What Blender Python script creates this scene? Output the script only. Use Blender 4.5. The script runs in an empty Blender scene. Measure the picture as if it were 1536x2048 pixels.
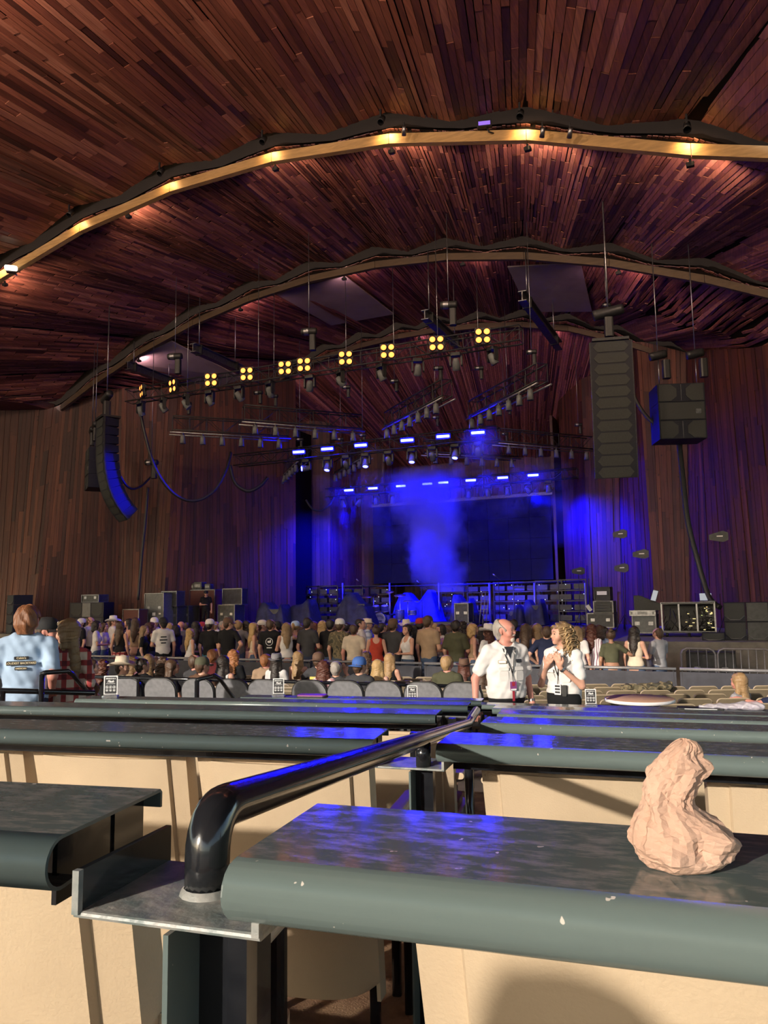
import bpy, bmesh, math, random
import numpy as np
from mathutils import Vector, Matrix, Euler
from math import sin, cos, tan, atan, atan2, radians, degrees, pi, sqrt, hypot, floor, ceil
RND = random.Random(7)
scene = bpy.context.scene
COL = scene.collection

# ------------------------------------------------------------------ camera
# world frame: X across the stage (0 = stage axis), Y from the house towards the stage, Z up, metres
F_PX = 1540.0
CAM = Vector((12.3, 0.0, 2.4))
YAW, PITCH, ROLL = radians(24.6), atan(176 / 1540), 0.015
_f = Vector((-sin(YAW) * cos(PITCH), cos(YAW) * cos(PITCH), sin(PITCH)))
_r = Vector((cos(YAW), sin(YAW), 0))
_u = _r.cross(_f)
_rr = _r * cos(ROLL) - _u * sin(ROLL)
_uu = _r * sin(ROLL) + _u * cos(ROLL)
cd = bpy.data.cameras.new('camera')
cam = bpy.data.objects.new('camera', cd)
COL.objects.link(cam)
cd.sensor_fit = 'VERTICAL'
cd.sensor_height = 36.0
cd.lens = 36.0 * F_PX / 2048
cd.clip_start, cd.clip_end = 0.02, 500
M = Matrix((_rr, _uu, -_f)).transposed().to_4x4()
M.translation = CAM
cam.matrix_world = M
scene.camera = cam

# ------------------------------------------------------------------ light and exposure
vs = scene.view_settings
vs.view_transform, vs.look, vs.gamma, vs.use_curve_mapping = 'Standard', 'None', 1.0, False
vs.exposure = 0.0
scene.cycles.adaptive_threshold = .07
scene.cycles.adaptive_min_samples = 12
scene.cycles.caustics_reflective = False
scene.cycles.caustics_refractive = False
scene.cycles.max_bounces = 4
scene.cycles.diffuse_bounces = 2
scene.cycles.glossy_bounces = 2
scene.cycles.volume_bounces = 0
scene.cycles.sample_clamp_indirect = 6.0
scene.cycles.volume_step_rate = 2.0
world = bpy.data.worlds.new('sky')
scene.world = world
world.use_nodes = True
wn = world.node_tree
wn.nodes.clear()
sky = wn.nodes.new('ShaderNodeTexSky')
sky.sky_type = 'NISHITA'
sky.sun_disc = False
SUN_EL, SUN_AZ = radians(16), radians(-18)
sky.sun_elevation = SUN_EL
sky.sun_rotation = pi - SUN_AZ
bg = wn.nodes.new('ShaderNodeBackground')
bg.inputs['Strength'].default_value = 0.30
wo = wn.nodes.new('ShaderNodeOutputWorld')
wn.links.new(sky.outputs[0], bg.inputs[0])
wn.links.new(bg.outputs[0], wo.inputs[0])
sl = bpy.data.lights.new('sun', 'SUN')
sl.energy = 4.7
sl.color = (1.0, 0.90, 0.77)
sl.angle = radians(0.9)
sun = bpy.data.objects.new('sun', sl)
COL.objects.link(sun)
sun_dir = Vector((-sin(SUN_AZ) * cos(SUN_EL), cos(SUN_AZ) * cos(SUN_EL), -sin(SUN_EL)))
sun.rotation_euler = sun_dir.to_track_quat('-Z', 'Y').to_euler()
sun.location = (2, -30, 14)


# ------------------------------------------------------------------ pixel <-> place
def ray(px, py):
    return _f + _rr * ((px - 768) / F_PX) - _uu * ((py - 1024) / F_PX)
def atY(px, py, Y):
    d = ray(px, py)
    return CAM + d * ((Y - CAM.y) / d.y)
def atZ(px, py, Z):
    d = ray(px, py)
    return CAM + d * ((Z - CAM.z) / d.z)
def atD(px, py, D):
    return CAM + ray(px, py) * D
def proj(p):
    d = Vector(p) - CAM
    z = d.dot(_f)
    if z < 0.01:
        return None
    return (768 + F_PX * d.dot(_rr) / z, 1024 - F_PX * d.dot(_uu) / z, z)

# ------------------------------------------------------------------ materials
MATS = {}
def nd(t, k, **kw):
    n = t.nodes.new(k)
    for a, b in kw.items():
        setattr(n, a, b)
    return n
def mat(name, col=(.5, .5, .5), rough=.5, metal=0., col2=None, nscale=8., bump=0., bscale=None, stretch=(1, 1, 1),
        objcol=False, emit=None, estr=0., spec=.5, alpha=1., trans=0., coat=0., lo=.35, hi=.65):
    if name in MATS:
        return MATS[name]
    m = bpy.data.materials.new(name)
    m.use_nodes = True
    t = m.node_tree
    b = t.nodes['Principled BSDF']
    L = t.links.new
    b.inputs['Roughness'].default_value = rough
    b.inputs['Metallic'].default_value = metal
    b.inputs['Specular IOR Level'].default_value = spec
    b.inputs['Alpha'].default_value = alpha
    b.inputs['Transmission Weight'].default_value = trans
    b.inputs['Coat Weight'].default_value = coat
    b.inputs['Base Color'].default_value = (*col, 1)
    tc = nd(t, 'ShaderNodeTexCoord')
    mp = nd(t, 'ShaderNodeMapping')
    mp.inputs['Scale'].default_value = stretch
    L(tc.outputs['Object'], mp.inputs[0])
    nz = nd(t, 'ShaderNodeTexNoise')
    nz.inputs['Scale'].default_value = nscale
    nz.inputs['Detail'].default_value = 5
    L(mp.outputs[0], nz.inputs['Vector'])
    if col2 is not None or objcol:
        mr = nd(t, 'ShaderNodeMapRange')
        mr.inputs[1].default_value, mr.inputs[2].default_value = lo, hi
        L(nz.outputs[0], mr.inputs[0])
        mx = nd(t, 'ShaderNodeMix', data_type='RGBA')
        L(mr.outputs[0], mx.inputs['Factor'])
        if objcol:
            oi = nd(t, 'ShaderNodeObjectInfo')
            mu = nd(t, 'ShaderNodeMix', data_type='RGBA', blend_type='MULTIPLY')
            mu.inputs['Factor'].default_value = 1
            L(oi.outputs['Color'], mu.inputs[6])
            mu.inputs[7].default_value = (.86, .86, .86, 1)
            L(mu.outputs[2], mx.inputs[6])
            L(oi.outputs['Color'], mx.inputs[7])
        else:
            mx.inputs[6].default_value = (*col, 1)
            mx.inputs[7].default_value = (*col2, 1)
        L(mx.outputs[2], b.inputs['Base Color'])
    if bump:
        n2 = nz
        if bscale:
            n2 = nd(t, 'ShaderNodeTexNoise')
            n2.inputs['Scale'].default_value = bscale
            n2.inputs['Detail'].default_value = 4
            L(mp.outputs[0], n2.inputs['Vector'])
        bp = nd(t, 'ShaderNodeBump')
        bp.inputs['Strength'].default_value = bump
        bp.inputs['Distance'].default_value = .01
        L(n2.outputs[0], bp.inputs['Height'])
        L(bp.outputs[0], b.inputs['Normal'])
    if emit:
        b.inputs['Emission Color'].default_value = (*emit, 1)
        b.inputs['Emission Strength'].default_value = estr
    MATS[name] = m
    return m

def wood(name, cols, stretch, gs=1.0, rough=.55, knots=0.):
    """boards: each board its own tone, long grain, dark streaks"""
    m = bpy.data.materials.new(name)
    m.use_nodes = True
    t = m.node_tree
    b = t.nodes['Principled BSDF']
    L = t.links.new
    oi = nd(t, 'ShaderNodeObjectInfo')
    ge = nd(t, 'ShaderNodeNewGeometry')
    ad = nd(t, 'ShaderNodeMath', operation='ADD')
    L(oi.outputs['Random'], ad.inputs[0])
    L(ge.outputs['Random Per Island'], ad.inputs[1])
    fr = nd(t, 'ShaderNodeMath', operation='FRACT')
    L(ad.outputs[0], fr.inputs[0])
    rp = nd(t, 'ShaderNodeValToRGB')
    e = rp.color_ramp.elements
    while len(e) < len(cols):
        e.new(.5)
    for i, c in enumerate(cols):
        e[i].position = i / (len(cols) - 1)
        e[i].color = (*c, 1)
    L(fr.outputs[0], rp.inputs[0])
    tc = nd(t, 'ShaderNodeTexCoord')
    mp = nd(t, 'ShaderNodeMapping')
    mp.inputs['Scale'].default_value = stretch
    L(tc.outputs['Object'], mp.inputs[0])
    ng = nd(t, 'ShaderNodeTexNoise')
    ng.inputs['Scale'].default_value = 1.0
    ng.inputs['Detail'].default_value = 6
    ng.inputs['Roughness'].default_value = .65
    L(mp.outputs[0], ng.inputs['Vector'])
    mr = nd(t, 'ShaderNodeMapRange')
    mr.inputs[1].default_value, mr.inputs[2].default_value = .3, .7
    mr.inputs[3].default_value, mr.inputs[4].default_value = 1 - .45 * gs, 1 + .35 * gs
    L(ng.outputs[0], mr.inputs[0])
    mx = nd(t, 'ShaderNodeVectorMath', operation='SCALE')
    L(rp.outputs[0], mx.inputs[0])
    L(mr.outputs[0], mx.inputs['Scale'])
    out = mx.outputs[0]
    if knots:
        vo = nd(t, 'ShaderNodeTexVoronoi')
        vo.inputs['Scale'].default_value = knots
        L(tc.outputs['Object'], vo.inputs['Vector'])
        k = nd(t, 'ShaderNodeMapRange')
        k.inputs[1].default_value, k.inputs[2].default_value = .07, .12
        k.inputs[3].default_value, k.inputs[4].default_value = .35, 1
        L(vo.outputs['Distance'], k.inputs[0])
        m2 = nd(t, 'ShaderNodeVectorMath', operation='SCALE')
        L(out, m2.inputs[0])
        L(k.outputs[0], m2.inputs['Scale'])
        out = m2.outputs[0]
    L(out, b.inputs['Base Color'])
    b.inputs['Roughness'].default_value = rough
    bp = nd(t, 'ShaderNodeBump')
    bp.inputs['Strength'].default_value = .25
    bp.inputs['Distance'].default_value = .01
    L(ng.outputs[0], bp.inputs['Height'])
    L(bp.outputs[0], b.inputs['Normal'])
    MATS[name] = m
    return m

def patmat(name, kind):
    """woven / printed cloth patterns in object space"""
    m = bpy.data.materials.new(name)
    m.use_nodes = True
    t = m.node_tree
    b = t.nodes['Principled BSDF']
    b.inputs['Roughness'].default_value = .85
    L = t.links.new
    tc = nd(t, 'ShaderNodeTexCoord')
    rp = nd(t, 'ShaderNodeValToRGB')
    rp.color_ramp.interpolation = 'CONSTANT'
    e = rp.color_ramp.elements
    if kind.startswith('plaid'):
        cols = {'plaid_red': [(.62, .50, .40), (.36, .05, .05), (.13, .02, .025)],
                'plaid_blue': [(.62, .68, .78), (.34, .42, .6), (.2, .25, .42)],
                'plaid_dark': [(.5, .5, .5), (.08, .08, .09), (.02, .02, .02)]}[kind]
        s = nd(t, 'ShaderNodeSeparateXYZ')
        L(tc.outputs['Object'], s.inputs[0])
        vals = []
        for ax, fq in (('X', 9.), ('Z', 8.)):
            mu = nd(t, 'ShaderNodeMath', operation='MULTIPLY')
            mu.inputs[1].default_value = fq
            L(s.outputs[ax], mu.inputs[0])
            fr = nd(t, 'ShaderNodeMath', operation='FRACT')
            L(mu.outputs[0], fr.inputs[0])
            gt = nd(t, 'ShaderNodeMath', operation='GREATER_THAN')
            gt.inputs[1].default_value = .60
            L(fr.outputs[0], gt.inputs[0])
            vals.append(gt.outputs[0])
        ad = nd(t, 'ShaderNodeMath', operation='ADD')
        L(vals[0], ad.inputs[0])
        L(vals[1], ad.inputs[1])
        dv = nd(t, 'ShaderNodeMath', operation='MULTIPLY')
        dv.inputs[1].default_value = .45
        L(ad.outputs[0], dv.inputs[0])
        e[0].position, e[0].color = 0, (*cols[0], 1)
        e[1].position, e[1].color = .3, (*cols[1], 1)
        n = e.new(.7)
        n.color = (*cols[2], 1)
        L(dv.outputs[0], rp.inputs[0])
    elif kind == 'stripes':
        s = nd(t, 'ShaderNodeSeparateXYZ')
        L(tc.outputs['Object'], s.inputs[0])
        mu = nd(t, 'ShaderNodeMath', operation='MULTIPLY')
        mu.inputs[1].default_value = 22
        L(s.outputs['X'], mu.inputs[0])
        fr = nd(t, 'ShaderNodeMath', operation='FRACT')
        L(mu.outputs[0], fr.inputs[0])
        e[0].position, e[0].color = 0, (.75, .72, .75, 1)
        e[1].position, e[1].color = .62, (.28, .16, .22, 1)
        L(fr.outputs[0], rp.inputs[0])
    else:
        nz = nd(t, 'ShaderNodeTexNoise')
        nz.inputs['Scale'].default_value = 9 if kind == 'camo' else 16
        L(tc.outputs['Object'], nz.inputs['Vector'])
        cols = {'camo': [(.10, .085, .05), (.19, .15, .085), (.05, .045, .03)],
                'floral': [(.75, .6, .58), (.5, .25, .28), (.8, .75, .7)]}[kind]
        e[0].position, e[0].color = 0, (*cols[0], 1)
        e[1].position, e[1].color = .47, (*cols[1], 1)
        n = e.new(.56)
        n.color = (*cols[2], 1)
        L(nz.outputs[0], rp.inputs[0])
    L(rp.outputs[0], b.inputs['Base Color'])
    MATS[name] = m
    return m

# ------------------------------------------------------------------ mesh collector
class MB:
    def __init__(s):
        s.v, s.f, s.sm = [], [], []
    def add(s, vs, fs, smooth=False):
        o = len(s.v)
        s.v += [tuple(p) for p in vs]
        s.f += [[i + o for i in f] for f in fs]
        s.sm += [smooth] * len(fs)
        return s
    def box(s, c, d, rot=None, taper=1.0):
        hx, hy, hz = d[0] / 2, d[1] / 2, d[2] / 2
        vs = []
        for z, k in ((-hz, 1), (hz, taper)):
            for x, y in ((-hx, -hy), (hx, -hy), (hx, hy), (-hx, hy)):
                vs.append(Vector((x * k, y * k, z)))
        if rot is not None:
            R = rot if isinstance(rot, Matrix) else Euler(rot).to_matrix()
            vs = [R @ v for v in vs]
        c = Vector(c)
        return s.add([v + c for v in vs], [(3, 2, 1, 0), (4, 5, 6, 7), (0, 1, 5, 4), (1, 2, 6, 5), (2, 3, 7, 6), (3, 0, 4, 7)])
    def rbox(s, c, d, r, rot=None, seg=3, axis=1):
        """box with its four edges along one axis rounded"""
        a = [0, 1, 2]
        a.remove(axis)
        w, h, t = d[a[0]] / 2, d[a[1]] / 2, d[axis] / 2
        r = min(r, w * .98, h * .98)
        ring = []
        for sx, sy, a0 in ((1, 1, 0), (-1, 1, 90), (-1, -1, 180), (1, -1, 270)):
            for i in range(seg + 1):
                th = radians(a0 + 90 * i / seg)
                ring.append((sx * (w - r) + r * cos(th), sy * (h - r) + r * sin(th)))
        n = len(ring)
        vs = []
        for k in (-t, t):
            for p, q in ring:
                v = [0, 0, 0]
                v[a[0]], v[a[1]], v[axis] = p, q, k
                vs.append(Vector(v))
        if rot is not None:
            R = rot if isinstance(rot, Matrix) else Euler(rot).to_matrix()
            vs = [R @ v for v in vs]
        c = Vector(c)
        fs = [list(range(n))[::-1], list(range(n, 2 * n))]
        fs += [(i, (i + 1) % n, n + (i + 1) % n, n + i) for i in range(n)]
        return s.add([v + c for v in vs], fs)
    def tube(s, pts, r, n=8, caps=True, smooth=True):
        pts = [Vector(p) for p in pts]
        rs = r if isinstance(r, (list, tuple)) else [r] * len(pts)
        vs, up = [], None
        for i, p in enumerate(pts):
            if i == 0:
                d = pts[1] - p
            elif i == len(pts) - 1:
                d = p - pts[i - 1]
            else:
                d = (pts[i + 1] - p).normalized() + (p - pts[i - 1]).normalized()
            d = d.normalized() if d.length > 1e-9 else Vector((0, 0, 1))
            if up is None:
                up = Vector((0, 0, 1)) if abs(d.z) < .9 else Vector((1, 0, 0))
            x = d.cross(up)
            if x.length < 1e-6:
                x = d.orthogonal()
            x.normalize()
            y = x.cross(d).normalized()
            up = y
            for k in range(n):
                a = 2 * pi * k / n
                vs.append(p + (x * cos(a) + y * sin(a)) * rs[i])
        fs = []
        for i in range(len(pts) - 1):
            for k in range(n):
                fs.append((i * n + k, i * n + (k + 1) % n, (i + 1) * n + (k + 1) % n, (i + 1) * n + k))
        s.add(vs, fs, smooth)
        if caps:
            o = len(s.v) - len(vs)
            s.f += [[o + k for k in range(n)][::-1], [o + (len(pts) - 1) * n + k for k in range(n)]]
            s.sm += [False, False]
        return s
    def lathe(s, prof, n=16, c=(0, 0, 0), R=None, smooth=True, sc=(1, 1)):
        c = Vector(c)
        vs = []
        for r, z in prof:
            for k in range(n):
                a = 2 * pi * k / n
                v = Vector((r * cos(a) * sc[0], r * sin(a) * sc[1], z))
                vs.append((R @ v if R is not None else v) + c)
        fs = []
        for i in range(len(prof) - 1):
            for k in range(n):
                fs.append((i * n + k, i * n + (k + 1) % n, (i + 1) * n + (k + 1) % n, (i + 1) * n + k))
        return s.add(vs, fs, smooth)
    def prism(s, poly, a, b):
        """poly: list of 3D points, a,b: offsets along which it is extruded"""
        n = len(poly)
        a, b = Vector(a), Vector(b)
        vs = [Vector(p) + a for p in poly] + [Vector(p) + b for p in poly]
        fs = [list(range(n))[::-1], list(range(n, 2 * n))] + [(i, (i + 1) % n, n + (i + 1) % n, n + i) for i in range(n)]
        return s.add(vs, fs)
    def mesh(s, name):
        me = bpy.data.meshes.new(name)
        me.from_pydata(s.v, [], s.f)
        if any(s.sm):
            me.polygons.foreach_set('use_smooth', s.sm)
        me.update()
        return me
    def build(s, name, m, parent=None, loc=None, rz=0.):
        return ob(name, s.mesh(name), m, parent, loc, rz)

def ob(name, me, m=None, parent=None, loc=None, rz=0.):
    o = bpy.data.objects.new(name, me)
    COL.objects.link(o)
    if m is not None and me is not None and hasattr(me, 'materials') and len(me.materials) == 0:
        me.materials.append(MATS[m] if isinstance(m, str) else m)
    if parent is not None:
        o.parent = parent
    if loc is not None:
        o.location = loc
    if rz:
        o.rotation_euler = (0, 0, rz)
    return o
def tag(o, label=None, cat=None, group=None, kind=None):
    if label:
        o['label'] = label
    if cat:
        o['category'] = cat
    if group:
        o['group'] = group
    if kind:
        o['kind'] = kind
    return o
def empty(name, loc=(0, 0, 0), rz=0., label=None, cat=None, group=None):
    o = bpy.data.objects.new(name, None)
    COL.objects.link(o)
    o.location = loc
    o.rotation_euler = (0, 0, rz)
    o.empty_display_size = .1
    return tag(o, label, cat, group)
def copy_tree(o, parent=None):
    c = o.copy()
    COL.objects.link(c)
    c.parent = parent
    for ch in o.children:
        copy_tree(ch, c)
    return c
def text(body, size, m, parent, loc, rot=(pi / 2, 0, 0), shear=0., name='lettering', bold=.0, spacing=1.):
    cu = bpy.data.curves.new(name, 'FONT')
    cu.body = body
    cu.size = size
    cu.align_x, cu.align_y = 'CENTER', 'CENTER'
    cu.shear = shear
    cu.offset = bold
    cu.extrude = .0006
    cu.resolution_u = 3
    cu.space_character = spacing
    tmp = bpy.data.objects.new(name, cu)
    me = bpy.data.meshes.new_from_object(tmp)
    me.name = name
    bpy.data.objects.remove(tmp)
    o = bpy.data.objects.new(name, me)
    COL.objects.link(o)
    me.materials.clear()
    me.materials.append(MATS[m])
    o.parent = parent
    o.location = loc
    o.rotation_euler = rot
    return o
ORD = ['first', 'second', 'third', 'fourth', 'fifth', 'sixth', 'seventh', 'eighth', 'ninth', 'tenth', 'eleventh', 'twelfth',
       'thirteenth', 'fourteenth', 'fifteenth', 'sixteenth', 'seventeenth', 'eighteenth']

# ------------------------------------------------------------------ the palette
mat('dark_metal', (.018, .018, .02), .45, .3, (.03, .03, .033), 20)
mat('black_plastic', (.012, .012, .013), .5, 0, (.02, .02, .021), 30)
mat('black_paint', (.010, .011, .014), .16, 0, (.016, .017, .02), 30, bump=.02, bscale=60, coat=.3)
mat('steel', (.35, .35, .37), .35, .9, (.25, .25, .27), 15)
mat('alu', (.20, .20, .21), .4, .8, (.13, .13, .14), 12)
mat('speaker_box', (.008, .009, .018), .55, 0, (.011, .012, .022), 25, spec=.3)
mat('speaker_grille', (.036, .039, .040), .6, 0, (.046, .049, .050), 60, bump=.3, bscale=160, spec=.25)
mat('case_black', (.03, .033, .035), .5, 0, (.05, .053, .055), 10)
mat('case_grey', (.11, .12, .125), .55, 0, (.14, .15, .155), 12)
mat('case_red', (.10, .03, .025), .7)
mat('white_paper', (.8, .8, .8), .6)
mat('white_plastic', (.78, .76, .76), .4)
mat('sign_black', (.02, .02, .025), .5)
mat('acrylic', (.9, .9, .92), .08, 0, spec=.6, trans=.85)
mat('led_screen', (.006, .006, .06), .6, 0, (.008, .008, .075), 3, spec=.1)
mat('grey_steel', (.30, .29, .30), .45, .4, (.24, .23, .24), 30)
mat('stage_black', (.012, .012, .014), .35, 0, (.02, .02, .022), 4)
mat('concrete', (.21, .19, .165), .85, 0, (.13, .12, .105), 3, bump=.3, bscale=40)
mat('floor_aisle', (.13, .10, .085), .75, 0, (.19, .15, .12), 2.5, bump=.2, bscale=80)
mat('floor_box', (.17, .09, .05), .9, 0, (.30, .18, .10), 7, bump=.35, bscale=120, lo=.4, hi=.62)
mat('drape', (.016, .016, .026), .6, 0, (.03, .03, .045), 6)
mat('grey_vinyl', (.15, .15, .165), .6, 0, (.20, .20, .215), 20)
mat('seat_olive', (.155, .12, .075), .55, 0, (.19, .15, .095), 9)
mat('seat_edge', (.42, .33, .22), .45)
mat('chair_beige', (.62, .48, .325), .5, 0, (.56, .43, .29), 5, bump=.12, bscale=220)
mat('chair_rust', (.16, .055, .03), .8, 0, (.22, .08, .045), 30)
mat('paper_bag', (.52, .32, .23), .85, 0, (.60, .39, .29), 14, bump=.35, bscale=60)
mat('peach_top', (.62, .38, .26), .8, 0, (.55, .33, .22), 12, spec=.1)
mat('poly_bag', (.75, .72, .8), .25, 0, (.6, .55, .66), 18, alpha=.55, bump=.5, bscale=30)
mat('cloth', objcol=True, rough=.85, nscale=9, bump=.10, bscale=26, spec=.2)
mat('skin', objcol=True, rough=.55, nscale=10, lo=.2, hi=.5)
mat('hair', objcol=True, rough=.5, nscale=60, stretch=(1, 1, .12), bump=.6, bscale=90)
mat('felt', objcol=True, rough=.8, nscale=10)
mat('eye_dark', (.02, .015, .012), .3)
mat('lip', (.40, .13, .12), .5)
mat('yellow_print', (.75, .55, .12), .7)
mat('teal_print', (.1, .45, .5), .7)
mat('red_lanyard', (.35, .02, .04), .5)
mat('purple_card', (.25, .06, .22), .4)
mat('lamp_lens_off', (.25, .3, .3), .15, 0, spec=.8)
mat('plaza', (.42, .38, .33), .9, 0, (.36, .33, .29), 3)
mat('lawn', (.12, .12, .05), .95, 0, (.15, .14, .06), .4)
mat('ceiling_void', (.010, .007, .006), .95, spec=.05)
mat('grey_panel', (.30, .23, .22), .8, 0, (.33, .26, .25), 2)
mat('white_flood', (.9, .9, .85), .4, 0, emit=(1, .95, .8), estr=2.2)
mat('violet_flood', (.1, .08, .2), .3, 0, emit=(.32, .16, .85), estr=1.0)
mat('screen_lit', (.1, .1, .1), .3, 0, emit=(.72, .78, .85), estr=.5)
mat('tiny_led', (.1, .1, .1), .3, 0, emit=(.75, .85, 1.0), estr=3.5)
mat('rack_led', (.1, .1, .05), .3, 0, emit=(1., .72, .3), estr=1.6)
mat('rack_led2', (.1, .1, .05), .3, 0, emit=(.75, .9, .3), estr=1.4)
mat('blue_strobe', (.1, .1, .3), .3, 0, emit=(.003, .004, 1.), estr=640)
mat('blue_lens', (.1, .1, .3), .3, 0, emit=(.004, .005, 1.), estr=500)
mat('amber_lamp', (.5, .3, .1), .3, 0, emit=(1., .20, .035), estr=4.2)
mat('chrome_drum', (.5, .5, .55), .25, .85)
mat('drum_shell', (.06, .06, .12), .3, 0, (.1, .1, .2), 20)
mat('drum_head', (.5, .5, .5), .6)
mat('cymbal', (.55, .42, .16), .3, .9)
mat('denim_drape', (.012, .014, .05), .7, 0, (.03, .034, .09), 5)
for k in ('plaid_red', 'plaid_blue', 'plaid_dark', 'stripes', 'camo', 'floral'):
    patmat(k, k)
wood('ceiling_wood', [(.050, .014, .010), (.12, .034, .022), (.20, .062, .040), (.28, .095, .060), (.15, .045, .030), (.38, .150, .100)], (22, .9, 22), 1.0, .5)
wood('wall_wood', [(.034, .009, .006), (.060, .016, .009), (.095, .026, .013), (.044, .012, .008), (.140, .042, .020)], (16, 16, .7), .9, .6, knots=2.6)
wood('beam_wood_dim', [(.075, .044, .024), (.10, .06, .032)], (2, 14, 14), .6, .6)  # darker beam wood: the weaker light on the rear beams put into colour
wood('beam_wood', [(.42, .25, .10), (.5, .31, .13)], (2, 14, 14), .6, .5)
# worn glossy green enamel of the drink rails
def rail_mat():
    m = mat('rail_green', (.055, .10, .095), .3)
    t = m.node_tree
    b = t.nodes['Principled BSDF']
    L = t.links.new
    tc = nd(t, 'ShaderNodeTexCoord')
    mp = nd(t, 'ShaderNodeMapping')
    mp.inputs['Scale'].default_value = (.9, 2.6, 2.6)
    L(tc.outputs['Object'], mp.inputs[0])
    nz = nd(t, 'ShaderNodeTexNoise')
    nz.inputs['Scale'].default_value = 22
    nz.inputs['Detail'].default_value = 8
    nz.inputs['Roughness'].default_value = .7
    L(mp.outputs[0], nz.inputs[0])
    r1 = nd(t, 'ShaderNodeMapRange')
    r1.inputs[1].default_value, r1.inputs[2].default_value = .47, .62
    L(nz.outputs[0], r1.inputs[0])
    # scuffs only where the upward face has been wiped
    ge = nd(t, 'ShaderNodeNewGeometry')
    sp = nd(t, 'ShaderNodeSeparateXYZ')
    L(ge.outputs['Normal'], sp.inputs[0])
    up = nd(t, 'ShaderNodeMapRange')
    up.inputs[1].default_value, up.inputs[2].default_value = .9, .99
    L(sp.outputs['Z'], up.inputs[0])
    f1 = nd(t, 'ShaderNodeMath', operation='MULTIPLY')
    L(r1.outputs[0], f1.inputs[0])
    L(up.outputs[0], f1.inputs[1])
    mx = nd(t, 'ShaderNodeMix', data_type='RGBA')
    mx.inputs[6].default_value = (.120, .155, .150, 1)
    mx.inputs[7].default_value = (.30, .28, .265, 1)
    f2 = nd(t, 'ShaderNodeMath', operation='MULTIPLY')
    f2.inputs[1].default_value = .75
    L(f1.outputs[0], f2.inputs[0])
    L(f2.outputs[0], mx.inputs['Factor'])
    vo = nd(t, 'ShaderNodeTexNoise')
    vo.inputs['Scale'].default_value = 70
    vo.inputs['Detail'].default_value = 2
    L(tc.outputs['Object'], vo.inputs[0])
    r2 = nd(t, 'ShaderNodeMapRange')
    r2.inputs[1].default_value, r2.inputs[2].default_value = .735, .75
    L(vo.outputs[0], r2.inputs[0])
    m2 = nd(t, 'ShaderNodeMix', data_type='RGBA')
    L(r2.outputs[0], m2.inputs['Factor'])
    L(mx.outputs[2], m2.inputs[6])
    m2.inputs[7].default_value = (.55, .5, .45, 1)
    L(m2.outputs[2], b.inputs['Base Color'])
    rr = nd(t, 'ShaderNodeMapRange')
    rr.inputs[3].default_value, rr.inputs[4].default_value = .10, .20
    L(f1.outputs[0], rr.inputs[0])
    r3 = nd(t, 'ShaderNodeMix', data_type='FLOAT')
    L(up.outputs[0], r3.inputs[0])
    r3.inputs[2].default_value = .27
    L(rr.outputs[0], r3.inputs[3])
    L(r3.outputs[0], b.inputs['Roughness'])
    bp = nd(t, 'ShaderNodeBump')
    bp.inputs['Strength'].default_value = .05
    bp.inputs['Distance'].default_value = .0008
    L(nz.outputs[0], bp.inputs['Height'])
    L(bp.outputs[0], b.inputs['Normal'])
    b.inputs['Coat Weight'].default_value = .0
    b.inputs['Coat Roughness'].default_value = .12
rail_mat()
# ================================================================== THE SETTING
def struct(o, kind='structure'):
    o['kind'] = kind
    return o
PIT_Z, STAGE_Z = 0.15, 1.29
# terraces of the box seats: the floor steps down by .169 m every 1.44 m
ROW_S, ROW_D, T0 = 1.44, .169, .207
def frame(angle_deg):
    a = radians(angle_deg)
    return Vector((cos(a), sin(a), 0)), Vector((-sin(a), cos(a), 0))
def FP(angle, s, n, z):
    d, m = frame(angle)
    return Vector((CAM.x, CAM.y, 0)) + d * s + m * n + Vector((0, 0, z))
A_R, A_L, A_M = 7.0, 11.0, 9.0
RAIL_H = .86
def terrace_z(k):            # floor of the box in front of rail k (k = 1 nearest)
    return CAM.z - T0 - ROW_D * (k - 1) - RAIL_H
for k in range(0, 6):
    n0 = -3.0 if k == 0 else .69 + ROW_S * (k - 1)
    n1 = .69 + ROW_S * k
    z = terrace_z(k + 1)
    poly = [FP(A_M, -11, n0, 0), FP(A_M, 9, n0, 0), FP(A_M, 9, n1, 0), FP(A_M, -11, n1, 0)]
    struct(MB().prism(poly, (0, 0, z - .5), (0, 0, z)).build('floor_terrace', 'floor_box'))
zlast = terrace_z(6)
# gently falling floor of the open seating, then the flat pit
n0, n1 = .69 + ROW_S * 5, 15.2
a = [FP(A_M, -17, n0, 0), FP(A_M, 9, n0, 0)]
b = [Vector((-16, 14.6, 0)), Vector((21, 14.6, 0))]
v = [(*a[0].xy, zlast - .12), (*a[1].xy, zlast - .12), (*b[1].xy, PIT_Z), (*b[0].xy, PIT_Z)]
v += [(p[0], p[1], p[2] - .4) for p in v]
struct(MB().add(v, [(0, 1, 2, 3), (7, 6, 5, 4), (0, 4, 5, 1), (1, 5, 6, 2), (2, 6, 7, 3), (3, 7, 4, 0)]).build('floor', 'floor_aisle'))
struct(MB().box((2.5, 18.8, PIT_Z - .2), (37, 8.4, .4)).build('floor_pit', 'floor_aisle'))
def floor_z(Y):
    return PIT_Z + max(0, (14.6 - Y)) * .034
# lawn behind the pavilion
v = []
for x in (-110, 110):
    v += [(x, -36, .9), (x, -80, 9.0), (x, -95, 10.0), (x, -95, -1), (x, -36, -1)]
struct(MB().add(v, [(0, 1, 2, 3, 4), (9, 8, 7, 6, 5), (0, 5, 6, 1), (1, 6, 7, 2), (2, 7, 8, 3), (3, 8, 9, 4), (4, 9, 5, 0)]).build('ground_lawn', 'lawn'))
struct(MB().box((0, -19.5, .85), (120, 33.2, .9)).build('floor_plaza', 'plaza'))
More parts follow.
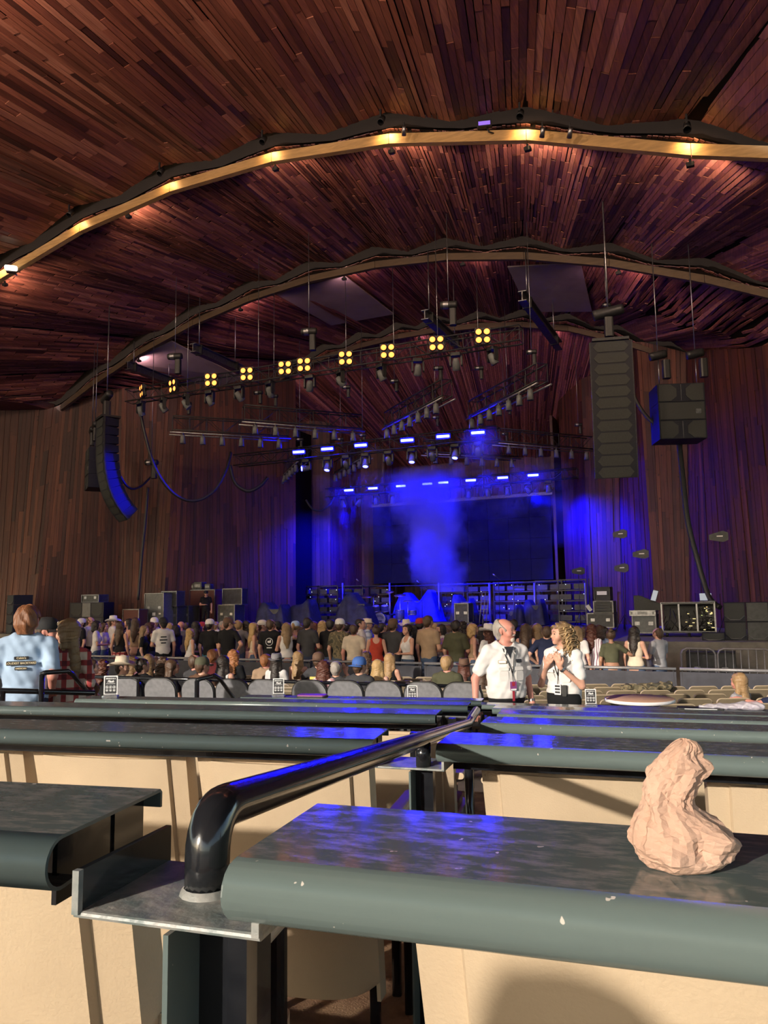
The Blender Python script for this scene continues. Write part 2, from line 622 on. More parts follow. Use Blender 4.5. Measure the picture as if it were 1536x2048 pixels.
# stage
struct(MB().box((0, 30.0, STAGE_Z - .15), (18.6, 20.0, .3)).build('floor_stage', 'stage_black'))
struct(MB().box((0, 20.18, .62), (18.5, .3, 1.05)).build('wall_stage_front', 'stage_black'))
struct(MB().box((15.7, 27.0, .72), (12.8, 13.6, 1.14)).build('wall_stage_right', 'concrete'))
struct(MB().box((-15.7, 28.5, .72), (12.8, 13.6, 1.14)).build('wall_stage_left', 'concrete'))

# ------------------------------------------------------------------ timber ceiling: a pleated barrel in bays between arched beams
FOC = 48.5
def roofP(u):
    return max(10.35, 14.05 - 3.3 * (u / 13.4) ** 2)
def smooth01(a, b, x):
    t = min(1., max(0., (x - a) / (b - a)))
    return t * t * (3 - 2 * t)
def roofQ(u, Y):
    return roofP(u) - .95 * smooth01(5, 13.5, abs(u)) * smooth01(24, 27, Y) - max(0., Y - 30.8) * .70
def fscale(Y):
    return (FOC - Y) / (FOC - 16.4)
PITCH_U = 3.4
def ceil_z(q, Y, Y0, Y1, amp=.36, rise=.06):
    """q: angular coordinate (u at Y=16.4); pleats peak on the folds"""
    u = q * fscale(Y)
    d = q / PITCH_U - .5
    d = abs(d - round(d))            # 0 on a fold, .5 mid-facet
    t = (Y - Y0) / (Y1 - Y0)
    return roofQ(u, Y) + .27 + rise * t + amp * (1 - 2 * d) * (.55 + .45 * t)
BEAM_Y = [9.2, 16.4, 23.6, 30.8, 38.0]
def ceiling(name, Y0, Y1, wid, lmin, lmax, qmax, n_single, label=None, amp=.36, rise=.06, seed=1, courses=0.):
    rnd = random.Random(seed)
    # dark backing
    mb = MB()
    nq = int(2 * qmax / .85) // 2 * 2
    qs = [-qmax + 2 * qmax * i / nq for i in range(nq + 1)]
    ys = [Y0 + (Y1 - Y0) * j / 4 for j in range(5)]
    vs = [(q * fscale(y), y, ceil_z(q, y, Y0, Y1, amp, rise) + .075) for y in ys for q in qs]
    w = nq + 1
    mb.add(vs, [(j * w + i, j * w + i + 1, (j + 1) * w + i + 1, (j + 1) * w + i) for j in range(4) for i in range(nq)])
    root = struct(mb.build(name, 'ceiling_void'))
    nc = int(round(PITCH_U / wid))
    planks = []
    kf = int(ceil(qmax / PITCH_U + .5))
    for k in range(-kf, kf + 1):
        for c in range(nc):
            q0 = (k - .5 + c / nc) * PITCH_U
            q1 = (k - .5 + (c + 1) / nc) * PITCH_U
            if abs(q0 + q1) / 2 > qmax:
                continue
            y = Y0 - rnd.uniform(0, lmax)
            while y < Y1:
                L = rnd.uniform(lmin, lmax)
                eg = .006
                if courses:          # joints fall on common courses, with an open shadow gap
                    nxt = (floor((y + .02) / courses) + rnd.choice([1, 2, 2, 3, 3, 4])) * courses + rnd.uniform(-.03, .03)
                    L = max(.2, nxt - y)
                    eg = rnd.choice([.008, .025, .045])
                a, b_ = max(y, Y0), min(y + L - eg, Y1)
                y += L
                if b_ - a < .08:
                    continue
                dz = rnd.uniform(-.013, .013)
                g = .005 + (rnd.random() < .16) * .012
                ve = []
                for zz in (0, .022):
                    for qq, yy, sg in ((q0, a, 1), (q1, a, -1), (q1, b_, -1), (q0, b_, 1)):
                        ve.append((qq * fscale(yy) + sg * g, yy, ceil_z(qq, yy, Y0, Y1, amp, rise) + dz + zz))
                pr = [proj(ve[i]) for i in range(4)]
                area = 0
                if all(pr):
                    cx = sum(p[0] for p in pr) / 4
                    cy = sum(p[1] for p in pr) / 4
                    if -60 < cx < 1600 and -60 < cy < 1300:
                        area = abs(sum(pr[i][0] * pr[(i + 1) % 4][1] - pr[(i + 1) % 4][0] * pr[i][1] for i in range(4))) / 2
                planks.append((area, ve))
    planks.sort(key=lambda t: -t[0])
    FB = [(0, 1, 2, 3), (7, 6, 5, 4), (4, 5, 1, 0), (5, 6, 2, 1), (6, 7, 3, 2), (7, 4, 0, 3)]
    FB = [tuple(reversed(f)) for f in FB]
    rest = MB()
    for i, (ar, ve) in enumerate(planks):
        if i < n_single and ar > 60:
            MB().add(ve, FB).build('plank', 'ceiling_wood', root)
        else:
            rest.add(ve, FB)
    o = rest.build('plank_field', 'ceiling_wood', root)
    o['kind'] = 'stuff'
    return root
ceiling('ceiling_front', 9.4, 16.1, .15, 1.0, 3.2, 15.0, 300, seed=3)
ceiling('ceiling_middle', 16.45, 23.3, .115, .55, 1.5, 17.5, 300, seed=4, courses=.46)
ceiling('ceiling_stage', 23.65, 30.5, .15, 1.0, 2.6, 22.0, 300, seed=5)
ceiling('ceiling_rear', 30.85, 39.0, .2, 1.5, 3.5, 30.0, 0, seed=6)
# the roof carries on over the seats behind
mb = MB()
nq = 40
qs = [-15 + 30 * i / nq for i in range(nq + 1)]
ys = [-27.0, -12, 0, 9.8]
vs = [(q * 1.1, y, roofP(q * 1.1) + .5 + .2 * (abs((q / 3.4) % 1 - .5))) for y in ys for q in qs]
w = nq + 1
struct(mb.add(vs, [(j * w + i, j * w + i + 1, (j + 1) * w + i + 1, (j + 1) * w + i) for j in range(3) for i in range(nq)]).build('ceiling_house', 'ceiling_wood'))

for sx in (-1, 1):
    v = []
    for y in (-27.0, 33.0):
        for x, z in ((14.2, 10.75), (30.0, 9.6)):
            v += [(sx * x, y, z), (sx * x, y, z + .3)]
    struct(MB().add(v, [(0, 2, 6, 4), (1, 3, 7, 5), (0, 1, 3, 2), (4, 5, 7, 6), (2, 3, 7, 6), (0, 1, 5, 4)]).build('ceiling_wing', 'ceiling_wood'))
# arched beams, one straight length per fold
def arch_beam(idx, Y, h, d, m, umax, drop=0.):
    root = None
    bm = MB()
    qs = []
    k = -8
    while k <= 8:
        qs.append((k + .5) * PITCH_U * fscale(Y))
        k += 1
    qs = [-umax] + [q for q in qs if abs(q) < umax - .3] + [umax]
    segs = []
    for a, b_ in zip(qs[:-1], qs[1:]):
        za, zb = roofQ(a, Y) - drop, roofQ(b_, Y) - drop
        g = .006
        v = []
        for yy in (Y, Y + d):
            v += [(a + g, yy, za), (b_ - g, yy, zb), (b_ - g, yy, zb + h), (a + g, yy, za + h)]
        segs.append(MB().add(v, [(0, 1, 2, 3), (7, 6, 5, 4), (0, 4, 5, 1), (1, 5, 6, 2), (2, 6, 7, 3), (3, 7, 4, 0)]))
    root = struct(segs[0].build('trim_%d' % idx, m))
    for s in segs[1:]:
        s.build('beam_length', m, root)
    return root
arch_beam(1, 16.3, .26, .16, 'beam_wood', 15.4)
arch_beam(2, 23.5, .24, .16, 'beam_wood_dim', 13.6)
arch_beam(3, 30.7, .22, .16, 'beam_wood_dim', 12.2)
# dark closing boards in the light slots behind the beams
for i, Y in ((4, 16.42), (5, 23.62), (6, 30.82)):
    mb = MB()
    qs = [-15.6 + 31.2 * i2 / 30 for i2 in range(31)]
    vs = [(q, Y + .12, roofQ(q, Y) + (.26 if r == 0 else 1.1)) for r in (0, 1) for q in qs]
    struct(mb.add(vs, [(j, j + 1, 32 + j, 31 + j) for j in range(30)]).build('trim_%d' % i, 'ceiling_void'))
    mb = MB()
    vs = [(q, Y - .55 + r * .7, roofQ(q, Y) + 1.1) for r in (0, 1) for q in qs]
    struct(mb.add(vs, [(j, j + 1, 32 + j, 31 + j) for j in range(30)]).build('trim_%d' % (i + 3), 'ceiling_void'))

# ------------------------------------------------------------------ timber walls, folded boards running upward
def timber_wall(name, bot, top, z0, wid, n_single, ztop=None, seed=1, inward=(0, -1, 0)):
    rnd = random.Random(seed)
    def pt(pl, t):
        k = min(int(t * (len(pl) - 1)), len(pl) - 2)
        f = t * (len(pl) - 1) - k
        return Vector((pl[k][0] + (pl[k + 1][0] - pl[k][0]) * f, pl[k][1] + (pl[k + 1][1] - pl[k][1]) * f))
    def zt(x, y):
        return (ztop if ztop else roofQ(x, y) + .40)
    nseg = len(bot) - 1
    inw = Vector(inward)
    planks = []
    back = MB()
    for s in range(nseg):
        ln = max((Vector(bot[s + 1]) - Vector(bot[s])).length, (Vector(top[s + 1]) - Vector(top[s])).length)
        nc = max(2, int(round(ln / wid)))
        tin = Vector(bot[s + 1]) - Vector(bot[s])
        nrm = Vector((tin.y, -tin.x)).normalized()
        if nrm.y > 0:
            nrm = -nrm
        cut = [0.] + sorted(min(.985, max(.015, (c + rnd.uniform(-.22, .22)) / nc)) for c in range(1, nc)) + [1.]
        def P(t, h, off):
            b_ = pt([bot[s], bot[s + 1]], t)
            a = pt([top[s], top[s + 1]], t)
            Zt = zt(a.x, a.y)
            p = b_.lerp(a, h)
            return Vector((p.x + nrm.x * off, p.y + nrm.y * off, z0 + (Zt - z0) * h))
        nb = 10
        for i in range(nb):
            for j in range(nb):
                back.add([P(i / nb, j / nb, -.06), P((i + 1) / nb, j / nb, -.06), P((i + 1) / nb, (j + 1) / nb, -.06), P(i / nb, (j + 1) / nb, -.06)], [(0, 1, 2, 3)])
        for c in range(nc):
            H = zt(*pt([top[s], top[s + 1]], .5)) - z0
            h = 0.
            first = True
            while h < 1:
                L = rnd.uniform(.9, 5.5) / H
                h1 = min(1., h + L)
                if 1 - h1 < .08:
                    h1 = 1.
                off = rnd.uniform(-.008, .022)
                g = .02
                e0, e1 = cut[c] + .004 / ln, cut[c + 1] - .004 / ln
                ve = []
                for o_ in (off, off - .03):
                    ve += [P(e0, h, o_), P(e1, h, o_), P(e1, h1 - .0004, o_), P(e0, h1 - .0004, o_)]
                pr = [proj(v_) for v_ in ve[:4]]
                area = 0
                if all(pr):
                    cx = sum(p[0] for p in pr) / 4
                    if -40 < cx < 1580:
                        area = abs(sum(pr[i][0] * pr[(i + 1) % 4][1] - pr[(i + 1) % 4][0] * pr[i][1] for i in range(4))) / 2
                planks.append((area, [tuple(v_) for v_ in ve]))
                h = h1
    planks.sort(key=lambda t: -t[0])
    root = struct(back.build(name, 'ceiling_void'))
    FB = [(0, 1, 2, 3), (7, 6, 5, 4), (4, 5, 1, 0), (5, 6, 2, 1), (6, 7, 3, 2), (7, 4, 0, 3)]
    rest = MB()
    for i, (ar, ve) in enumerate(planks):
        if i < n_single and ar > 60:
            MB().add(ve, FB).build('plank', 'wall_wood', root)
        else:
            rest.add(ve, FB)
    if rest.v:
        o = rest.build('plank_field', 'wall_wood', root)
        o['kind'] = 'stuff'
    return root
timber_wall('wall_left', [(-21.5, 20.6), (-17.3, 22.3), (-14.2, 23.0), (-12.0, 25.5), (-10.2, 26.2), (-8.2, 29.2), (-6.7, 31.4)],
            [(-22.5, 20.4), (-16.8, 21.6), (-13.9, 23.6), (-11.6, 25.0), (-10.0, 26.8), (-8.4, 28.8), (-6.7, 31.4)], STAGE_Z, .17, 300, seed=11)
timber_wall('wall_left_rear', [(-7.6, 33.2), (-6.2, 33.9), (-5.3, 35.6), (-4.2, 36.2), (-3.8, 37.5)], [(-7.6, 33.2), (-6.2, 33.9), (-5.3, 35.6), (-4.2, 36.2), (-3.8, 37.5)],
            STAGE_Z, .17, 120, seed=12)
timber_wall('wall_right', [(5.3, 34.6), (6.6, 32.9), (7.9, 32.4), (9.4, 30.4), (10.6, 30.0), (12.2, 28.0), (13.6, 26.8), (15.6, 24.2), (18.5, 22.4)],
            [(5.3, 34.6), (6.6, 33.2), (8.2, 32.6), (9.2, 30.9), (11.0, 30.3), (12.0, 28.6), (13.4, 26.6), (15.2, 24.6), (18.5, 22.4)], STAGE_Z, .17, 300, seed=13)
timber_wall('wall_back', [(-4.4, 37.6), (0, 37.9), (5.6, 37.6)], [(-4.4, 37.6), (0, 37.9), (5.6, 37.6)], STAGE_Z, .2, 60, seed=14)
# dark closing faces at the open wall ends
struct(MB().box((-6.9, 32.3, 6.0), (.12, 1.7, 9.4)).build('wall_left_return', 'ceiling_void'))
struct(MB().box((4.9, 36.2, 6.0), (.12, 3.0, 9.4)).build('wall_right_return', 'wall_wood'))
# closed side aisles behind the walls, so that daylight enters only from the house
struct(MB().box((-19, 30, 6), (.3, 19, 12)).build('wall_wing_left', 'ceiling_void'))
struct(MB().box((19.5, 31, 6), (.3, 18, 12)).build('wall_wing_right', 'ceiling_void'))
struct(MB().box((0, 39.6, 6.5), (39, .3, 14)).build('wall_loading', 'ceiling_void'))

# grey acoustic panels under the third bay
def ceil_panel(x0, x1, y0, y1, label, skew=0.):
    v = []
    for zz in (-.10, -.06):
        for x, y in ((x0, y0), (x1, y0), (x1 + skew, y1), (x0 + skew, y1)):
            q = x / fscale(y)
            v.append((x, y, min(ceil_z(q, y, 23.65, 30.5), ceil_z((x0 + x1) / 2 / fscale(y), y, 23.65, 30.5)) + zz))
    o = MB().add(v, [(3, 2, 1, 0), (4, 5, 6, 7), (0, 1, 5, 4), (1, 2, 6, 5), (2, 3, 7, 6), (3, 0, 4, 7)]).build('acoustic_panel', 'grey_panel')
    tag(o, label, 'panel', 'grey panels under the ceiling')
ceil_panel(-3.2, -.2, 24.1, 28.6, 'large grey ceiling panel above the amber lights, middle of the three', .0)
ceil_panel(5.9, 8.3, 24.2, 28.6, 'large grey ceiling panel at the right, beside the hanging steel beam', -.4)
ceil_panel(-10.3, -7.9, 23.8, 28.2, 'large grey ceiling panel at the far left above the truss end', .4)

# ------------------------------------------------------------------ lamps hidden in the slot of the first beam
SLOT = empty
def slot_lamp(u, Y, energy, label, aim, size=.9, blend=.9, col=(1, .62, .26)):
    z = roofP(u) + .40
    t = empty('slot_lamp', (u, Y, z), 0, label, 'lamp', 'lamps in the ceiling slot')
    MB().lathe([(0, .12), (.07, .12), (.075, 0), (.085, -.12), (.07, -.12)], 12, (0, 0, 0), Euler((radians(-35), 0, 0)).to_matrix()).build('housing', 'dark_metal', t)
    MB().box((0, -.06, .14), (.04, .04, .2)).build('bracket', 'dark_metal', t)
    ld = bpy.data.lights.new('slot_light', 'SPOT')
    ld.energy, ld.color, ld.spot_size, ld.spot_blend, ld.shadow_soft_size = energy, col, radians(size * 100), blend, .05
    lo = bpy.data.objects.new('slot_light', ld)
    COL.objects.link(lo)
    lo.parent = t
    lo.location = (0, .13, -.10)
    lo.rotation_euler = Vector(aim).to_track_quat('-Z', 'Y').to_euler()
    return t
names = ['far left', 'second from the left', 'third from the left', 'middle', 'third from the right', 'second from the right', 'far right']
for i, k in enumerate(range(-3, 4)):
    u = (k + .5) * PITCH_U
    slot_lamp(u, 15.93, [26, 28, 28, 34, 42, 44, 34][i], 'small dark lamp washing the arched timber beam, %s' % names[i], (0, .62, -.28), 1.45)
# lamps added under the beams to brighten the next bay of the ceiling
def added_wash_lamp(u, Y, energy, label, col=(1, .72, .52), size=150, tilt=.12):
    t = empty('added_ceiling_lamp', (u, Y, roofQ(u, min(Y, 30.8)) - (.10 if Y > 9 else .7)), 0, label, 'lamp', 'added ceiling wash lamps')
    MB().rbox((0, 0, 0), (.16, .10, .09), .02).build('housing', 'dark_metal', t)
    MB().box((0, -.02, .07), (.05, .04, .08)).build('bracket', 'dark_metal', t)
    ld = bpy.data.lights.new('added_wash_light', 'SPOT')
    ld.energy, ld.color, ld.spot_size, ld.spot_blend, ld.shadow_soft_size = energy, col, radians(size), .6, .06
    lo = bpy.data.objects.new('added_wash_light', ld)
    COL.objects.link(lo)
    lo.parent = t
    lo.location = (0, .09, 0)
    lo.rotation_euler = Vector((0, 1, tilt)).to_track_quat('-Z', 'Y').to_euler()
for i, u in enumerate([-8.5, -3.4, 1.7, 5.1, 8.5, 11.9]):
    added_wash_lamp(u, 16.52, [130, 130, 130, 190, 300, 240][i], 'tiny added wash lamp under the first arched beam, %s from the left' % ORD[i])
for i, u in enumerate([-12, -6, 0, 6, 12]):
    added_wash_lamp(u, 6.9, 1000, 'added wash lamp on the unseen beam above the box seats, %s from the left' % ORD[i], tilt=.05)
for i, u in enumerate([-9.5, -4.5, 0, 4.5, 9.5]):
    added_wash_lamp(u, 23.72, 75, 'tiny added wash lamp under the second arched beam, %s from the left' % ORD[i], (1, .55, .62))
for i, u in enumerate([-6, 0, 6]):
    added_wash_lamp(u, 30.92, 9, 'tiny added wash lamp under the third arched beam, %s from the left' % ORD[i], (1, .5, .7))
# ================================================================== FLOWN RIG
def truss_mesh(L, w=.36, h=.42, bay=.55):
    """box truss along +X, from 0 to L, z from 0 (bottom chords) to h"""
    ch, la = MB(), MB()
    for y in (-w / 2, w / 2):
        for z in (0, h):
            ch.tube([(0, y, z), (L, y, z)], .025, 6)
    n = max(2, int(L / bay))
    for i in range(n + 1):
        x = L * i / n
        for y in (-w / 2, w / 2):
            la.tube([(x, y, 0), (x, y, h)], .013, 4, False)
        for z in (0, h):
            la.tube([(x, -w / 2, z), (x, w / 2, z)], .013, 4, False)
        if i < n:
            x2 = L * (i + 1) / n
            for y in (-w / 2, w / 2):
                la.tube([(x, y, 0 if i % 2 else h), (x2, y, h if i % 2 else 0)], .011, 4, False)
    return ch, la
def truss(a, b, label, group, h=.42, w=.36, m='alu', pipe=False):
    a, b = Vector(a), Vector(b)
    d = b - a
    L = d.length
    t = empty('lighting_truss', a, atan2(d.y, d.x), label, 'truss', group)
    ch, la = truss_mesh(L, w, h)
    ch.build('chord', m, t)
    la.build('lacing', m, t)
    if pipe:
        MB().tube([(-.1, -w / 2 - .05, -.10), (L + .1, -w / 2 - .05, -.10)], .03, 8).build('hanging_pipe', 'steel', t)
        MB().tube([(-.1, w / 2 + .05, -.10), (L + .1, w / 2 + .05, -.10)], .03, 8).build('hanging_pipe', 'steel', t)
    return t
def hoist(x, y, z, label, ztop=None, bag=True, s=1.0, rz=0.3):
    ztop = ztop or roofQ(x, y) + .25
    t = empty('chain_hoist', (x, y, z), rz, label, 'hoist', 'chain hoists under the ceiling')
    R = Euler((0, pi / 2, 0)).to_matrix()
    m = MB().lathe([(0, -.25 * s), (.10 * s, -.25 * s), (.115 * s, -.2 * s), (.115 * s, .2 * s), (.10 * s, .25 * s), (0, .25 * s)], 12, (0, 0, 0), R)
    m.build('motor', 'black_plastic', t)
    MB().lathe([(.118 * s, -.16 * s), (.12 * s, -.15 * s), (.12 * s, -.02 * s), (.118 * s, -.01 * s)], 12, (0, 0, 0), R).build('band', 'steel', t)
    MB().tube([(0, 0, .1), (0, 0, ztop - z)], .012, 5).build('chain', 'steel', t)
    if bag:
        MB().rbox((.12 * s, 0, -.38 * s), (.2 * s, .2 * s, .5 * s), .05, None, 2, 2).build('chain_bag', 'black_plastic', t)
    return t

# ---- moving-head lamp (hangs from z = 0)
def moving_head(name='moving_head'):
    t = empty(name)
    MB().rbox((0, 0, -.05), (.30, .22, .10), .03, None, 2, 2).build('base', 'black_plastic', t)
    for s in (-1, 1):
        MB().rbox((s * .165, 0, -.24), (.05, .12, .34), .05, None, 3, 0).build('yoke_arm', 'black_plastic', t)
    h = MB().lathe([(0, .17), (.07, .16), (.10, .08), (.115, -.06), (.12, -.17), (.10, -.18), (.095, -.165), (0, -.165)], 14, (0, 0, 0))
    hd = h.build('head', 'case_grey', t, (0, 0, -.33))
    MB().lathe([(0, 0), (.092, 0)], 14, (0, 0, -.172)).build('lens', 'lamp_lens_off', hd)
    return t
def blinder():
    t = empty('blinder')
    fr = MB()
    for sx in (-1, 1):
        fr.rbox((sx * .115, 0, 0), (.22, .05, .46), .03)
    fr.build('frame', 'black_plastic', t)
    R = Euler((pi / 2, 0, 0)).to_matrix()
    for sx in (-1, 1):
        for sz in (-1, 1):
            c = MB().lathe([(.105, -.10), (.11, .02), (.10, .05), (.085, .05)], 14, (sx * .115, -.02, sz * .115), R)
            c.build('lamp_can', 'black_plastic', t)
            MB().lathe([(0, .055), (.05, .05), (.082, .035), (.085, .02)], 14, (sx * .115, -.02, sz * .115), R).build('lamp', 'amber_lamp', t)
    MB().box((0, .08, .2), (.05, .12, .06)).build('clamp', 'black_plastic', t)
    return t
def strobe():
    t = empty('strobe_light')
    MB().rbox((0, .04, 0), (.52, .14, .20), .02).build('housing', 'black_plastic', t)
    MB().rbox((0, -.045, 0), (.44, .03, .085), .015).build('lamp_tube', 'blue_strobe', t)
    MB().box((0, -.155, .095), (.54, .35, .012)).build('visor', 'black_plastic', t)  # visor added to keep strobe light off the ceiling
    MB().box((0, .05, .16), (.06, .06, .14)).build('clamp', 'black_plastic', t)
    return t
proto_mh, proto_bl, proto_st = moving_head(), blinder(), strobe()
used = set()
def place(proto, loc, rz, label, cat, group, rx=0.):
    if id(proto) not in used:
        used.add(id(proto))
        t = proto
    else:
        t = copy_tree(proto)
    t.location = loc
    t.rotation_euler = (rx, 0, rz)
    tag(t, label, cat, group)
    return t
def tilt_head(t, rx, ry, lens=None, light=None, col=(.0006, .001, 1), size=14, energy=0):
    for c in t.children:
        if c.name.split('.')[0] == 'head':
            c.rotation_euler = (rx, ry, 0)
            for l in c.children:
                if l.type == 'MESH' and l.name.split('.')[0] == 'lens' and lens:
                    l.data = l.data.copy()
                    l.data.materials.clear()
                    l.data.materials.append(MATS[lens])
            if energy:
                ld = bpy.data.lights.new('beam', 'SPOT')
                ld.energy, ld.color, ld.spot_size, ld.spot_blend, ld.shadow_soft_size = energy, col, radians(size), .5 if size < 60 else 1., .09
                lo = bpy.data.objects.new('beam', ld)
                COL.objects.link(lo)
                lo.parent = c
                lo.location = (0, 0, -.20)

# ---- front truss with amber blinders
FT_Y, FT_Z = 20.7, 9.55
truss((-7.15, FT_Y, FT_Z), (7.15, FT_Y, FT_Z), 'front black lighting truss carrying the row of amber lamps', 'stage trusses', .44, .4, 'dark_metal')
amber_px = [289, 350, 425, 496, 572, 610, 693, 777, 875, 968]
amber_names = ['leftmost amber four-lamp cluster, turned almost edge-on, at the truss end', 'second amber four-lamp cluster from the left, turned sideways under a hoist'] + \
    ['%s amber four-lamp cluster from the left on the front truss' % ORD[i] for i in range(2, 9)] + ['rightmost amber four-lamp cluster on the front truss']
for i, px in enumerate(amber_px):
    x = atY(px, 720, FT_Y - .25).x
    rz = {0: radians(-38), 1: radians(-18)}.get(i, radians(18))
    if i == 0:
        rz = radians(-35)
    place(proto_bl, (x, FT_Y - .30, FT_Z + .24), rz, amber_names[i], 'stage light', 'amber lamps on the front truss', radians(6))
for i, x in enumerate([-6.6, -5.6, -4.6, -3.6, -2.4, -1.2, 0.3, 1.4, 2.8, 4.0, 5.2, 6.3]):
    t = place(proto_mh, (x, FT_Y, FT_Z - .03), radians(RND.uniform(-40, 40)), '%s dark moving-head lamp from the left under the front truss' % ORD[i], 'stage light', 'moving heads under the front truss')
    tilt_head(t, radians(35 + RND.uniform(-10, 10)), radians(RND.uniform(-20, 20)))
for i, px, py in ((0, 350, 713), (1, 618, 663), (2, 897, 610)):
    p = atY(px, py, FT_Y)
    hoist(p.x, p.y, p.z, 'black chain hoist lifting the front truss, %s' % ['at its left end', 'near its middle', 'right of its middle'][i])

# ---- middle truss with blue strobes
MT_Y, MT_Z = 24.9, 7.75
truss((-5.5, MT_Y, MT_Z), (5.2, MT_Y, MT_Z), 'middle lighting truss glowing blue under its strobes', 'stage trusses', .42, .4, 'dark_metal')
mid_px = [598, 655, 722, 815, 887, 957]
for i, px in enumerate(mid_px):
    p = atY(px, 900, MT_Y - .3)
    place(proto_st, (p.x, MT_Y - .30, MT_Z + .23), radians(10), '%s blue strobe bar from the left on the middle truss' % ORD[i], 'stage light', 'blue strobes on the middle truss', radians(12))
mh_px = [(612, 0), (655, 1), (692, 0), (731, 1), (777, 0), (824, 1), (865, 0), (911, 1), (957, 0)]
for i, (px, on) in enumerate(mh_px):
    p = atY(px, 915, MT_Y)
    t = place(proto_mh, (p.x, MT_Y, MT_Z - .03), radians(8), '%s moving-head lamp from the left under the middle truss' % ORD[i], 'stage light', 'moving heads under the middle truss')
    tilt_head(t, radians(-40 if i == 0 else -20 if on else 57), radians(80 if i == 0 else RND.uniform(-8, 8)), 'blue_lens', True, size=26, energy=1500 if on else 15000)

# ---- rear truss
RT_Y, RT_Z = 32.5, 7.38
truss((-5.6, RT_Y, RT_Z), (6.4, RT_Y, RT_Z), 'rear lighting truss just above the video screen', 'stage trusses', .4, .36, 'dark_metal')
rear_px = [698, 746, 802, 855, 887, 942, 1006, 1067]
for i, px in enumerate(rear_px):
    p = atY(px, 970, RT_Y - .3)
    place(proto_st, (p.x, RT_Y - .30, RT_Z + .22), radians(10), '%s blue strobe bar from the left on the rear truss' % ORD[i], 'stage light', 'blue strobes on the rear truss', radians(12))
mh_px = [(686, 0), (718, 1), (752, 0), (785, 1), (862, 1), (893, 1), (937, 0), (976, 1), (1015, 0), (1056, 1), (1097, 0)]
for i, (px, on) in enumerate(mh_px):
    p = atY(px, 980, RT_Y)
    t = place(proto_mh, (p.x, RT_Y, RT_Z - .03), radians(8), '%s moving-head lamp from the left under the rear truss' % ORD[i], 'stage light', 'moving heads under the rear truss')
    tilt_head(t, radians(9 if on else 12), radians({1: 42, 9: -40}.get(i, RND.uniform(-8, 8))), 'blue_lens' if on else None, True, size={1: 100, 9: 100}.get(i, 30), energy=12000 if on else 0)

# ---- chevron trusses with small pipe lamps
def parcan():
    t = empty('pipe_lamp')
    MB().lathe([(0, 0), (.075, 0), (.085, -.1), (.10, -.30), (.085, -.30), (.06, -.27), (0, -.27)], 12).build('housing', 'case_grey', t)
    MB().box((0, 0, .05), (.05, .05, .12)).build('clamp', 'black_plastic', t)
    return t
proto_pc = parcan()
chev = [('A', (-5.46, 21.05), (-2.5, 23.85), 'left outer chevron truss in front of the left wall', 6),
        ('B', (-2.4, 20.95), (.4, 24.05), 'left inner chevron truss below the amber lamps', 6),
        ('C', (4.72, 21.2), (1.5, 24.12), 'right inner chevron truss slanting down to the left', 7),
        ('D', (7.64, 20.95), (4.6, 24.07), 'right outer chevron truss slanting down to the left', 7),
        ('E', (7.05, 31.9), (4.12, 28.5), 'rear right chevron truss beside the tall loudspeaker column', 6),
        ('F', (3.9, 32.1), (.88, 29.1), 'rear chevron truss right of the middle, behind the blue lights', 6),
        ('G', (-4.37, 28.1), (-7.67, 31.8), 'rear left chevron truss near the wall edge', 7),
        ('H', (-1.6, 28.7), (-4.64, 31.8), 'rear chevron truss left of the middle, behind the blue lights', 6)]
CH_Z = 8.42
for nm, a, b, lab, n in chev:
    truss((*a, CH_Z), (*b, CH_Z), lab, 'chevron trusses', .5, .34, 'dark_metal', True)
    a, b = Vector(a), Vector(b)
    d = (b - a).normalized()
    nx = Vector((-d.y, d.x))
    sgn = -1 if nx.y > 0 else 1
    for i in range(n):
        p = a.lerp(b, (i + .5) / n) + nx * sgn * .22
        place(proto_pc, (p.x, p.y, CH_Z - .19), 0, '%s small grey lamp along the %s' % (ORD[i], lab.split(' in front')[0].split(' below')[0].split(' slanting')[0].split(' beside')[0].split(', ')[0].split(' near')[0]), 'stage light', 'lamps on the chevron trusses')
    for j, f in enumerate((.12, .88)):
        p = a.lerp(b, f)
        hoist(p.x, p.y, CH_Z + 1.0 + .5 * j, 'small chain hoist over the %s end of the %s' % (('near', 'far')[j], lab.split(' in front')[0].split(' below')[0].split(' slanting')[0].split(' beside')[0].split(', ')[0].split(' near the')[0]), s=.6)

# ---- steel I-beams on chains
def ibeam(x, y0, y1, z, label):
    t = empty('steel_beam', (x, y0, z), 0, label, 'steel beam', 'hanging steel beams')
    L = y1 - y0
    for zz in (-.15, .15):
        MB().box((0, L / 2, zz), (.26, L, .025)).build('flange', 'alu', t)
    MB().box((0, L / 2, 0), (.03, L, .29)).build('web', 'alu', t)
    for f in (.12, .85):
        MB().tube([(0, L * f, .15), (0, L * f, roofQ(x, y0 + L * f) - z + .3)], .02, 5).build('chain', 'steel', t)
        MB().box((0, L * f, 0), (.29, .06, .37)).build('strap', 'black_plastic', t)
ibeam(-5.47, 22.1, 25.2, 11.75, 'grey steel I-beam hanging above the third amber lamp cluster')
ibeam(-9.1, 22.65, 25.5, 11.75, 'grey steel I-beam hanging at the far left of the rig')
ibeam(6.7, 22.8, 28.2, 11.75, 'long grey steel I-beam hanging right of the amber lamps')
ibeam(3.4, 22.9, 26.4, 11.75, 'grey steel I-beam seen end-on above the amber lamps')

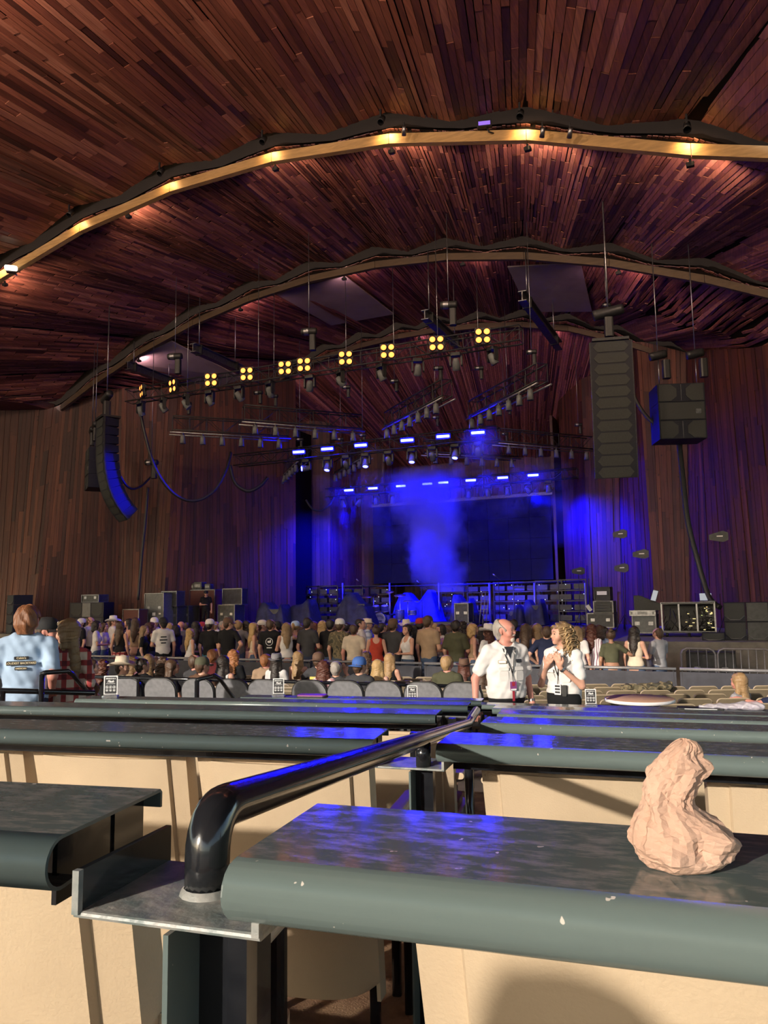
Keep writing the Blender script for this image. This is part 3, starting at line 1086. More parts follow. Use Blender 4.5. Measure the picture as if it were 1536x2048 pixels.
# ---- line arrays
def array_box(w, h, d):
    """front face towards -Y, top at z=0"""
    b = MB()
    b.add([(-w / 2, 0, -h), (w / 2, 0, -h), (w / 2, 0, 0), (-w / 2, 0, 0), (-w * .40, d, -h * .88), (w * .40, d, -h * .88), (w * .40, d, -h * .12), (-w * .40, d, -h * .12)],
          [(0, 1, 2, 3), (7, 6, 5, 4), (0, 4, 5, 1), (1, 5, 6, 2), (2, 6, 7, 3), (3, 7, 4, 0)])
    g = MB()
    gx, e = w * .43, w * .10
    poly = [(-gx + e, -.012, -h * .93), (gx - e, -.012, -h * .93), (gx, -.012, -h * .5), (gx - e, -.012, -h * .07), (-gx + e, -.012, -h * .07), (-gx, -.012, -h * .5)]
    g.prism(poly, (0, 0, 0), (0, .014, 0))
    return b.mesh('cabinet'), g.mesh('grille')
def line_array(x, y, z, rz, n, w, h, d, bend, label, side='right'):
    t = empty('line_array', (x, y, z), rz, label, 'loudspeaker', 'main loudspeaker columns')
    cb, gr = array_box(w, h, d)
    cb.materials.append(MATS['speaker_box'])
    gr.materials.append(MATS['speaker_grille'])
    p = Vector((0, 0, 0))
    ang = 0.
    for i in range(n):
        c = ob('cabinet', cb, None, t, p.copy())
        c.rotation_euler = (ang, 0, 0)
        ob('grille', gr, None, c)
        for s in (-1, 1):
            MB().box((s * (w / 2 + .012), .02, -h / 2), (.024, .05, h * .98)).build('side_rail', 'dark_metal', c)
        p = p + Vector((0, sin(ang) * h, -cos(ang) * h))
        ang += radians(bend[i] if i < len(bend) else bend[-1])
    MB().box((0, d * .5, .05), (w * .9, d * 1.2, .07)).build('flying_frame', 'dark_metal', t)
    MB().rbox((0, d * .4, .42), (.22, .24, .5), .05, None, 2, 2).build('chain_bag', 'black_plastic', t)
    MB().lathe([(0, -.38), (.13, -.38), (.14, -.3), (.14, .3), (.12, .38), (0, .38)], 12, (0, d * .4, .82), Euler((0, radians(80), 0)).to_matrix()).build('motor', 'dark_metal', t)
    MB().tube([(0, d * .4, .9), (0, d * .4, roofQ(x, y) + .3 - z)], .02, 5).build('chain', 'steel', t)
    return t
line_array(9.72, 19.5, 8.80, radians(14), 12, 1.0, .29, .5, [0, 0, 0, .4, .4, .6, .8, 1, 1.2, 1.5, 2], 'tall black loudspeaker column hanging right of the stage')
line_array(-8.0, 20.2, 8.95, radians(-30), 12, 1.0, .32, .55, [.5, .8, 1.2, 1.8, 2.6, 4, 5, 6, 7, 7, 7], 'curved black loudspeaker column hanging left of the stage, side lit blue')
def sub_stack(x, y, z, rz, w, h, d, label, n=3):
    t = empty('hanging_subwoofer', (x, y, z), rz, label, 'loudspeaker', 'hanging bass cabinets')
    for i in range(n):
        c = MB().box((0, d / 2, -h * (i + .5)), (w, d, h * .985)).build('cabinet', 'speaker_box', t)
        if i % 2 == 0:
            for s in (-1, 1):
                a = w * .47
                ft = MB().prism([(s * a, -.015, -h * (i + .95)), (s * a, -.015, -h * (i + .05)), (s * w * .22, -.015, -h * (i + .05)), (s * w * .10, -.015, -h * (i + .3)), (s * w * .10, -.015, -h * (i + .7)), (s * w * .22, -.015, -h * (i + .95))],
                                (0, 0, 0), (0, .014, 0))
                ft.build('grille', 'speaker_grille', c)
            MB().box((0, -.004, -h * (i + .5)), (.012, .01, h * .9)).build('divider', 'alu', c)
        else:
            MB().box((0, -.008, -h * (i + .5)), (w * .94, .016, h * .9)).build('panel', 'speaker_grille', c)
            MB().rbox((w * .34, -.02, -h * (i + .55)), (.14, .02, .13), .02).build('socket_plate', 'alu', c)
    for s in (-1, 1):
        MB().tube([(s * w * .40, .2, 0), (s * w * .40, .2, .75)], .015, 5).build('cable', 'steel', t)
        MB().lathe([(0, -.22), (.11, -.22), (.12, -.15), (.12, .15), (.10, .22), (0, .22)], 12, (s * w * .40, .2, .85), Euler((0, radians(78), 0)).to_matrix()).build('motor', 'dark_metal', t)
        MB().tube([(s * w * .40, .2, .95), (s * w * .40, .2, roofQ(x, y) + .3 - z)], .015, 5).build('chain', 'steel', t)
        MB().rbox((s * w * .40 + .2, .2, .45), (.2, .2, .5), .05, None, 2, 2).build('chain_bag', 'black_plastic', t)
    return t
sub_stack(11.2, 21.5, 8.02, radians(20), 1.22, .50, .85, 'three hanging bass cabinets right of the stage, one side lit blue')
sub_stack(-10.2, 21.8, 8.35, radians(-38), 1.2, .52, .85, 'dark hanging bass cabinets left of the stage, behind the curved column')

# ---- swagged cable looms
def cable(pts, r, label, name='cable_loom', m='black_plastic'):
    P = [Vector(p) for p in pts]
    out = []
    for i in range(len(P) - 1):
        p0, p1, p2, p3 = P[max(i - 1, 0)], P[i], P[i + 1], P[min(i + 2, len(P) - 1)]
        for k in range(6):
            t = k / 6
            out.append(.5 * ((2 * p1) + (p2 - p0) * t + (2 * p0 - 5 * p1 + 4 * p2 - p3) * t * t + (3 * p1 - p0 - 3 * p2 + p3) * t ** 3))
    out.append(P[-1])
    tag(MB().tube(out, r, 7).build(name, m), label, 'cable', 'hanging cable looms')
def pxY(px, py, Y):
    return atY(px, py, Y)
cable([pxY(278, 800, 21), pxY(288, 860, 21), pxY(310, 935, 21.3), pxY(345, 985, 21.8), pxY(385, 1002, 22.4), pxY(425, 985, 23), pxY(450, 945, 23.5), pxY(462, 905, 24)], .055, 'thick black cable loom sagging in front of the left wall')
cable([pxY(460, 930, 25), pxY(470, 965, 25.2), pxY(495, 982, 25.5), pxY(520, 972, 25.8), pxY(535, 955, 26)], .07, 'short black cable loop hanging above the left stage edge')
cable([pxY(612, 1000, 31), pxY(625, 1018, 31), pxY(642, 1021, 31.2), pxY(658, 1010, 31.5), pxY(668, 995, 31.8)], .045, 'thin cable loop hanging in front of the inner left wall')
cable([pxY(232, 935, 20.6), pxY(250, 968, 21), pxY(266, 978, 21.5), pxY(285, 970, 22.5), pxY(300, 955, 23)], .04, 'black cable running from the curved loudspeaker column to a hoist')
cable([pxY(296, 975, 23), pxY(290, 1050, 23), pxY(283, 1120, 23), pxY(276, 1200, 23)], .05, 'straight black cable dropping down the left wall to the stage')
cable([pxY(1358, 885, 22.5), pxY(1366, 960, 22.8), pxY(1375, 1040, 23), pxY(1392, 1110, 23), pxY(1416, 1190, 22.8), pxY(1440, 1215, 22.5)], .075, 'thick black cable dropping from the right bass cabinets to the stage')
cable([pxY(1262, 780, 22), pxY(1280, 815, 22), pxY(1300, 840, 21.9), pxY(1318, 852, 21.8)], .05, 'black cable linking the right loudspeaker column and bass cabinets')
hoist(*atY(303, 925, 23), 'black chain hoist with a bag in front of the left wall')
hoist(*atY(355, 760, 22.5), 'chain hoist left of the chevron trusses') if False else None
hoist(*atY(1213, 610, 23.5), 'chain hook hanging above the right loudspeaker column', bag=False, s=.5)
# video wall
t = empty('video_screen', (0, 35.5, 0), 0, 'big dark video screen hanging behind the blue smoke', 'screen')
for i in range(9):
    for j in range(4):
        MB().box((-4.06 + i * 1.015, 0, 3.71 + j * .975), (1.005, .08, .965)).build('led_panel', 'led_screen', t)
MB().box((0, .05, 7.22), (9.3, .12, .14)).build('header_bar', 'alu', t)
for x in (-4, -1.3, 1.3, 4):
    MB().tube([(x, .05, 7.28), (x, .05, roofQ(x, 35.5) + .2)], .012, 5).build('wire', 'steel', t)
# floodlights on the first beam
p = Vector((7.6, 16.15, roofP(7.6) + .28))
t = empty('flood_lamp', p, radians(15), 'flat flood lamp with a violet face on the arched beam', 'lamp')
MB().rbox((0, 0, 0), (.34, .10, .16), .02).build('housing', 'dark_metal', t)
MB().box((0, -.055, 0), (.27, .01, .09)).build('lamp_face', 'violet_flood', t)
MB().tube([(.05, .05, -.05), (.10, .0, -.2), (.2, .1, -.18)], .02, 6).build('cable', 'dark_metal', t)
p = atY(22, 536, 16.1)
t = empty('flood_lamp', p, radians(40), 'white flood lamp at the left end of the arched beam', 'lamp')
MB().rbox((0, 0, 0), (.34, .22, .16), .05, Euler((radians(20), 0, 0)).to_matrix()).build('housing', 'white_flood', t)
MB().box((0, .02, -.12), (.26, .16, .04)).build('visor', 'alu', t)
MB().tube([(0, .1, 0), (.15, .2, -.15)], .025, 6).build('arm', 'steel', t)
for i, (px, py) in enumerate([(808, 262), (1085, 265), (1140, 266)]):
    p = atY(px, py, 16.0)
    t = empty('slot_spot', p, 0, 'bright little spot lamp in the ceiling slot, %s of three' % ('leftmost', 'middle', 'rightmost')[i], 'lamp', 'bright spots in the slot')
    MB().lathe([(0, .1), (.05, .1), (.06, -.1), (0, -.1)], 10, (0, 0, 0), Euler((.8, .5, 0)).to_matrix()).build('housing', 'steel', t)
    MB().box((0, 0, .16), (.03, .03, .16)).build('bracket', 'dark_metal', t)

# ------------------------------------------------------------------ stage smoke
def smoke():
    m = bpy.data.materials.new('smoke_volume')
    m.use_nodes = True
    t = m.node_tree
    t.nodes.clear()
    L = t.links.new
    out = nd(t, 'ShaderNodeOutputMaterial')
    vol = nd(t, 'ShaderNodeVolumePrincipled')
    vol.inputs['Color'].default_value = (.85, .85, .95, 1)
    vol.inputs['Anisotropy'].default_value = .2
    tc = nd(t, 'ShaderNodeTexCoord')
    nz = nd(t, 'ShaderNodeTexNoise')
    nz.inputs['Scale'].default_value = .62
    nz.inputs['Detail'].default_value = 4
    nz.inputs['Roughness'].default_value = .55
    L(tc.outputs['Object'], nz.inputs['Vector'])
    # plume: a rising column, wider above
    s = nd(t, 'ShaderNodeSeparateXYZ')
    L(tc.outputs['Object'], s.inputs[0])
    def mth(op, a, b=None, c=None):
        n = nd(t, 'ShaderNodeMath', operation=op)
        for i, x in enumerate((a, b, c)):
            if x is None:
                continue
            if isinstance(x, (int, float)):
                n.inputs[i].default_value = x
            else:
                L(x, n.inputs[i])
        return n.outputs[0]
    X, Y, Z = s.outputs
    # axis of the column drifts to the left as it rises
    ax = mth('MULTIPLY', Z, -.16)
    dx = mth('SUBTRACT', X, ax)
    rad = mth('ADD', mth('MULTIPLY', Z, .16), .95)
    r = mth('SQRT', mth('ADD', mth('MULTIPLY', dx, dx), mth('MULTIPLY', Y, Y)))
    q = mth('DIVIDE', r, rad)
    wob = mth('MULTIPLY', mth('SUBTRACT', nz.outputs[0], .5), 2.6)
    core = nd(t, 'ShaderNodeMapRange')
    core.inputs[1].default_value, core.inputs[2].default_value = 1.05, .35
    L(mth('ADD', q, wob), core.inputs[0])
    # thin drifting haze higher up, across the rear truss
    hz = nd(t, 'ShaderNodeMapRange')
    hz.inputs[1].default_value, hz.inputs[2].default_value = .44, .72
    L(nz.outputs[0], hz.inputs[0])
    up = nd(t, 'ShaderNodeMapRange')
    up.inputs[1].default_value, up.inputs[2].default_value = 1.4, 3.6
    L(Z, up.inputs[0])
    d = mth('ADD', mth('MULTIPLY', core.outputs[0], .8), mth('MULTIPLY', mth('MULTIPLY', hz.outputs[0], up.outputs[0]), .20))
    L(d, vol.inputs['Density'])
    L(vol.outputs[0], out.inputs['Volume'])
    o = MB().box((0, 0, 2.35), (11.0, 3.0, 5.3)).build('smoke_plume', m, None, (.75, 31.0, 3.0))
    tag(o, 'glowing blue smoke rising before the video screen', 'smoke', None, 'stuff')
smoke()
def puff(loc, r, dens, label):
    m = bpy.data.materials.new('puff_volume')
    m.use_nodes = True
    t = m.node_tree
    t.nodes.clear()
    L = t.links.new
    out = nd(t, 'ShaderNodeOutputMaterial')
    vol = nd(t, 'ShaderNodeVolumePrincipled')
    vol.inputs['Color'].default_value = (.85, .85, .95, 1)
    tc = nd(t, 'ShaderNodeTexCoord')
    nz = nd(t, 'ShaderNodeTexNoise')
    nz.inputs['Scale'].default_value = 1.6 / r
    L(tc.outputs['Object'], nz.inputs['Vector'])
    ln = nd(t, 'ShaderNodeVectorMath', operation='LENGTH')
    L(tc.outputs['Object'], ln.inputs[0])
    mr = nd(t, 'ShaderNodeMapRange')
    mr.inputs[1].default_value, mr.inputs[2].default_value = r * .95, 0
    mr.inputs[4].default_value = dens
    L(ln.outputs['Value'], mr.inputs[0])
    mu = nd(t, 'ShaderNodeMath', operation='MULTIPLY')
    L(mr.outputs[0], mu.inputs[0])
    L(nz.outputs[0], mu.inputs[1])
    L(mu.outputs[0], vol.inputs['Density'])
    L(vol.outputs[0], out.inputs['Volume'])
    o = MB().lathe([(0, -r), (r * .7, -r * .7), (r, 0), (r * .7, r * .7), (0, r)], 12).build('smoke_puff', m, None, loc)
    tag(o, label, 'smoke', None, 'stuff')
p = atY(962, 890, MT_Y - .7)
puff((p.x, p.y, p.z), .85, .55, 'small blue smoke cloud around the rightmost strobe of the middle truss')
p = atY(912, 940, 28.0)
puff((p.x, p.y, p.z), .45, .8, 'wisp of blue smoke between the middle and rear trusses')

# ================================================================== GEAR ON THE STAGE
def span(px0, px1, Y):
    return atY(px0, 1200, Y).x, atY(px1, 1200, Y).x
def top_z(px, py, Y):
    return atY(px, py, Y).z
def road_case(x0, x1, y, z0, z1, d, label, m='case_black', edge='alu', wheels=True, latches=True, group='road cases', name='road_case', rz=0.):
    w, h = x1 - x0, z1 - z0
    t = empty(name, ((x0 + x1) / 2, y, z0), rz, label, 'road case', group)
    wh = .1 if wheels else 0
    MB().box((0, d / 2, (h + wh) / 2), (w - .03, d - .03, h - wh)).build('body', m, t)
    e = MB()
    for sx in (-1, 1):
        for yy in (0, d):
            e.box((sx * (w / 2 - .015), yy, (h + wh) / 2), (.035, .035, h - wh))
    for zz in (wh, h):
        for yy in (0, d):
            e.box((0, yy, zz), (w, .035, .035))
        for sx in (-1, 1):
            e.box((sx * (w / 2 - .015), d / 2, zz), (.035, d, .035))
    e.build('edging', edge, t)
    if latches:
        for sx in (-.28, .28):
            MB().rbox((sx * w, .005, h * .62), (.13, .02, .1), .01).build('latch', 'steel', t)
    if wheels:
        for sx in (-1, 1):
            MB().lathe([(0, -.025), (.05, -.025), (.05, .025), (0, .025)], 10, (sx * w * .38, .1, .05), Euler((0, pi / 2, 0)).to_matrix()).build('wheel', 'black_plastic', t)
    return t
def cabinet(x0, x1, y, z0, z1, d, label, rz=0., drivers=2, group='stage loudspeakers'):
    w, h = x1 - x0, z1 - z0
    t = empty('speaker_cabinet', ((x0 + x1) / 2, y, z0), rz, label, 'loudspeaker', group)
    MB().box((0, d / 2, h / 2), (w, d, h)).build('body', 'speaker_box', t)
    if drivers == 2:
        for s in (-1, 1):
            a = w * .46
            MB().prism([(s * a, -.012, h * .3), (s * a, -.012, h * .94), (s * w * .15, -.012, h * .94), (s * w * .15, -.012, h * .3), (s * w * .22, -.012, h * .12), (s * w * .38, -.012, h * .12)], (0, 0, 0), (0, .012, 0)).build('grille', 'speaker_grille', t)
        MB().box((0, -.01, h * .5), (w * .24, .015, h * .92)).build('port_panel', 'case_grey', t)
    else:
        a = w * .45
        MB().prism([(-a, -.012, h * .30), (-a, -.012, h * .95), (a, -.012, h * .95), (a, -.012, h * .30), (a * .5, -.012, h * .1), (-a * .5, -.012, h * .1)], (0, 0, 0), (0, .012, 0)).build('grille', 'speaker_grille', t)
        MB().tube([(-a, -.02, h * .30), (-a * .5, -.02, h * .1), (a * .5, -.02, h * .1), (a, -.02, h * .30)], .012, 5).build('grille_rim', 'alu', t)
    return t
# -- left wing
x0, x1 = span(4, 38, 21.6)
zt = top_z(20, 1190, 21.6)
h = (zt - STAGE_Z) / 4
for i in range(4):
    cabinet(x0, x1, 21.6, STAGE_Z + i * h, STAGE_Z + (i + 1) * h - .01, .7, 'dark angled loudspeaker at the far left, %s of four' % ['bottom', 'second from bottom', 'second from top', 'topmost'][i], radians(-25), 1)
x0, x1 = span(145, 203, 23.4)
zt = top_z(170, 1205, 23.4)
zm = top_z(170, 1235, 23.4)
cabinet(x0, x1, 23.4, zm, zt, .7, 'twin-driver speaker cabinet with pale centre panel on the left wing, upper of two', radians(10))
cabinet(x0, x1, 23.4, STAGE_Z, zm - .01, .7, 'twin-driver speaker cabinet on the left wing, lower of two', radians(10))
a0, a1 = span(163, 198, 23.6)
t = road_case(a0, a1, 23.6, zt + .01, top_z(180, 1190, 23.6), .5, 'small black amplifier case on top of the left twin-driver cabinets', wheels=False)
x0, x1 = span(80, 122, 24.0)
road_case(x0, x1, 24.0, STAGE_Z, top_z(100, 1220, 24.0), .6, 'low dark case between the left loudspeaker stacks')
x0, x1 = span(289, 328, 25.0)
t = road_case(x0, x1, 25.0, STAGE_Z, top_z(305, 1187, 25.0), .75, 'tall grey road case with white stickers on the left of the stage', 'case_grey')
for i, (fx, fz, w) in enumerate(((-.36, .45, .10), (0., .45, .16), (.3, .46, .1))):
    MB().box((fx * (x1 - x0), -.006, fz * 1.5), (w, .008, .13 if i == 1 else .06)).build('sticker', 'white_paper', t)
x0, x1 = span(246, 279, 24.2)
t = road_case(x0, x1, 24.2, STAGE_Z, top_z(262, 1219, 24.2), .5, 'open case lid with a brown inside leaning left of the tall road case', 'case_red', wheels=False, latches=False)
x0, x1 = span(330, 355, 25.6)
road_case(x0, x1, 25.6, STAGE_Z, top_z(342, 1213, 25.6), .7, 'black road case under an open drawer case, left of the crew workbench')
road_case(x0 - .12, x1 + .05, 25.5, top_z(342, 1212, 25.6), top_z(340, 1183, 25.6), .5, 'open case with silver edges stacked left of the crew workbench', wheels=False, latches=False)
x0, x1 = span(356, 378, 26.2)
road_case(x0, x1, 26.2, STAGE_Z, top_z(366, 1212, 26.2), .7, 'blue-lit black road case beside the crew workbench')
x0, x1 = span(379, 430, 27.2)
road_case(x0, x1, 27.2, STAGE_Z, top_z(404, 1180, 27.2), .6, 'wide crew workbox with silver edges behind the stagehand', 'case_red', latches=False)
for i, (px, s) in enumerate(((386, .35), (400, .42), (418, .3))):
    xx = atY(px, 1180, 27.4).x
    z = top_z(404, 1180, 27.2)
    t = empty('equipment_box', (xx, 27.4, z + .02), 0, 'small blue-lit device on top of the crew workbox, %s of three' % ('left', 'middle', 'right')[i], 'device', 'devices on the workbox')
    MB().rbox((0, 0, s * .4), (s, s * .8, s * .8), .04).build('body', 'case_black', t)
    MB().box((0, -s * .42, s * .4), (s * .7, .02, s * .3)).build('display', 'alu', t)
x0, x1 = span(436, 470, 27.0)
zt = top_z(450, 1210, 27.0)
t = road_case(x0, x1, 27.0, STAGE_Z, zt, .7, 'blue-lit road case with a big stencilled letter, right of the stagehand')
text('P', .42, 'alu', t, (0, -.03, .38))
text('V', .42, 'alu', t, (.16, -.035, .3))
road_case(x0, x1 + .15, 27.3, zt + .02, top_z(450, 1178, 27.3), .4, 'open case lid standing on the road case right of the stagehand', 'drape', wheels=False, latches=False)
# -- draped backline
def drape_box(x0, x1, y, z1, d, label, peaks=2, m='denim_drape', z0=STAGE_Z, seed=0):
    r = random.Random(seed)
    nx, ny = 22, 10
    w = x1 - x0
    vs = []
    ph = [r.uniform(0, 6) for _ in range(4)]
    for j in range(ny + 1):
        for i in range(nx + 1):
            u, v_ = i / nx * 2 - 1, j / ny * 2 - 1
            e = max(abs(u), abs(v_))
            f = 1 if e < .72 else max(0., 1 - (e - .72) / .28)
            f = f * f * (3 - 2 * f)
            fold = .05 * sin(u * 11 + ph[0]) * (1 - f) + .05 * sin(v_ * 8 + u * 6 + ph[1])
            top = (z1 - z0) * (.86 + .14 * cos(peaks * pi * u + ph[2]) )
            sag = .10 * (1 - cos(u * 5 + ph[3]))
            z = z0 + .02 + f * (top - sag)
            k = 1 + .14 * (1 - f) * (1 + .4 * sin(u * 9))
            vs.append((u * w / 2 * k, v_ * d / 2 * k + fold, z - z0))
    mb = MB().add(vs, [(j * (nx + 1) + i, j * (nx + 1) + i + 1, (j + 1) * (nx + 1) + i + 1, (j + 1) * (nx + 1) + i) for j in range(ny) for i in range(nx)], True)
    t = empty('covered_equipment', ((x0 + x1) / 2, y, z0), 0, label, 'covered equipment', 'equipment under dark cloths')
    mb.build('cover_cloth', m, t)
    MB().box((0, 0, (z1 - z0) * .35), (w * .75, d * .7, (z1 - z0) * .66)).build('equipment', 'case_black', t)
    return t
for i, (p0, p1, py, Y, lab, pk) in enumerate([(522, 577, 1200, 27.5, 'dark cloth draped over low gear at the left, taller of the pair', 1), (575, 632, 1196, 28.2, 'dark cloth draped over wide gear left of the stage middle', 1),
        (676, 745, 1186, 29.0, 'tall dark cloth hung over gear left of the drum kit', 1), (790, 880, 1180, 33.2, 'big dark cloth peaked over gear behind the drum kit', 2),
        (905, 950, 1182, 31.5, 'dark blue-lit cloth slumped over gear right of the drums', 1), (1018, 1050, 1208, 31.0, 'low dark cloth over gear near the right rack carts', 1),
        (1048, 1090, 1192, 31.5, 'dark cloth over an upright cabinet near the right rack carts', 1), (930, 960, 1218, 29.5, 'flat dark cloth over a low box right of the drums', 1)]):
    x0, x1 = span(p0, p1, Y)
    drape_box(x0, x1, Y, top_z((p0 + p1) / 2, py, Y), 1.0, lab, pk, seed=i)
# -- dark rack carts across the rear of the stage
def cart(x, y, w, h, label):
    t = empty('rack_cart', (x, y, STAGE_Z), 0, label, 'rack cart', 'rack carts at the rear of the stage')
    f = MB()
    for sx in (-1, 1):
        for yy in (0, .7):
            f.box((sx * (w / 2 - .02), yy, h / 2), (.04, .04, h))
    f.build('post', 'dark_metal', t)
    for k in range(5):
        MB().box((0, 0, .12 + k * (h - .16) / 4), (w, .05, .05)).build('crossbar', 'dark_metal', t)
    for k in range(4):
        for s in (-1, 1):
            MB().rbox((s * w * .25, .2, .28 + k * (h - .16) / 4), (w * .4, .3, .22), .03).build('lamp_unit', 'case_black', t)
    for k in range(5):
        MB().box((RND.uniform(-.45, .45) * w, -.03, RND.uniform(.3, 1) * h), (.022, .01, .022)).build('indicator', 'tiny_led', t)
    return t
for i, (px, Y) in enumerate([(618, 32.6), (655, 32.6), (705, 33.6), (760, 34.4), (905, 34.2), (958, 34.2), (1012, 34.0), (1052, 33.8), (1098, 32.8), (1145, 31.6)]):
    x = atY(px, 1200, Y).x
    cart(x, Y, 1.15, 1.85, '%s dark rack cart from the left along the rear of the stage' % ORD[i])
for i, (px, Y) in enumerate([(591, 33.0), (685, 33.6), (779, 33.4), (877, 33.2), (978, 33.0), (1068, 32.6), (1170, 31.0)]):
    p = atY(px, 1166, Y)
    t = empty('light_post', (p.x, Y, STAGE_Z), 0, '%s slim pale post from the left at the rear of the stage' % ORD[i], 'post', 'slim posts on the stage')
    MB().tube([(0, 0, .05), (0, 0, p.z - STAGE_Z)], .035, 7).build('tube', 'grey_steel', t)
    MB().lathe([(0, 0), (.2, 0), (.2, .03), (.05, .05)], 12).build('base', 'dark_metal', t)
# horizontal pipe on the posts
p0, p1 = atY(595, 1172, 33.6), atY(1165, 1172, 33.0)
tag(MB().tube([(p0.x, 33.7, 3.05), (p1.x, 33.4, 3.05)], .03, 7).build('rear_pipe', 'dark_metal'), 'long dark pipe running across the rear of the stage', 'pipe')
# -- drum kit
c = atY(762, 1240, 30.5)
t = empty('drum_kit', (c.x + .55, 30.5, STAGE_Z), radians(12), 'drum kit with an emblem on the bass drum, lit blue', 'drum kit')
R = Euler((pi / 2, 0, 0)).to_matrix()
def drum(x, y, z, r, d, Rm, name):
    o = MB().lathe([(r, -d / 2), (r, d / 2)], 18, (x, y, z), Rm).build(name, 'drum_shell', t)
    hd = MB()
    hd.lathe([(0, d / 2 - .005), (r * .97, d / 2 - .005)], 18, (x, y, z), Rm).lathe([(0, -d / 2 + .005), (r * .97, -d / 2 + .005)], 18, (x, y, z), Rm)
    hd.build('drum_head', 'drum_head', o)
    h = MB()
    for s in (-1, 1):
        h.lathe([(r * .96, s * d / 2 - .02), (r * 1.03, s * d / 2 - .02), (r * 1.03, s * d / 2 + .02), (r * .96, s * d / 2 + .02)], 18, (x, y, z), Rm)
    h.build('hoop', 'chrome_drum', o)
    return o
bd = drum(0 - .55, 0, .29, .28, .42, R, 'bass_drum')
em = MB()
for a in range(9):
    th = pi * (a + .5) / 9
    em.prism([(-.55 + cos(th) * .09, -.215, .30 + sin(th) * .07), (-.55 + cos(th + .12) * .21, -.215, .32 + sin(th + .12) * .15), (-.55 + cos(th - .12) * .21, -.215, .32 + sin(th - .12) * .15)], (0, 0, 0), (0, -.004, 0))
em.box((-.55, -.217, .22), (.26, .004, .05))
em.build('emblem', 'drum_shell', bd)
Z0 = Matrix.Identity(3)
drum(-.75, .1, .75, .15, .22, Euler((.3, 0, 0)).to_matrix(), 'tom_drum')
drum(-.35, .1, .75, .16, .24, Euler((.3, 0, 0)).to_matrix(), 'tom_drum')
drum(.25, .35, .45, .2, .42, Z0, 'floor_tom')
drum(.85, .1, .55, .18, .16, Z0, 'snare_drum')
drum(-1.05, .5, .6, .18, .15, Z0, 'snare_drum')
for x, y, z, r, rx in ((-1.15, .1, 1.25, .24, .2), (-.15, .2, 1.45, .2, .3), (.3, .2, 1.3, .26, .25), (-.9, .3, 1.35, .2, -.2), (.6, .4, 1.05, .22, .1)):
    st = MB().tube([(x, y, .05), (x, y, z)], .014, 6)
    for k in range(3):
        a = 2 * pi * k / 3
        st.tube([(x, y, .3), (x + .22 * cos(a), y + .22 * sin(a), .02)], .01, 5)
    o = st.build('cymbal_stand', 'chrome_drum', t)
    MB().lathe([(0, .03), (.05, .025), (r, 0), (r, -.004), (.05, .018), (0, .022)], 20, (x, y, z), Euler((rx, 0, 0)).to_matrix()).build('cymbal', 'cymbal', o)
MB().lathe([(0, .5), (.17, .5), (.17, .44), (.03, .42), (.03, .03), (.2, 0)], 12, (-.2, .9, 0)).build('stool', 'black_plastic', t)
# low risers and a wedge
x0, x1 = span(820, 960, 28.5)
o = MB().box((0, 0, .10), (x1 - x0, 1.6, .2)).box((0, .1, .16), (x1 - x0 - .3, 1.3, .14))
tag(o.build('stage_riser', 'stage_black', None, ((x0 + x1) / 2, 28.5, STAGE_Z)), 'low black riser right of the drum kit, edges lit blue', 'riser')
x0, x1 = span(935, 962, 29.8)
road_case(x0, x1, 28.2, STAGE_Z, top_z(945, 1207, 28.2), .6, 'low box with a bright blue top on the riser right of the drums')
# leaning keyboard stand / folded ladder shape right of the drums
x0, x1 = span(958, 975, 28.0)
t = empty('folded_stand', ((x0 + x1) / 2, 28.0, STAGE_Z), 0, 'folded stand of pale tubes leaning right of the drums', 'stand')
for i in range(3):
    MB().tube([(-.2 + i * .13, 0, .02), (-.06 + i * .13, .1, 1.35)], .016, 6).build('tube', 'grey_steel', t)
MB().tube([(-.12, .05, .7), (.15, .05, .7)], .014, 6).build('brace', 'grey_steel', t)
# microphone stands
for i, (px, py, Y) in enumerate([(997, 1150, 29.0), (722, 1160, 30.0), (843, 1163, 31.5)]):
    p = atY(px, py, Y)
    t = empty('microphone_stand', (p.x, Y, STAGE_Z), 0, 'microphone on a boom stand, %s' % ('right of the screen middle', 'left of the drum kit', 'right behind the drum kit')[i], 'microphone stand', 'microphone stands')
    h = p.z - STAGE_Z
    MB().tube([(0, 0, .03), (0, 0, h - .25)], .012, 6).build('pole', 'dark_metal', t)
    MB().tube([(.28, 0, h - .35), (-.18, 0, h)], .01, 6).build('boom', 'dark_metal', t)
    MB().lathe([(0, .05), (.028, .03), (.028, -.02), (.018, -.1), (0, -.1)], 10, (-.2, 0, h + .02), Euler((0, -.9, 0)).to_matrix()).build('microphone', 'steel', t)
    MB().lathe([(0, 0), (.15, 0), (.14, .02), (.02, .03)], 14).build('base', 'dark_metal', t)
# -- right wing racks and consoles
x0, x1 = span(1172, 1226, 26.5)
zt = top_z(1200, 1227, 26.5)
t = road_case(x0, x1, 26.5, STAGE_Z, zt, .8, 'stagehand rack of black cases with silver edges right of the screen')
x0b, x1b = span(1186, 1226, 26.5)
t = road_case(x0b, x1b, 26.5, zt + .01, top_z(1205, 1203, 26.5), .7, 'open rack with silver frame standing on the right-hand case', wheels=False, latches=False)
for k in range(4):
    MB().box((0, -.03, .1 + k * .09), ((x1b - x0b) * .7, .02, .05)).build('rack_unit', 'dark_metal', t)
z2 = top_z(1205, 1203, 26.5)
t = road_case(x0b + .02, x1b - .1, 26.6, z2 + .04, top_z(1200, 1175, 26.6), .6, 'black padded case on top of the open rack, white paper on it', 'drape', 'black_plastic', False, False)
MB().box((0, -.02, .24), (.32, .01, .12)).build('paper', 'white_paper', t)
p = atY(1178, 1216, 26.4)
o = MB().box((0, 0, 0), (.12, .012, .24), (.5, -.5, 0))
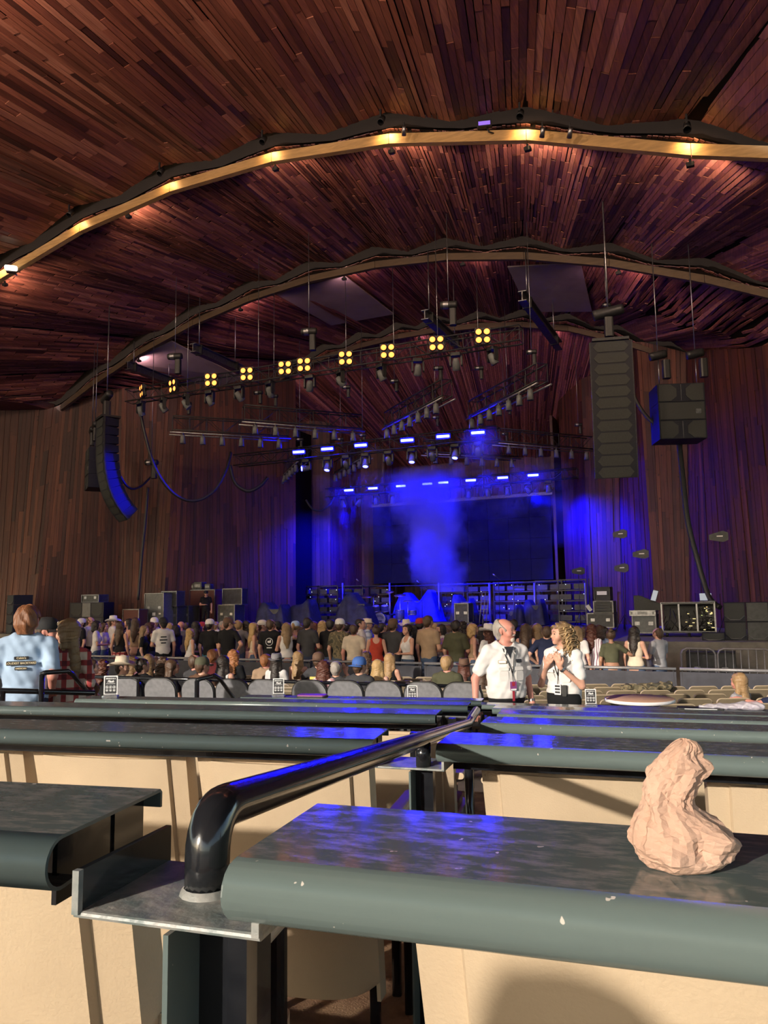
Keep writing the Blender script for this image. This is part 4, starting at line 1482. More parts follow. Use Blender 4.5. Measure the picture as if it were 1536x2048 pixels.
tag(o.build('paper_sheet', 'white_paper', None, (p.x, 26.4, p.z)), 'white sheet of paper leaning on the right-hand rack', 'paper')
x0, x1 = span(1258, 1310, 22.6)
zt = top_z(1285, 1222, 22.6)
zt2 = top_z(1285, 1262, 22.6)
t = road_case(x0 + .05, x1, 22.6, STAGE_Z, top_z(1285, 1231, 22.6), .8, 'grey road case with silver edges under the mixing console', 'case_grey')
t2 = road_case(x0, x1, 22.55, top_z(1285, 1231, 22.6) + .01, zt, .8, 'flat silver case lid with butterfly latches under the mixing console', 'alu', 'steel', False)
# mixing console
p0, p1 = atY(1268, 1205, 22.8), atY(1325, 1215, 22.8)
t = empty('mixing_console', ((p0.x + p1.x) / 2, 22.8, zt + .01), radians(5), 'black mixing console with a raised lit screen', 'mixing console')
w = p1.x - p0.x
MB().prism([(-w / 2, 0, 0), (w / 2, 0, 0), (w / 2, 0, .16), (-w * .3, 0, .42), (-w / 2, 0, .42)], (0, 0, 0), (0, .8, 0)).build('body', 'black_plastic', t)
sc = MB().box((0, 0, .16), (.16, .03, .34)).build('screen_housing', 'black_plastic', t, (w * .18, -.02, .26))
sc.rotation_euler = (-.35, .25, radians(-10))
MB().box((0, -.018, .16), (.13, .006, .30)).build('screen', 'screen_lit', sc)
# long open rack of cables
x0, x1 = span(1322, 1428, 22.4)
zb, zt = top_z(1375, 1264, 22.4), top_z(1375, 1206, 22.4)
zb = max(zb, STAGE_Z + .12)
t = empty('cable_rack', ((x0 + x1) / 2, 22.4, STAGE_Z), 0, 'wide open rack full of cables and small lights', 'equipment rack')
w, hb, ht = x1 - x0, zb - STAGE_Z, zt - STAGE_Z
fr = MB()
for xx in (-w / 2, -w * .17, w * .17, w / 2):
    fr.box((xx, 0, (hb + ht) / 2), (.04, .04, ht - hb))
for zz in (hb, ht):
    fr.box((0, 0, zz), (w + .04, .05, .045))
fr.build('frame', 'steel', t)
MB().box((0, .65, (hb + ht) / 2), (w, .05, ht - hb)).box((0, .3, hb), (w, .7, .03)).box((0, .3, ht), (w, .7, .03)).build('back', 'black_plastic', t)
rr = random.Random(5)
for k in range(26):
    x = rr.uniform(-w * .47, w * .45)
    z0_ = rr.uniform(hb + .1, ht - .05)
    MB().tube([(x, .05 + rr.random() * .2, z0_), (x + rr.uniform(-.1, .1), .02, (z0_ + hb) / 2), (x + rr.uniform(-.2, .2), .1, hb + .05)], .012, 5).build('cable', 'black_plastic', t)
for k in range(34):
    x = rr.choice([rr.uniform(-.1, .12), rr.uniform(.25, .46), rr.uniform(.25, .46)]) * w
    MB().box((x, .03, rr.uniform(hb + .06, ht - .1)), (rr.uniform(.02, .09), .012, .016)).build('indicator', rr.choice(['rack_led', 'rack_led2', 'rack_led', 'case_grey', 'alu']), t)
for k in range(5):
    MB().rbox((w * (.28 + .02 * k), .3, hb + .12 + k * .1), (w * .3, .4, .08), .01).build('rack_unit', 'case_black', t)
for sx in (-1, 0, 1):
    MB().lathe([(0, -.03), (.06, -.03), (.06, .03), (0, .03)], 10, (sx * w * .42, .1, .06), Euler((0, pi / 2, 0)).to_matrix()).build('wheel', 'black_plastic', t)
p = atY(1413, 1196, 22.6)
t = empty('laptop', (p.x, 22.6, ht + STAGE_Z + .03), radians(10), 'small lit laptop screen on the right end of the cable rack', 'laptop')
MB().box((0, 0, .01), (.4, .28, .02)).build('keyboard', 'alu', t)
s_ = MB().box((0, 0, .11), (.3, .015, .19)).build('screen', 'screen_lit', t, (0, .14, .02))
s_.rotation_euler = (-.2, 0, 0)
# subwoofers at the right stage edge
x0, x1 = span(1446, 1489, 20.9)
z1, z2 = top_z(1467, 1244, 20.9), top_z(1467, 1205, 20.9)
for j, (a, b) in enumerate(((x0, x1), (x1 + .02, 2 * x1 - x0 + .02), (2 * x1 - x0 + .04, 3 * x1 - 2 * x0 + .04))):
    for i, (za, zb_) in enumerate(((STAGE_Z, z1), (z1 + .01, z2))):
        lab = 'black bass loudspeaker at the right stage edge, %s row, %s' % (('lower', 'upper')[i], ('left', 'middle', 'right')[j])
        t = cabinet(a, b, 20.9, za, zb_, .9, lab, 0, 1)
        if j == 1:
            MB().box((0, -.02, (zb_ - za) / 2), ((b - a) * .95, .02, (zb_ - za) * .94)).build('blank_panel', 'case_black', t)
x0, x1 = span(1400, 1445, 20.8)
t = cabinet(x0, x1, 20.7, STAGE_Z, top_z(1420, 1266, 20.7), .5, 'low black floor monitor beside the right bass loudspeakers', 0, 1)
# paddle aerials and small lamps on stands
def paddle(px, py, Y, label, blue=False):
    p = atY(px, py, Y)
    t = empty('paddle_aerial', (p.x, Y, STAGE_Z), radians(RND.uniform(-20, 20)), label, 'aerial', 'aerials on stands')
    h = p.z - STAGE_Z
    MB().tube([(0, .04, .02), (0, .04, h)], .012, 6).build('pole', 'dark_metal', t)
    MB().prism([(-.26, 0, h - .08), (.1, 0, h - .16), (.24, 0, h - .10), (.24, 0, h + .1), (.1, 0, h + .16), (-.26, 0, h + .06)], (0, 0, 0), (0, .03, 0)).build('paddle', 'case_black', t)
    MB().box((0.02, -.006, h + .01), (.16, .008, .03)).build('plate', 'white_paper', t)
    for k in range(3):
        a = 2 * pi * k / 3
        MB().tube([(0, .04, .5), (.35 * cos(a), .04 + .35 * sin(a), .02)], .01, 5).build('leg', 'dark_metal', t)
paddle(1240, 1068, 27.0, 'black shell-shaped aerial high on a thin pole, right of the screen')
paddle(1282, 1108, 26.0, 'black paddle aerial on a bent arm right of the screen')
paddle(1243, 1136, 26.5, 'dark grey paddle aerial with a pale plate above the racks')
paddle(1438, 1073, 23.5, 'dark grey paddle aerial on a thin pole before the right wall')
paddle(1157, 1142, 31.0, 'round black aerial beside the right edge of the screen')
# ================================================================== BOX SEATS: DRINK RAILS, HANDRAIL, CHAIRS
def at_n(px, py, ang, n):
    d, m = frame(ang)
    r_ = ray(px, py)
    k = n / (r_.x * m.x + r_.y * m.y)
    return CAM + r_ * k
def s_of(p, ang):
    d, m = frame(ang)
    q = Vector(p) - CAM
    return q.x * d.x + q.y * d.y
def rail_mesh(L, depth=.175, rad=.024, th=.0035):
    """bent-sheet ledge along +X; n = +Y away from the viewer; flat top at z = 0, bullnose towards -Y"""
    outer = [(depth, -.020), (depth, -.004), (depth - .004, 0)]
    outer.append((.0, 0))
    for i in range(1, 13):
        a = pi / 2 + pi * i / 12 * 1.06
        outer.append((cos(a) * rad, -rad + sin(a) * rad))
    outer.append((.022, -2 * rad + .002))
    n = len(outer)
    inner = []
    for i in range(n):
        a = Vector(outer[max(i - 1, 0)])
        b = Vector(outer[min(i + 1, n - 1)])
        t = (b - a).normalized()
        nn = Vector((t.y, -t.x)) * -1
        p = Vector(outer[i]) + nn * th
        inner.append((p.x, p.y))
    prof = outer + inner[::-1]
    m = len(prof)
    vs = [(x, y, z) for x in (0, L) for y, z in prof]
    mb = MB()
    mb.add(vs, [(i, (i + 1) % m, m + (i + 1) % m, m + i) for i in range(m)], False)
    o = len(mb.f)
    # smooth only around the bullnose
    for i in range(m):
        mb.sm[i] = 3 <= (i % m) < n - 1
    # end rings
    for e in (0, m):
        for i in range(n - 1):
            q = [e + i, e + i + 1, e + m - 2 - i, e + m - 1 - i]
            mb.f.append(q if e else q[::-1])
            mb.sm.append(False)
    return mb
def drink_rail(ang, s0, s1, n, z, label, floor_z_, closed=None, depth=.175, nopost=False):
    t = empty('drink_rail', FP(ang, s0, n, z), radians(ang), label, 'drink rail', 'green drink rails')
    L = s1 - s0
    rail_mesh(L, depth).build('ledge', 'rail_green', t)
    mb = MB()
    mb.box((L / 2, depth * .62, -.045), (L - .03, .006, .085))
    mb.build('stiffener', 'black_paint', t)
    if closed:
        x = 0 if closed == 'l' else L
        poly = [(x, .16, -.004)] + [(x, .0, -.002)] + [(x, cos(pi / 2 + pi * i / 8) * .023, -.024 + sin(pi / 2 + pi * i / 8) * .0225) for i in range(1, 9)] + [(x, .16, -.046)]
        MB().prism(poly, (-.002, 0, 0), (.002, 0, 0)).build('end_cap', 'rail_green', t)
    if nopost and not closed:
        MB().box((L - .02, depth * .52, -.036), (.005, depth * .85, .066)).build('end_plate', 'black_paint', t)
    k = max(2, int(L / 1.6) + 1)
    for i in range(0 if nopost else k):
        x = .12 + (L - .24) * i / (k - 1)
        MB().box((x, .10, (floor_z_ - z) / 2 - .05), (.045, .045, z - floor_z_ - .1)).build('post', 'black_paint', t)
    return t
def rail_z(k):
    return CAM.z - T0 - ROW_D * k
RN = [.59 + ROW_S * k for k in range(6)]
LN = [.638, 2.085, 3.62, 5.2, 6.75]
def s_px(px, py, ang, k):
    return s_of(atZ(px, py, rail_z(k)), ang)
r_ends = [-.318, s_px(882, 1481, A_R, 1), s_px(965, 1442, A_R, 2), s_px(998, 1424, A_R, 3), s_px(985, 1416, A_R, 4), -4.2]
for k in range(6):
    drink_rail(A_R, r_ends[k], 4.6 + k * .5, RN[k], rail_z(k), ['nearest green drink rail, right of the black handrail, holding the crumpled bag', 'second green drink rail from us, right of the black handrail',
               'third green drink rail from us, right of the black handrail', 'fourth green drink rail from us, right of the handrail end', 'fifth green drink rail from us, right of the handrail end', 'farthest green drink rail, in front of the two ushers'][k], terrace_z(k + 2), 'l', nopost=k < 2)
l_ends = [s_px(140, 1662, A_L, 0), s_px(745, 1480, A_L, 1), s_px(872, 1434, A_L, 2), s_px(932, 1418, A_L, 3), s_px(960, 1408, A_L, 4)]
l_start = [-4, -6, -7.5, s_of(at_n(153, 1397, A_L, LN[3]), A_L), s_of(at_n(482, 1398, A_L, LN[4]), A_L)]
for k in range(5):
    drink_rail(A_L, l_start[k], l_ends[k], LN[k], rail_z(k) + (.012 if k >= 2 else 0), ['nearest green drink rail at the left edge, its cut end open', 'second green drink rail from us, left of the black handrail',
               'third green drink rail from us, left of the black handrail', 'fourth green drink rail at the left, with a table sign near its rounded left end', 'short fifth green drink rail at the left, holding a table sign and a dark tray'][k], terrace_z(k + 2), 'l' if k >= 3 else None, nopost=k < 2)

# ---- bracket and handrail between the two sections
def bracket(k, a_s, b_s, n0, z, label, depth=.14, post=True):
    """U-shaped steel bracket that ties the two rails; T-post below"""
    t = empty('rail_bracket', FP(A_R, a_s, n0, z), radians(A_R), label, 'bracket', 'steel brackets under the handrail')
    w = b_s - a_s
    MB().rbox((w / 2, depth / 2, -.003), (w, depth, .006), .004, None, 2, 0).build('plate', 'bracket_paint', t)
    for x in (.003, w - .003):
        fl = MB().box((x, depth / 2, .016), (.006, depth, .036)).build('flange', 'black_paint' if x < .01 else 'bracket_paint', t)  # left flange black: shade under the left rail put into its colour
        MB().box((x, .001, .016), (.0066, .006, .0364)).build('flange_edge', 'bracket_paint', fl)
    if post:
        H = z - terrace_z(k + 2)
        MB().box((w * .5, .035, -H / 2 - .006), (.005, .06, H - .012)).build('post_web', 'rail_green', t)
        MB().box((w * .63, .065, -H / 2 - .006), (.052, .02, H - .012)).build('post_flange', 'black_paint', t)
        MB().box((w * .63, .10, -H / 2 - .006), (.03, .05, H - .012)).build('post_core', 'black_paint', t)
    return t
mat('bracket_paint', (.34, .33, .31), .4, 0, (.16, .20, .195), 26, bump=.15, bscale=80, lo=.4, hi=.6)
zb = at_n(330, 1846, A_R, .585).z
bracket(0, s_of(at_n(146, 1835, A_R, .585), A_R), s_of(at_n(519, 1865, A_R, .585), A_R), .585, zb, 'scuffed grey steel bracket in the foreground, tying two rail ends')
p1 = at_n(750, 1532, A_R, 2.03)
p2 = at_n(888, 1537, A_R, 2.03)
bracket(1, s_of(p1, A_R), s_of(p2, A_R), 2.03, p1.z, 'second steel bracket under the handrail, beyond the nearest rail')
t = empty('handrail', FP(A_R, 0, 0, 0), 0, 'glossy black pipe handrail slanting down the aisle in the foreground', 'handrail')
t.location = (0, 0, 0)
PR = .0205
pb = at_n(414, 1772, A_R, .655)
s_post = s_of(pb, A_R)
elbow = at_n(414, 1622, A_R, .655)
mid = at_n(846, 1478, A_R, 2.06)
mid_t = at_n(840, 1492, A_R, 2.06)
far = at_n(902, 1446, A_R, 3.42)
end = at_n(969, 1417, A_R, 3.95)
top0 = Vector((pb.x, pb.y, elbow.z))
dirv = (mid - top0)
bend = []
R_ = .045
dn = dirv.normalized()
for i in range(7):
    f = i / 6
    a_ = Vector((0, 0, -1)) * R_ * (1 - f) ** 2 + dn * R_ * f ** 2
    bend.append(top0 + a_)
path = [Vector((pb.x, pb.y, zb))] + bend
hd = (mid - top0).normalized()
L1 = (mid - top0).length
path.append(mid)
dd = hd.copy()
far = mid + hd * 1.42
path.append(far)
path.append(far + Vector((hd.x, hd.y, hd.z * .25)).normalized() * .12)
path.append(far + Vector((hd.x, hd.y, hd.z * .25)).normalized() * .55)
MB().tube(path, PR, 20).build('pipe', 'black_paint', t)
MB().lathe([(PR * 1.22, 0), (PR * 1.15, .003), (PR * 1.02, .006)], 16, (pb.x, pb.y, zb)).build('weld_collar', 'bracket_paint', t)
MB().tube([mid + Vector((0, 0, -.01)), (mid.x, mid.y, p1.z)], PR, 14).build('post', 'black_paint', t)
MB().tube([far + Vector((0, 0, -.01)), (far.x, far.y, terrace_z(4))], PR, 14).build('post', 'black_paint', t)

# ---- moulded box chairs (back to us)
def box_chair():
    t = empty('box_chair')
    W, Hb, Ht = .56, .16, .93
    # back shell: rows from bottom to top; leaning towards us (-Y) at the top
    nx, nz = 14, 12
    vs = []
    def shell(off, ins):
        out = []
        for j in range(nz + 1):
            f = j / nz
            z = Hb + (Ht - Hb) * f
            lean = .16 - .19 * f
            hw = (W / 2 - ins) * (.93 + .07 * f)
            for i in range(nx + 1):
                u = i / nx * 2 - 1
                y = lean + .03 * u * u + off
                zz = z
                if j == 0:
                    zz = z + .06 * abs(u) ** 4
                out.append((u * hw, y, zz))
        return out
    a, b = shell(0, 0), shell(.012, .002)
    w = nx + 1
    mb = MB()
    mb.add(a, [(j * w + i, j * w + i + 1, (j + 1) * w + i + 1, (j + 1) * w + i) for j in range(nz) for i in range(nx)], True)
    mb.add(b, [((j + 1) * w + i, (j + 1) * w + i + 1, j * w + i + 1, j * w + i) for j in range(nz) for i in range(nx)], True)
    sh = mb.build('back_shell', 'chair_beige', t)
    # raised centre panel on the outside
    pv = []
    nx2, nz2 = 10, 10
    for j in range(nz2 + 1):
        f = .30 + .68 * j / nz2
        z = Hb + (Ht - Hb) * f
        lean = .16 - .19 * f
        for i in range(nx2 + 1):
            u = (i / nx2 * 2 - 1) * .80
            rr = max(0, .12 - (f - .30)) / .12
            uu = u * (1 - .12 * rr ** 2)
            pv.append((uu * W / 2 * (.93 + .07 * f), lean + .03 * u * u - .012, z))
    w2 = nx2 + 1
    mb = MB().add(pv, [(j * w2 + i, j * w2 + i + 1, (j + 1) * w2 + i + 1, (j + 1) * w2 + i) for j in range(nz2) for i in range(nx2)], True)
    # its edge
    rim = [i for i in range(w2)] + [j * w2 + nx2 for j in range(1, nz2 + 1)] + [nz2 * w2 + i for i in range(nx2 - 1, -1, -1)] + [j * w2 for j in range(nz2 - 1, 0, -1)]
    rv = [pv[i] for i in rim]
    mb.add(rv + [(x * 1.03, y + .016, z) for x, y, z in rv], [(i, len(rv) + i, len(rv) + (i + 1) % len(rv), (i + 1) % len(rv)) for i in range(len(rv))])
    mb.build('back_panel', 'chair_beige', t)
    # side returns
    for s in (-1, 1):
        sv = []
        for j in range(nz + 1):
            f = j / nz
            z = Hb + (Ht - Hb) * f
            lean = .16 - .19 * f + .03
            hw = W / 2 * (.93 + .07 * f)
            sv += [(s * hw, lean, z), (s * (hw + .004), lean + .055, z), (s * (hw - .008), lean + .055, z), (s * (hw - .012), lean, z)]
        mb = MB().add(sv, [(4 * j + k, 4 * j + (k + 1) % 4, 4 * j + 4 + (k + 1) % 4, 4 * j + 4 + k) for j in range(nz) for k in range(4)] + [(0, 1, 2, 3), (4 * nz + 3, 4 * nz + 2, 4 * nz + 1, 4 * nz)])
        mb.build('side_flange', 'chair_beige', t)
    MB().rbox((0, .13, .66), (W * .80, .05, .40), .04, (radians(14), 0, 0)).build('back_cushion', 'chair_rust', t)
    MB().rbox((0, .40, .44), (W * .95, .46, .055), .05, None, 3, 2).build('seat_pan', 'chair_beige', t)
    MB().rbox((0, .41, .478), (W * .86, .42, .05), .05, None, 3, 2).build('seat_cushion', 'chair_rust', t)
    for s in (-1, 1):
        for yy in (.26, .57):
            MB().rbox((s * W * .40, yy, .21), (.034, .034, .42), .01, None, 2, 2).build('leg', 'black_paint', t)
        MB().rbox((s * W * .40, .41, .40), (.03, .34, .03), .01, None, 2, 1).build('seat_rail', 'black_paint', t)
        MB().rbox((s * (W / 2 + .012), .32, .70), (.055, .46, .032), .014, None, 3, 1).build('armrest', 'chair_beige', t)
        MB().rbox((s * (W / 2 + .012), .46, .34), (.030, .034, .69), .01, None, 2, 2).build('arm_post', 'black_paint', t)
    return t
proto_ch = box_chair()
def chair_at(ang, s, n, zf, label, g='beige box chairs'):
    place(proto_ch, FP(ang, s, n, zf), radians(ang), label, 'chair', g)
def s_mid(px, ang, n):
    return s_of(at_n(px, 1700, ang, n), ang)
c0 = s_of(at_n(806, 1980, A_R, .80), A_R) + .29
for i in range(2):
    chair_at(A_R, c0 + i * .60, .80, terrace_z(2), ['beige box chair in the right foreground, shadow of a person on its back', 'beige box chair at the right edge under the nearest rail'][i])
c0 = s_of(at_n(262, 1950, A_L, .86), A_L) - .29
for i in range(2):
    chair_at(A_L, c0 - i * .60, .86, terrace_z(2), ['beige box chair in the left foreground, under the cut rail end', 'beige box chair beyond the left edge under the nearest rail'][i])
sL = [s_of(at_n(563, 1560, A_L, 2.30), A_L), s_of(at_n(150, 1560, A_L, 2.30), A_L)]
d_ = .60
for i in range(4):
    chair_at(A_L, sL[0] - i * d_, 2.29, terrace_z(3), ['beige box chair in the second row, just left of the handrail post', 'beige box chair in the second row, second left of the handrail post', 'beige box chair in the second row, third left of the handrail post', 'beige box chair in the second row, fourth left of the handrail post'][i])
s0_ = s_of(at_n(1165, 1560, A_R, 2.27), A_R)
for i in range(3):
    chair_at(A_R, s0_ + i * d_, 2.25, terrace_z(3), ['beige box chair in the second row, just right of the handrail, striped by shadows', 'beige box chair in the second row behind the crumpled bag', 'beige box chair in the second row at the right edge'][i])
for i in range(5):
    chair_at(A_L, s_of(at_n(790, 1480, A_L, 3.8), A_L) - i * d_, 3.83, terrace_z(4), '%s beige box chair left of the handrail in the third row' % ORD[i])
for i in range(3):
    chair_at(A_R, s_of(at_n(1090, 1480, A_R, 3.75), A_R) + i * d_, 3.72, terrace_z(4), '%s beige box chair right of the handrail in the third row' % ORD[i])

# ---- crumpled paper bag
def noise_fold(x, y, z, s):
    return (np.abs(np.sin(x * 61 * s + 3 * np.sin(z * 40 + y * 23))) + np.abs(np.sin(y * 53 * s + z * 37 + 2 * np.sin(x * 49))) + .7 * np.abs(np.sin(z * 71 * s + x * 31 - y * 29)) - 1.6)
# ================================================================== SOLID SHAPES FROM DISTANCE FIELDS (bodies, clothes, hair, paper)
class Field:
    def __init__(s, lo, hi, h):
        s.lo, s.h = np.array(lo, np.float32), h
        s.n = np.maximum(np.ceil((np.array(hi) - np.array(lo)) / h).astype(int) + 1, 3)
        s.ax = [s.lo[i] + h * np.arange(s.n[i], dtype=np.float32) for i in range(3)]
        s.D = np.full(s.n, .2, np.float32)
    def _sub(s, lo, hi):
        sl, g = [], []
        for i in range(3):
            a = int(max(0, floor((lo[i] - s.lo[i]) / s.h)))
            b = int(min(s.n[i], ceil((hi[i] - s.lo[i]) / s.h) + 1))
            if b <= a:
                return None, None
            sl.append(slice(a, b))
            sh = [1, 1, 1]
            sh[i] = -1
            g.append(s.ax[i][a:b].reshape(sh))
        return tuple(sl), g
    def cap(s, a, b, ra, rb=None, k=.03, sc=(1, 1, 1), inf=0.):
        """tapered capsule a->b, flattened by sc (scale of the cross-section per axis); smooth union"""
        rb = ra if rb is None else rb
        ra, rb = ra + inf, rb + inf
        a, b = np.array(a, np.float32), np.array(b, np.float32)
        sc = np.array(sc, np.float32)
        m = max(ra, rb) * max(1, sc.max()) + k + s.h * 2
        sl, g = s._sub(np.minimum(a, b) - m, np.maximum(a, b) + m)
        if sl is None:
            return s
        ba = (b - a) / sc
        q = [(g[i] - a[i]) / sc[i] for i in range(3)]
        L2 = float((ba ** 2).sum())
        if L2 < 1e-10:
            h = 0.
            d2 = q[0] ** 2 + q[1] ** 2 + q[2] ** 2
        else:
            h = np.clip((q[0] * ba[0] + q[1] * ba[1] + q[2] * ba[2]) / L2, 0, 1)
            d2 = (q[0] - h * ba[0]) ** 2 + (q[1] - h * ba[1]) ** 2 + (q[2] - h * ba[2]) ** 2
        d = (np.sqrt(d2) - (ra + (rb - ra) * h)) * float(min(1., sc.min()) ** .5)
        s._min(sl, d, k)
        return s
    def _min(s, sl, d, k):
        o = s.D[sl]
        if k > 0:
            hh = np.maximum(k - np.abs(o - d), 0) / k
            s.D[sl] = np.minimum(o, d) - hh * hh * k * .25
        else:
            s.D[sl] = np.minimum(o, d)
    def grid(s):
        return [s.ax[0].reshape(-1, 1, 1), s.ax[1].reshape(1, -1, 1), s.ax[2].reshape(1, 1, -1)]
    def cut(s, nx, ny, nz, c):
        """keep the side where n.p < c"""
        X, Y, Z = s.grid()
        s.D = np.maximum(s.D, nx * X + ny * Y + nz * Z - c)
        return s
    def carve(s, a, r, sc=(1, 1, 1)):
        X, Y, Z = s.grid()
        d = np.sqrt(((X - a[0]) / sc[0]) ** 2 + ((Y - a[1]) / sc[1]) ** 2 + ((Z - a[2]) / sc[2]) ** 2) - r
        s.D = np.maximum(s.D, -d)
        return s
    def mesh(s, name, smooth=True):
        D = s.D
        D[0], D[-1], D[:, 0], D[:, -1], D[:, :, 0], D[:, :, -1] = .1, .1, .1, .1, .1, .1
        nx, ny, nz = D.shape
        S = D < 0
        C = np.zeros((nx - 1, ny - 1, nz - 1), np.int8)
        for i in (0, 1):
            for j in (0, 1):
                for k in (0, 1):
                    C += S[i:nx - 1 + i, j:ny - 1 + j, k:nz - 1 + k]
        act = np.argwhere((C > 0) & (C < 8))
        if len(act) == 0:
            return bpy.data.meshes.new(name)
        idx = np.full(C.shape, -1, np.int32)
        idx[act[:, 0], act[:, 1], act[:, 2]] = np.arange(len(act))
        acc = np.zeros((len(act), 3), np.float32)
        cnt = np.zeros(len(act), np.float32)
        cor = [(i, j, k) for i in (0, 1) for j in (0, 1) for k in (0, 1)]
        for a in cor:
            for ax in range(3):
                if a[ax]:
                    continue
                b = list(a)
                b[ax] = 1
                da = D[act[:, 0] + a[0], act[:, 1] + a[1], act[:, 2] + a[2]]
                db = D[act[:, 0] + b[0], act[:, 1] + b[1], act[:, 2] + b[2]]
                x = (da < 0) != (db < 0)
                t = np.where(x, da / np.where(x, da - db, 1), 0)
                p = np.tile(np.array(a, np.float32), (len(act), 1))
                p[:, ax] += t
                acc += np.where(x[:, None], p, 0)
                cnt += x
        V = (act + acc / np.maximum(cnt, 1)[:, None]) * s.h + s.lo
        quads = []
        for ax in range(3):
            u, v = (ax + 1) % 3, (ax + 2) % 3
            sl0 = [slice(None)] * 3
            sl1 = [slice(None)] * 3
            sl0[ax], sl1[ax] = slice(0, -1), slice(1, None)
            A, B = S[tuple(sl0)], S[tuple(sl1)]
            e = np.argwhere(A != B)
            ok = (e[:, u] > 0) & (e[:, v] > 0) & (e[:, u] < D.shape[u] - 1) & (e[:, v] < D.shape[v] - 1)
            e = e[ok]
            fl = A[e[:, 0], e[:, 1], e[:, 2]]
            def cell(du, dv):
                c = e.copy()
                c[:, u] -= du
                c[:, v] -= dv
                return idx[c[:, 0], c[:, 1], c[:, 2]]
            q = np.stack([cell(1, 1), cell(0, 1), cell(0, 0), cell(1, 0)], 1)
            q = np.where(fl[:, None], q, q[:, ::-1])
            quads.append(q)
        Q = np.concatenate(quads)
        me = bpy.data.meshes.new(name)
        me.vertices.add(len(V))
        me.vertices.foreach_set('co', V.astype(np.float32).ravel())
        me.loops.add(len(Q) * 4)
        me.loops.foreach_set('vertex_index', Q.astype(np.int32).ravel())
        me.polygons.add(len(Q))
        me.polygons.foreach_set('loop_start', np.arange(0, len(Q) * 4, 4, dtype=np.int32))
        me.update(calc_edges=True)
        if smooth:
            me.polygons.foreach_set('use_smooth', [True] * len(Q))
        me.validate()
        return me
# ---- crumpled paper bag on the nearest rail
def bag_mesh(sc=.00088):
    rb = random.Random(12)
    prof = [(0, -26, 14, 20), (3, -34, 30, 26), (10, -40, 42, 30), (20, -42, 45, 31), (30, -41, 43, 29), (38, -38, 34, 25), (45, -35, 20, 21), (52, -33, 12, 18), (60, -31, 11, 16),
            (68, -30, 15, 15), (76, -28, 24, 14), (83, -25, 29, 14), (88, -22, 27, 14), (94, -16, 19, 13), (100, -9, 19, 12), (105, -2, 17, 10), (108, 3, 11, 6)]
    nt, nz = 46, 44
    vs = []
    ph = [rb.uniform(0, 6.3) for _ in range(12)]
    for j in range(nz + 1):
        z = 108 * j / nz
        k = max(i for i in range(len(prof)) if prof[i][0] <= z + 1e-6)
        k = min(k, len(prof) - 2)
        a, b_ = prof[k], prof[k + 1]
        f = (z - a[0]) / (b_[0] - a[0])
        xl, xr, yd = (a[i] + (b_[i] - a[i]) * f for i in (1, 2, 3))
        cx, hw = (xl + xr) / 2, (xr - xl) / 2
        for i in range(nt):
            th = 2 * pi * i / nt
            # sharp pleats: triangle waves in angle that twist with height
            def tri(v):
                v = v / (2 * pi)
                return abs(v - floor(v) - .5) * 4 - 1
            w = tri(5 * th + .05 * z + ph[0]) * .10 + tri(8 * th - .09 * z + ph[1]) * .07 + tri(3 * th + .16 * z + ph[2]) * .08 + tri(13 * th + .06 * z + ph[3]) * .035
            w += tri(.31 * z + 2 * th + ph[4]) * .05
            amp = 1 + w * (1.0 if 12 < z else .5)
            if abs(cos(th)) > .97:
                amp = 1 + w * .35
            jit = rb.uniform(-.7, .7)
            vs.append(((cx + cos(th) * hw * amp + jit) * sc, (sin(th) * yd * amp * 1.05 + rb.uniform(-.8, .8)) * sc, (z + (rb.uniform(-.8, .8) if 0 < j < nz else 0)) * sc))
    mb = MB()
    fs = []
    for j in range(nz):
        for i in range(nt):
            a, b_, c, d = j * nt + i, j * nt + (i + 1) % nt, (j + 1) * nt + (i + 1) % nt, (j + 1) * nt + i
            fs += [(a, b_, c), (a, c, d)] if (i + j) % 2 else [(a, b_, d), (b_, c, d)]
    mb.add(vs, fs)
    # the torn mouth folds inward
    top = [nz * nt + i for i in range(nt)]
    cxy = ((prof[-1][1] + prof[-1][2]) / 2 * sc, 0, 98 * sc)
    mb.v.append(cxy)
    ci = len(mb.v) - 1
    for i in range(nt):
        mb.f.append([top[i], top[(i + 1) % nt], ci])
        mb.sm.append(False)
    mb.f.append([i for i in range(nt)][::-1])
    mb.sm.append(False)
    return mb.mesh('paper_bag')
me = bag_mesh()
p = atZ(1368, 1735, rail_z(0))
bag = ob('paper_bag', me, 'paper_bag', None, (p.x, p.y, rail_z(0) + .0005), radians(24))
tag(bag, 'crumpled brown paper bag standing on the nearest green rail', 'paper bag')

# ================================================================== OPEN SEATING
def grey_seat():
    t = empty('padded_seat')
    MB().rbox((0, 0, .64), (.44, .035, .50), .15, (radians(8), 0, 0), 6).build('back_pad', 'grey_vinyl', t)
    # black rim
    pts = []
    for i in range(25):
        a = pi * i / 24
        x = .235 * cos(a) if False else None
    w, h, r = .222, .25, .15
    ring = [(w, -h)]
    for i in range(9):
        a = radians(90 * i / 8)
        ring.append((w - r + r * cos(a), h - r + r * sin(a)))
    for i in range(9):
        a = radians(90 + 90 * i / 8)
        ring.append((-w + r + r * cos(a), h - r + r * sin(a)))
    ring.append((-w, -h))
    th = radians(8)
    MB().tube([(x, -z * sin(th) + .012, .64 + z * cos(th)) for x, z in ring], .020, 7).build('rim', 'black_plastic', t)
    MB().rbox((0, .25, .43), (.43, .42, .07), .05, None, 3, 2).build('seat_pad', 'grey_vinyl', t)
    MB().box((0, -.045, .875), (.05, .006, .014)).build('number_plate', 'white_paper', t)
    for s in (-1, 1):
        MB().box((s * .2, .1, .2), (.04, .06, .4)).build('leg', 'black_plastic', t)
    return t
proto_gs = grey_seat()
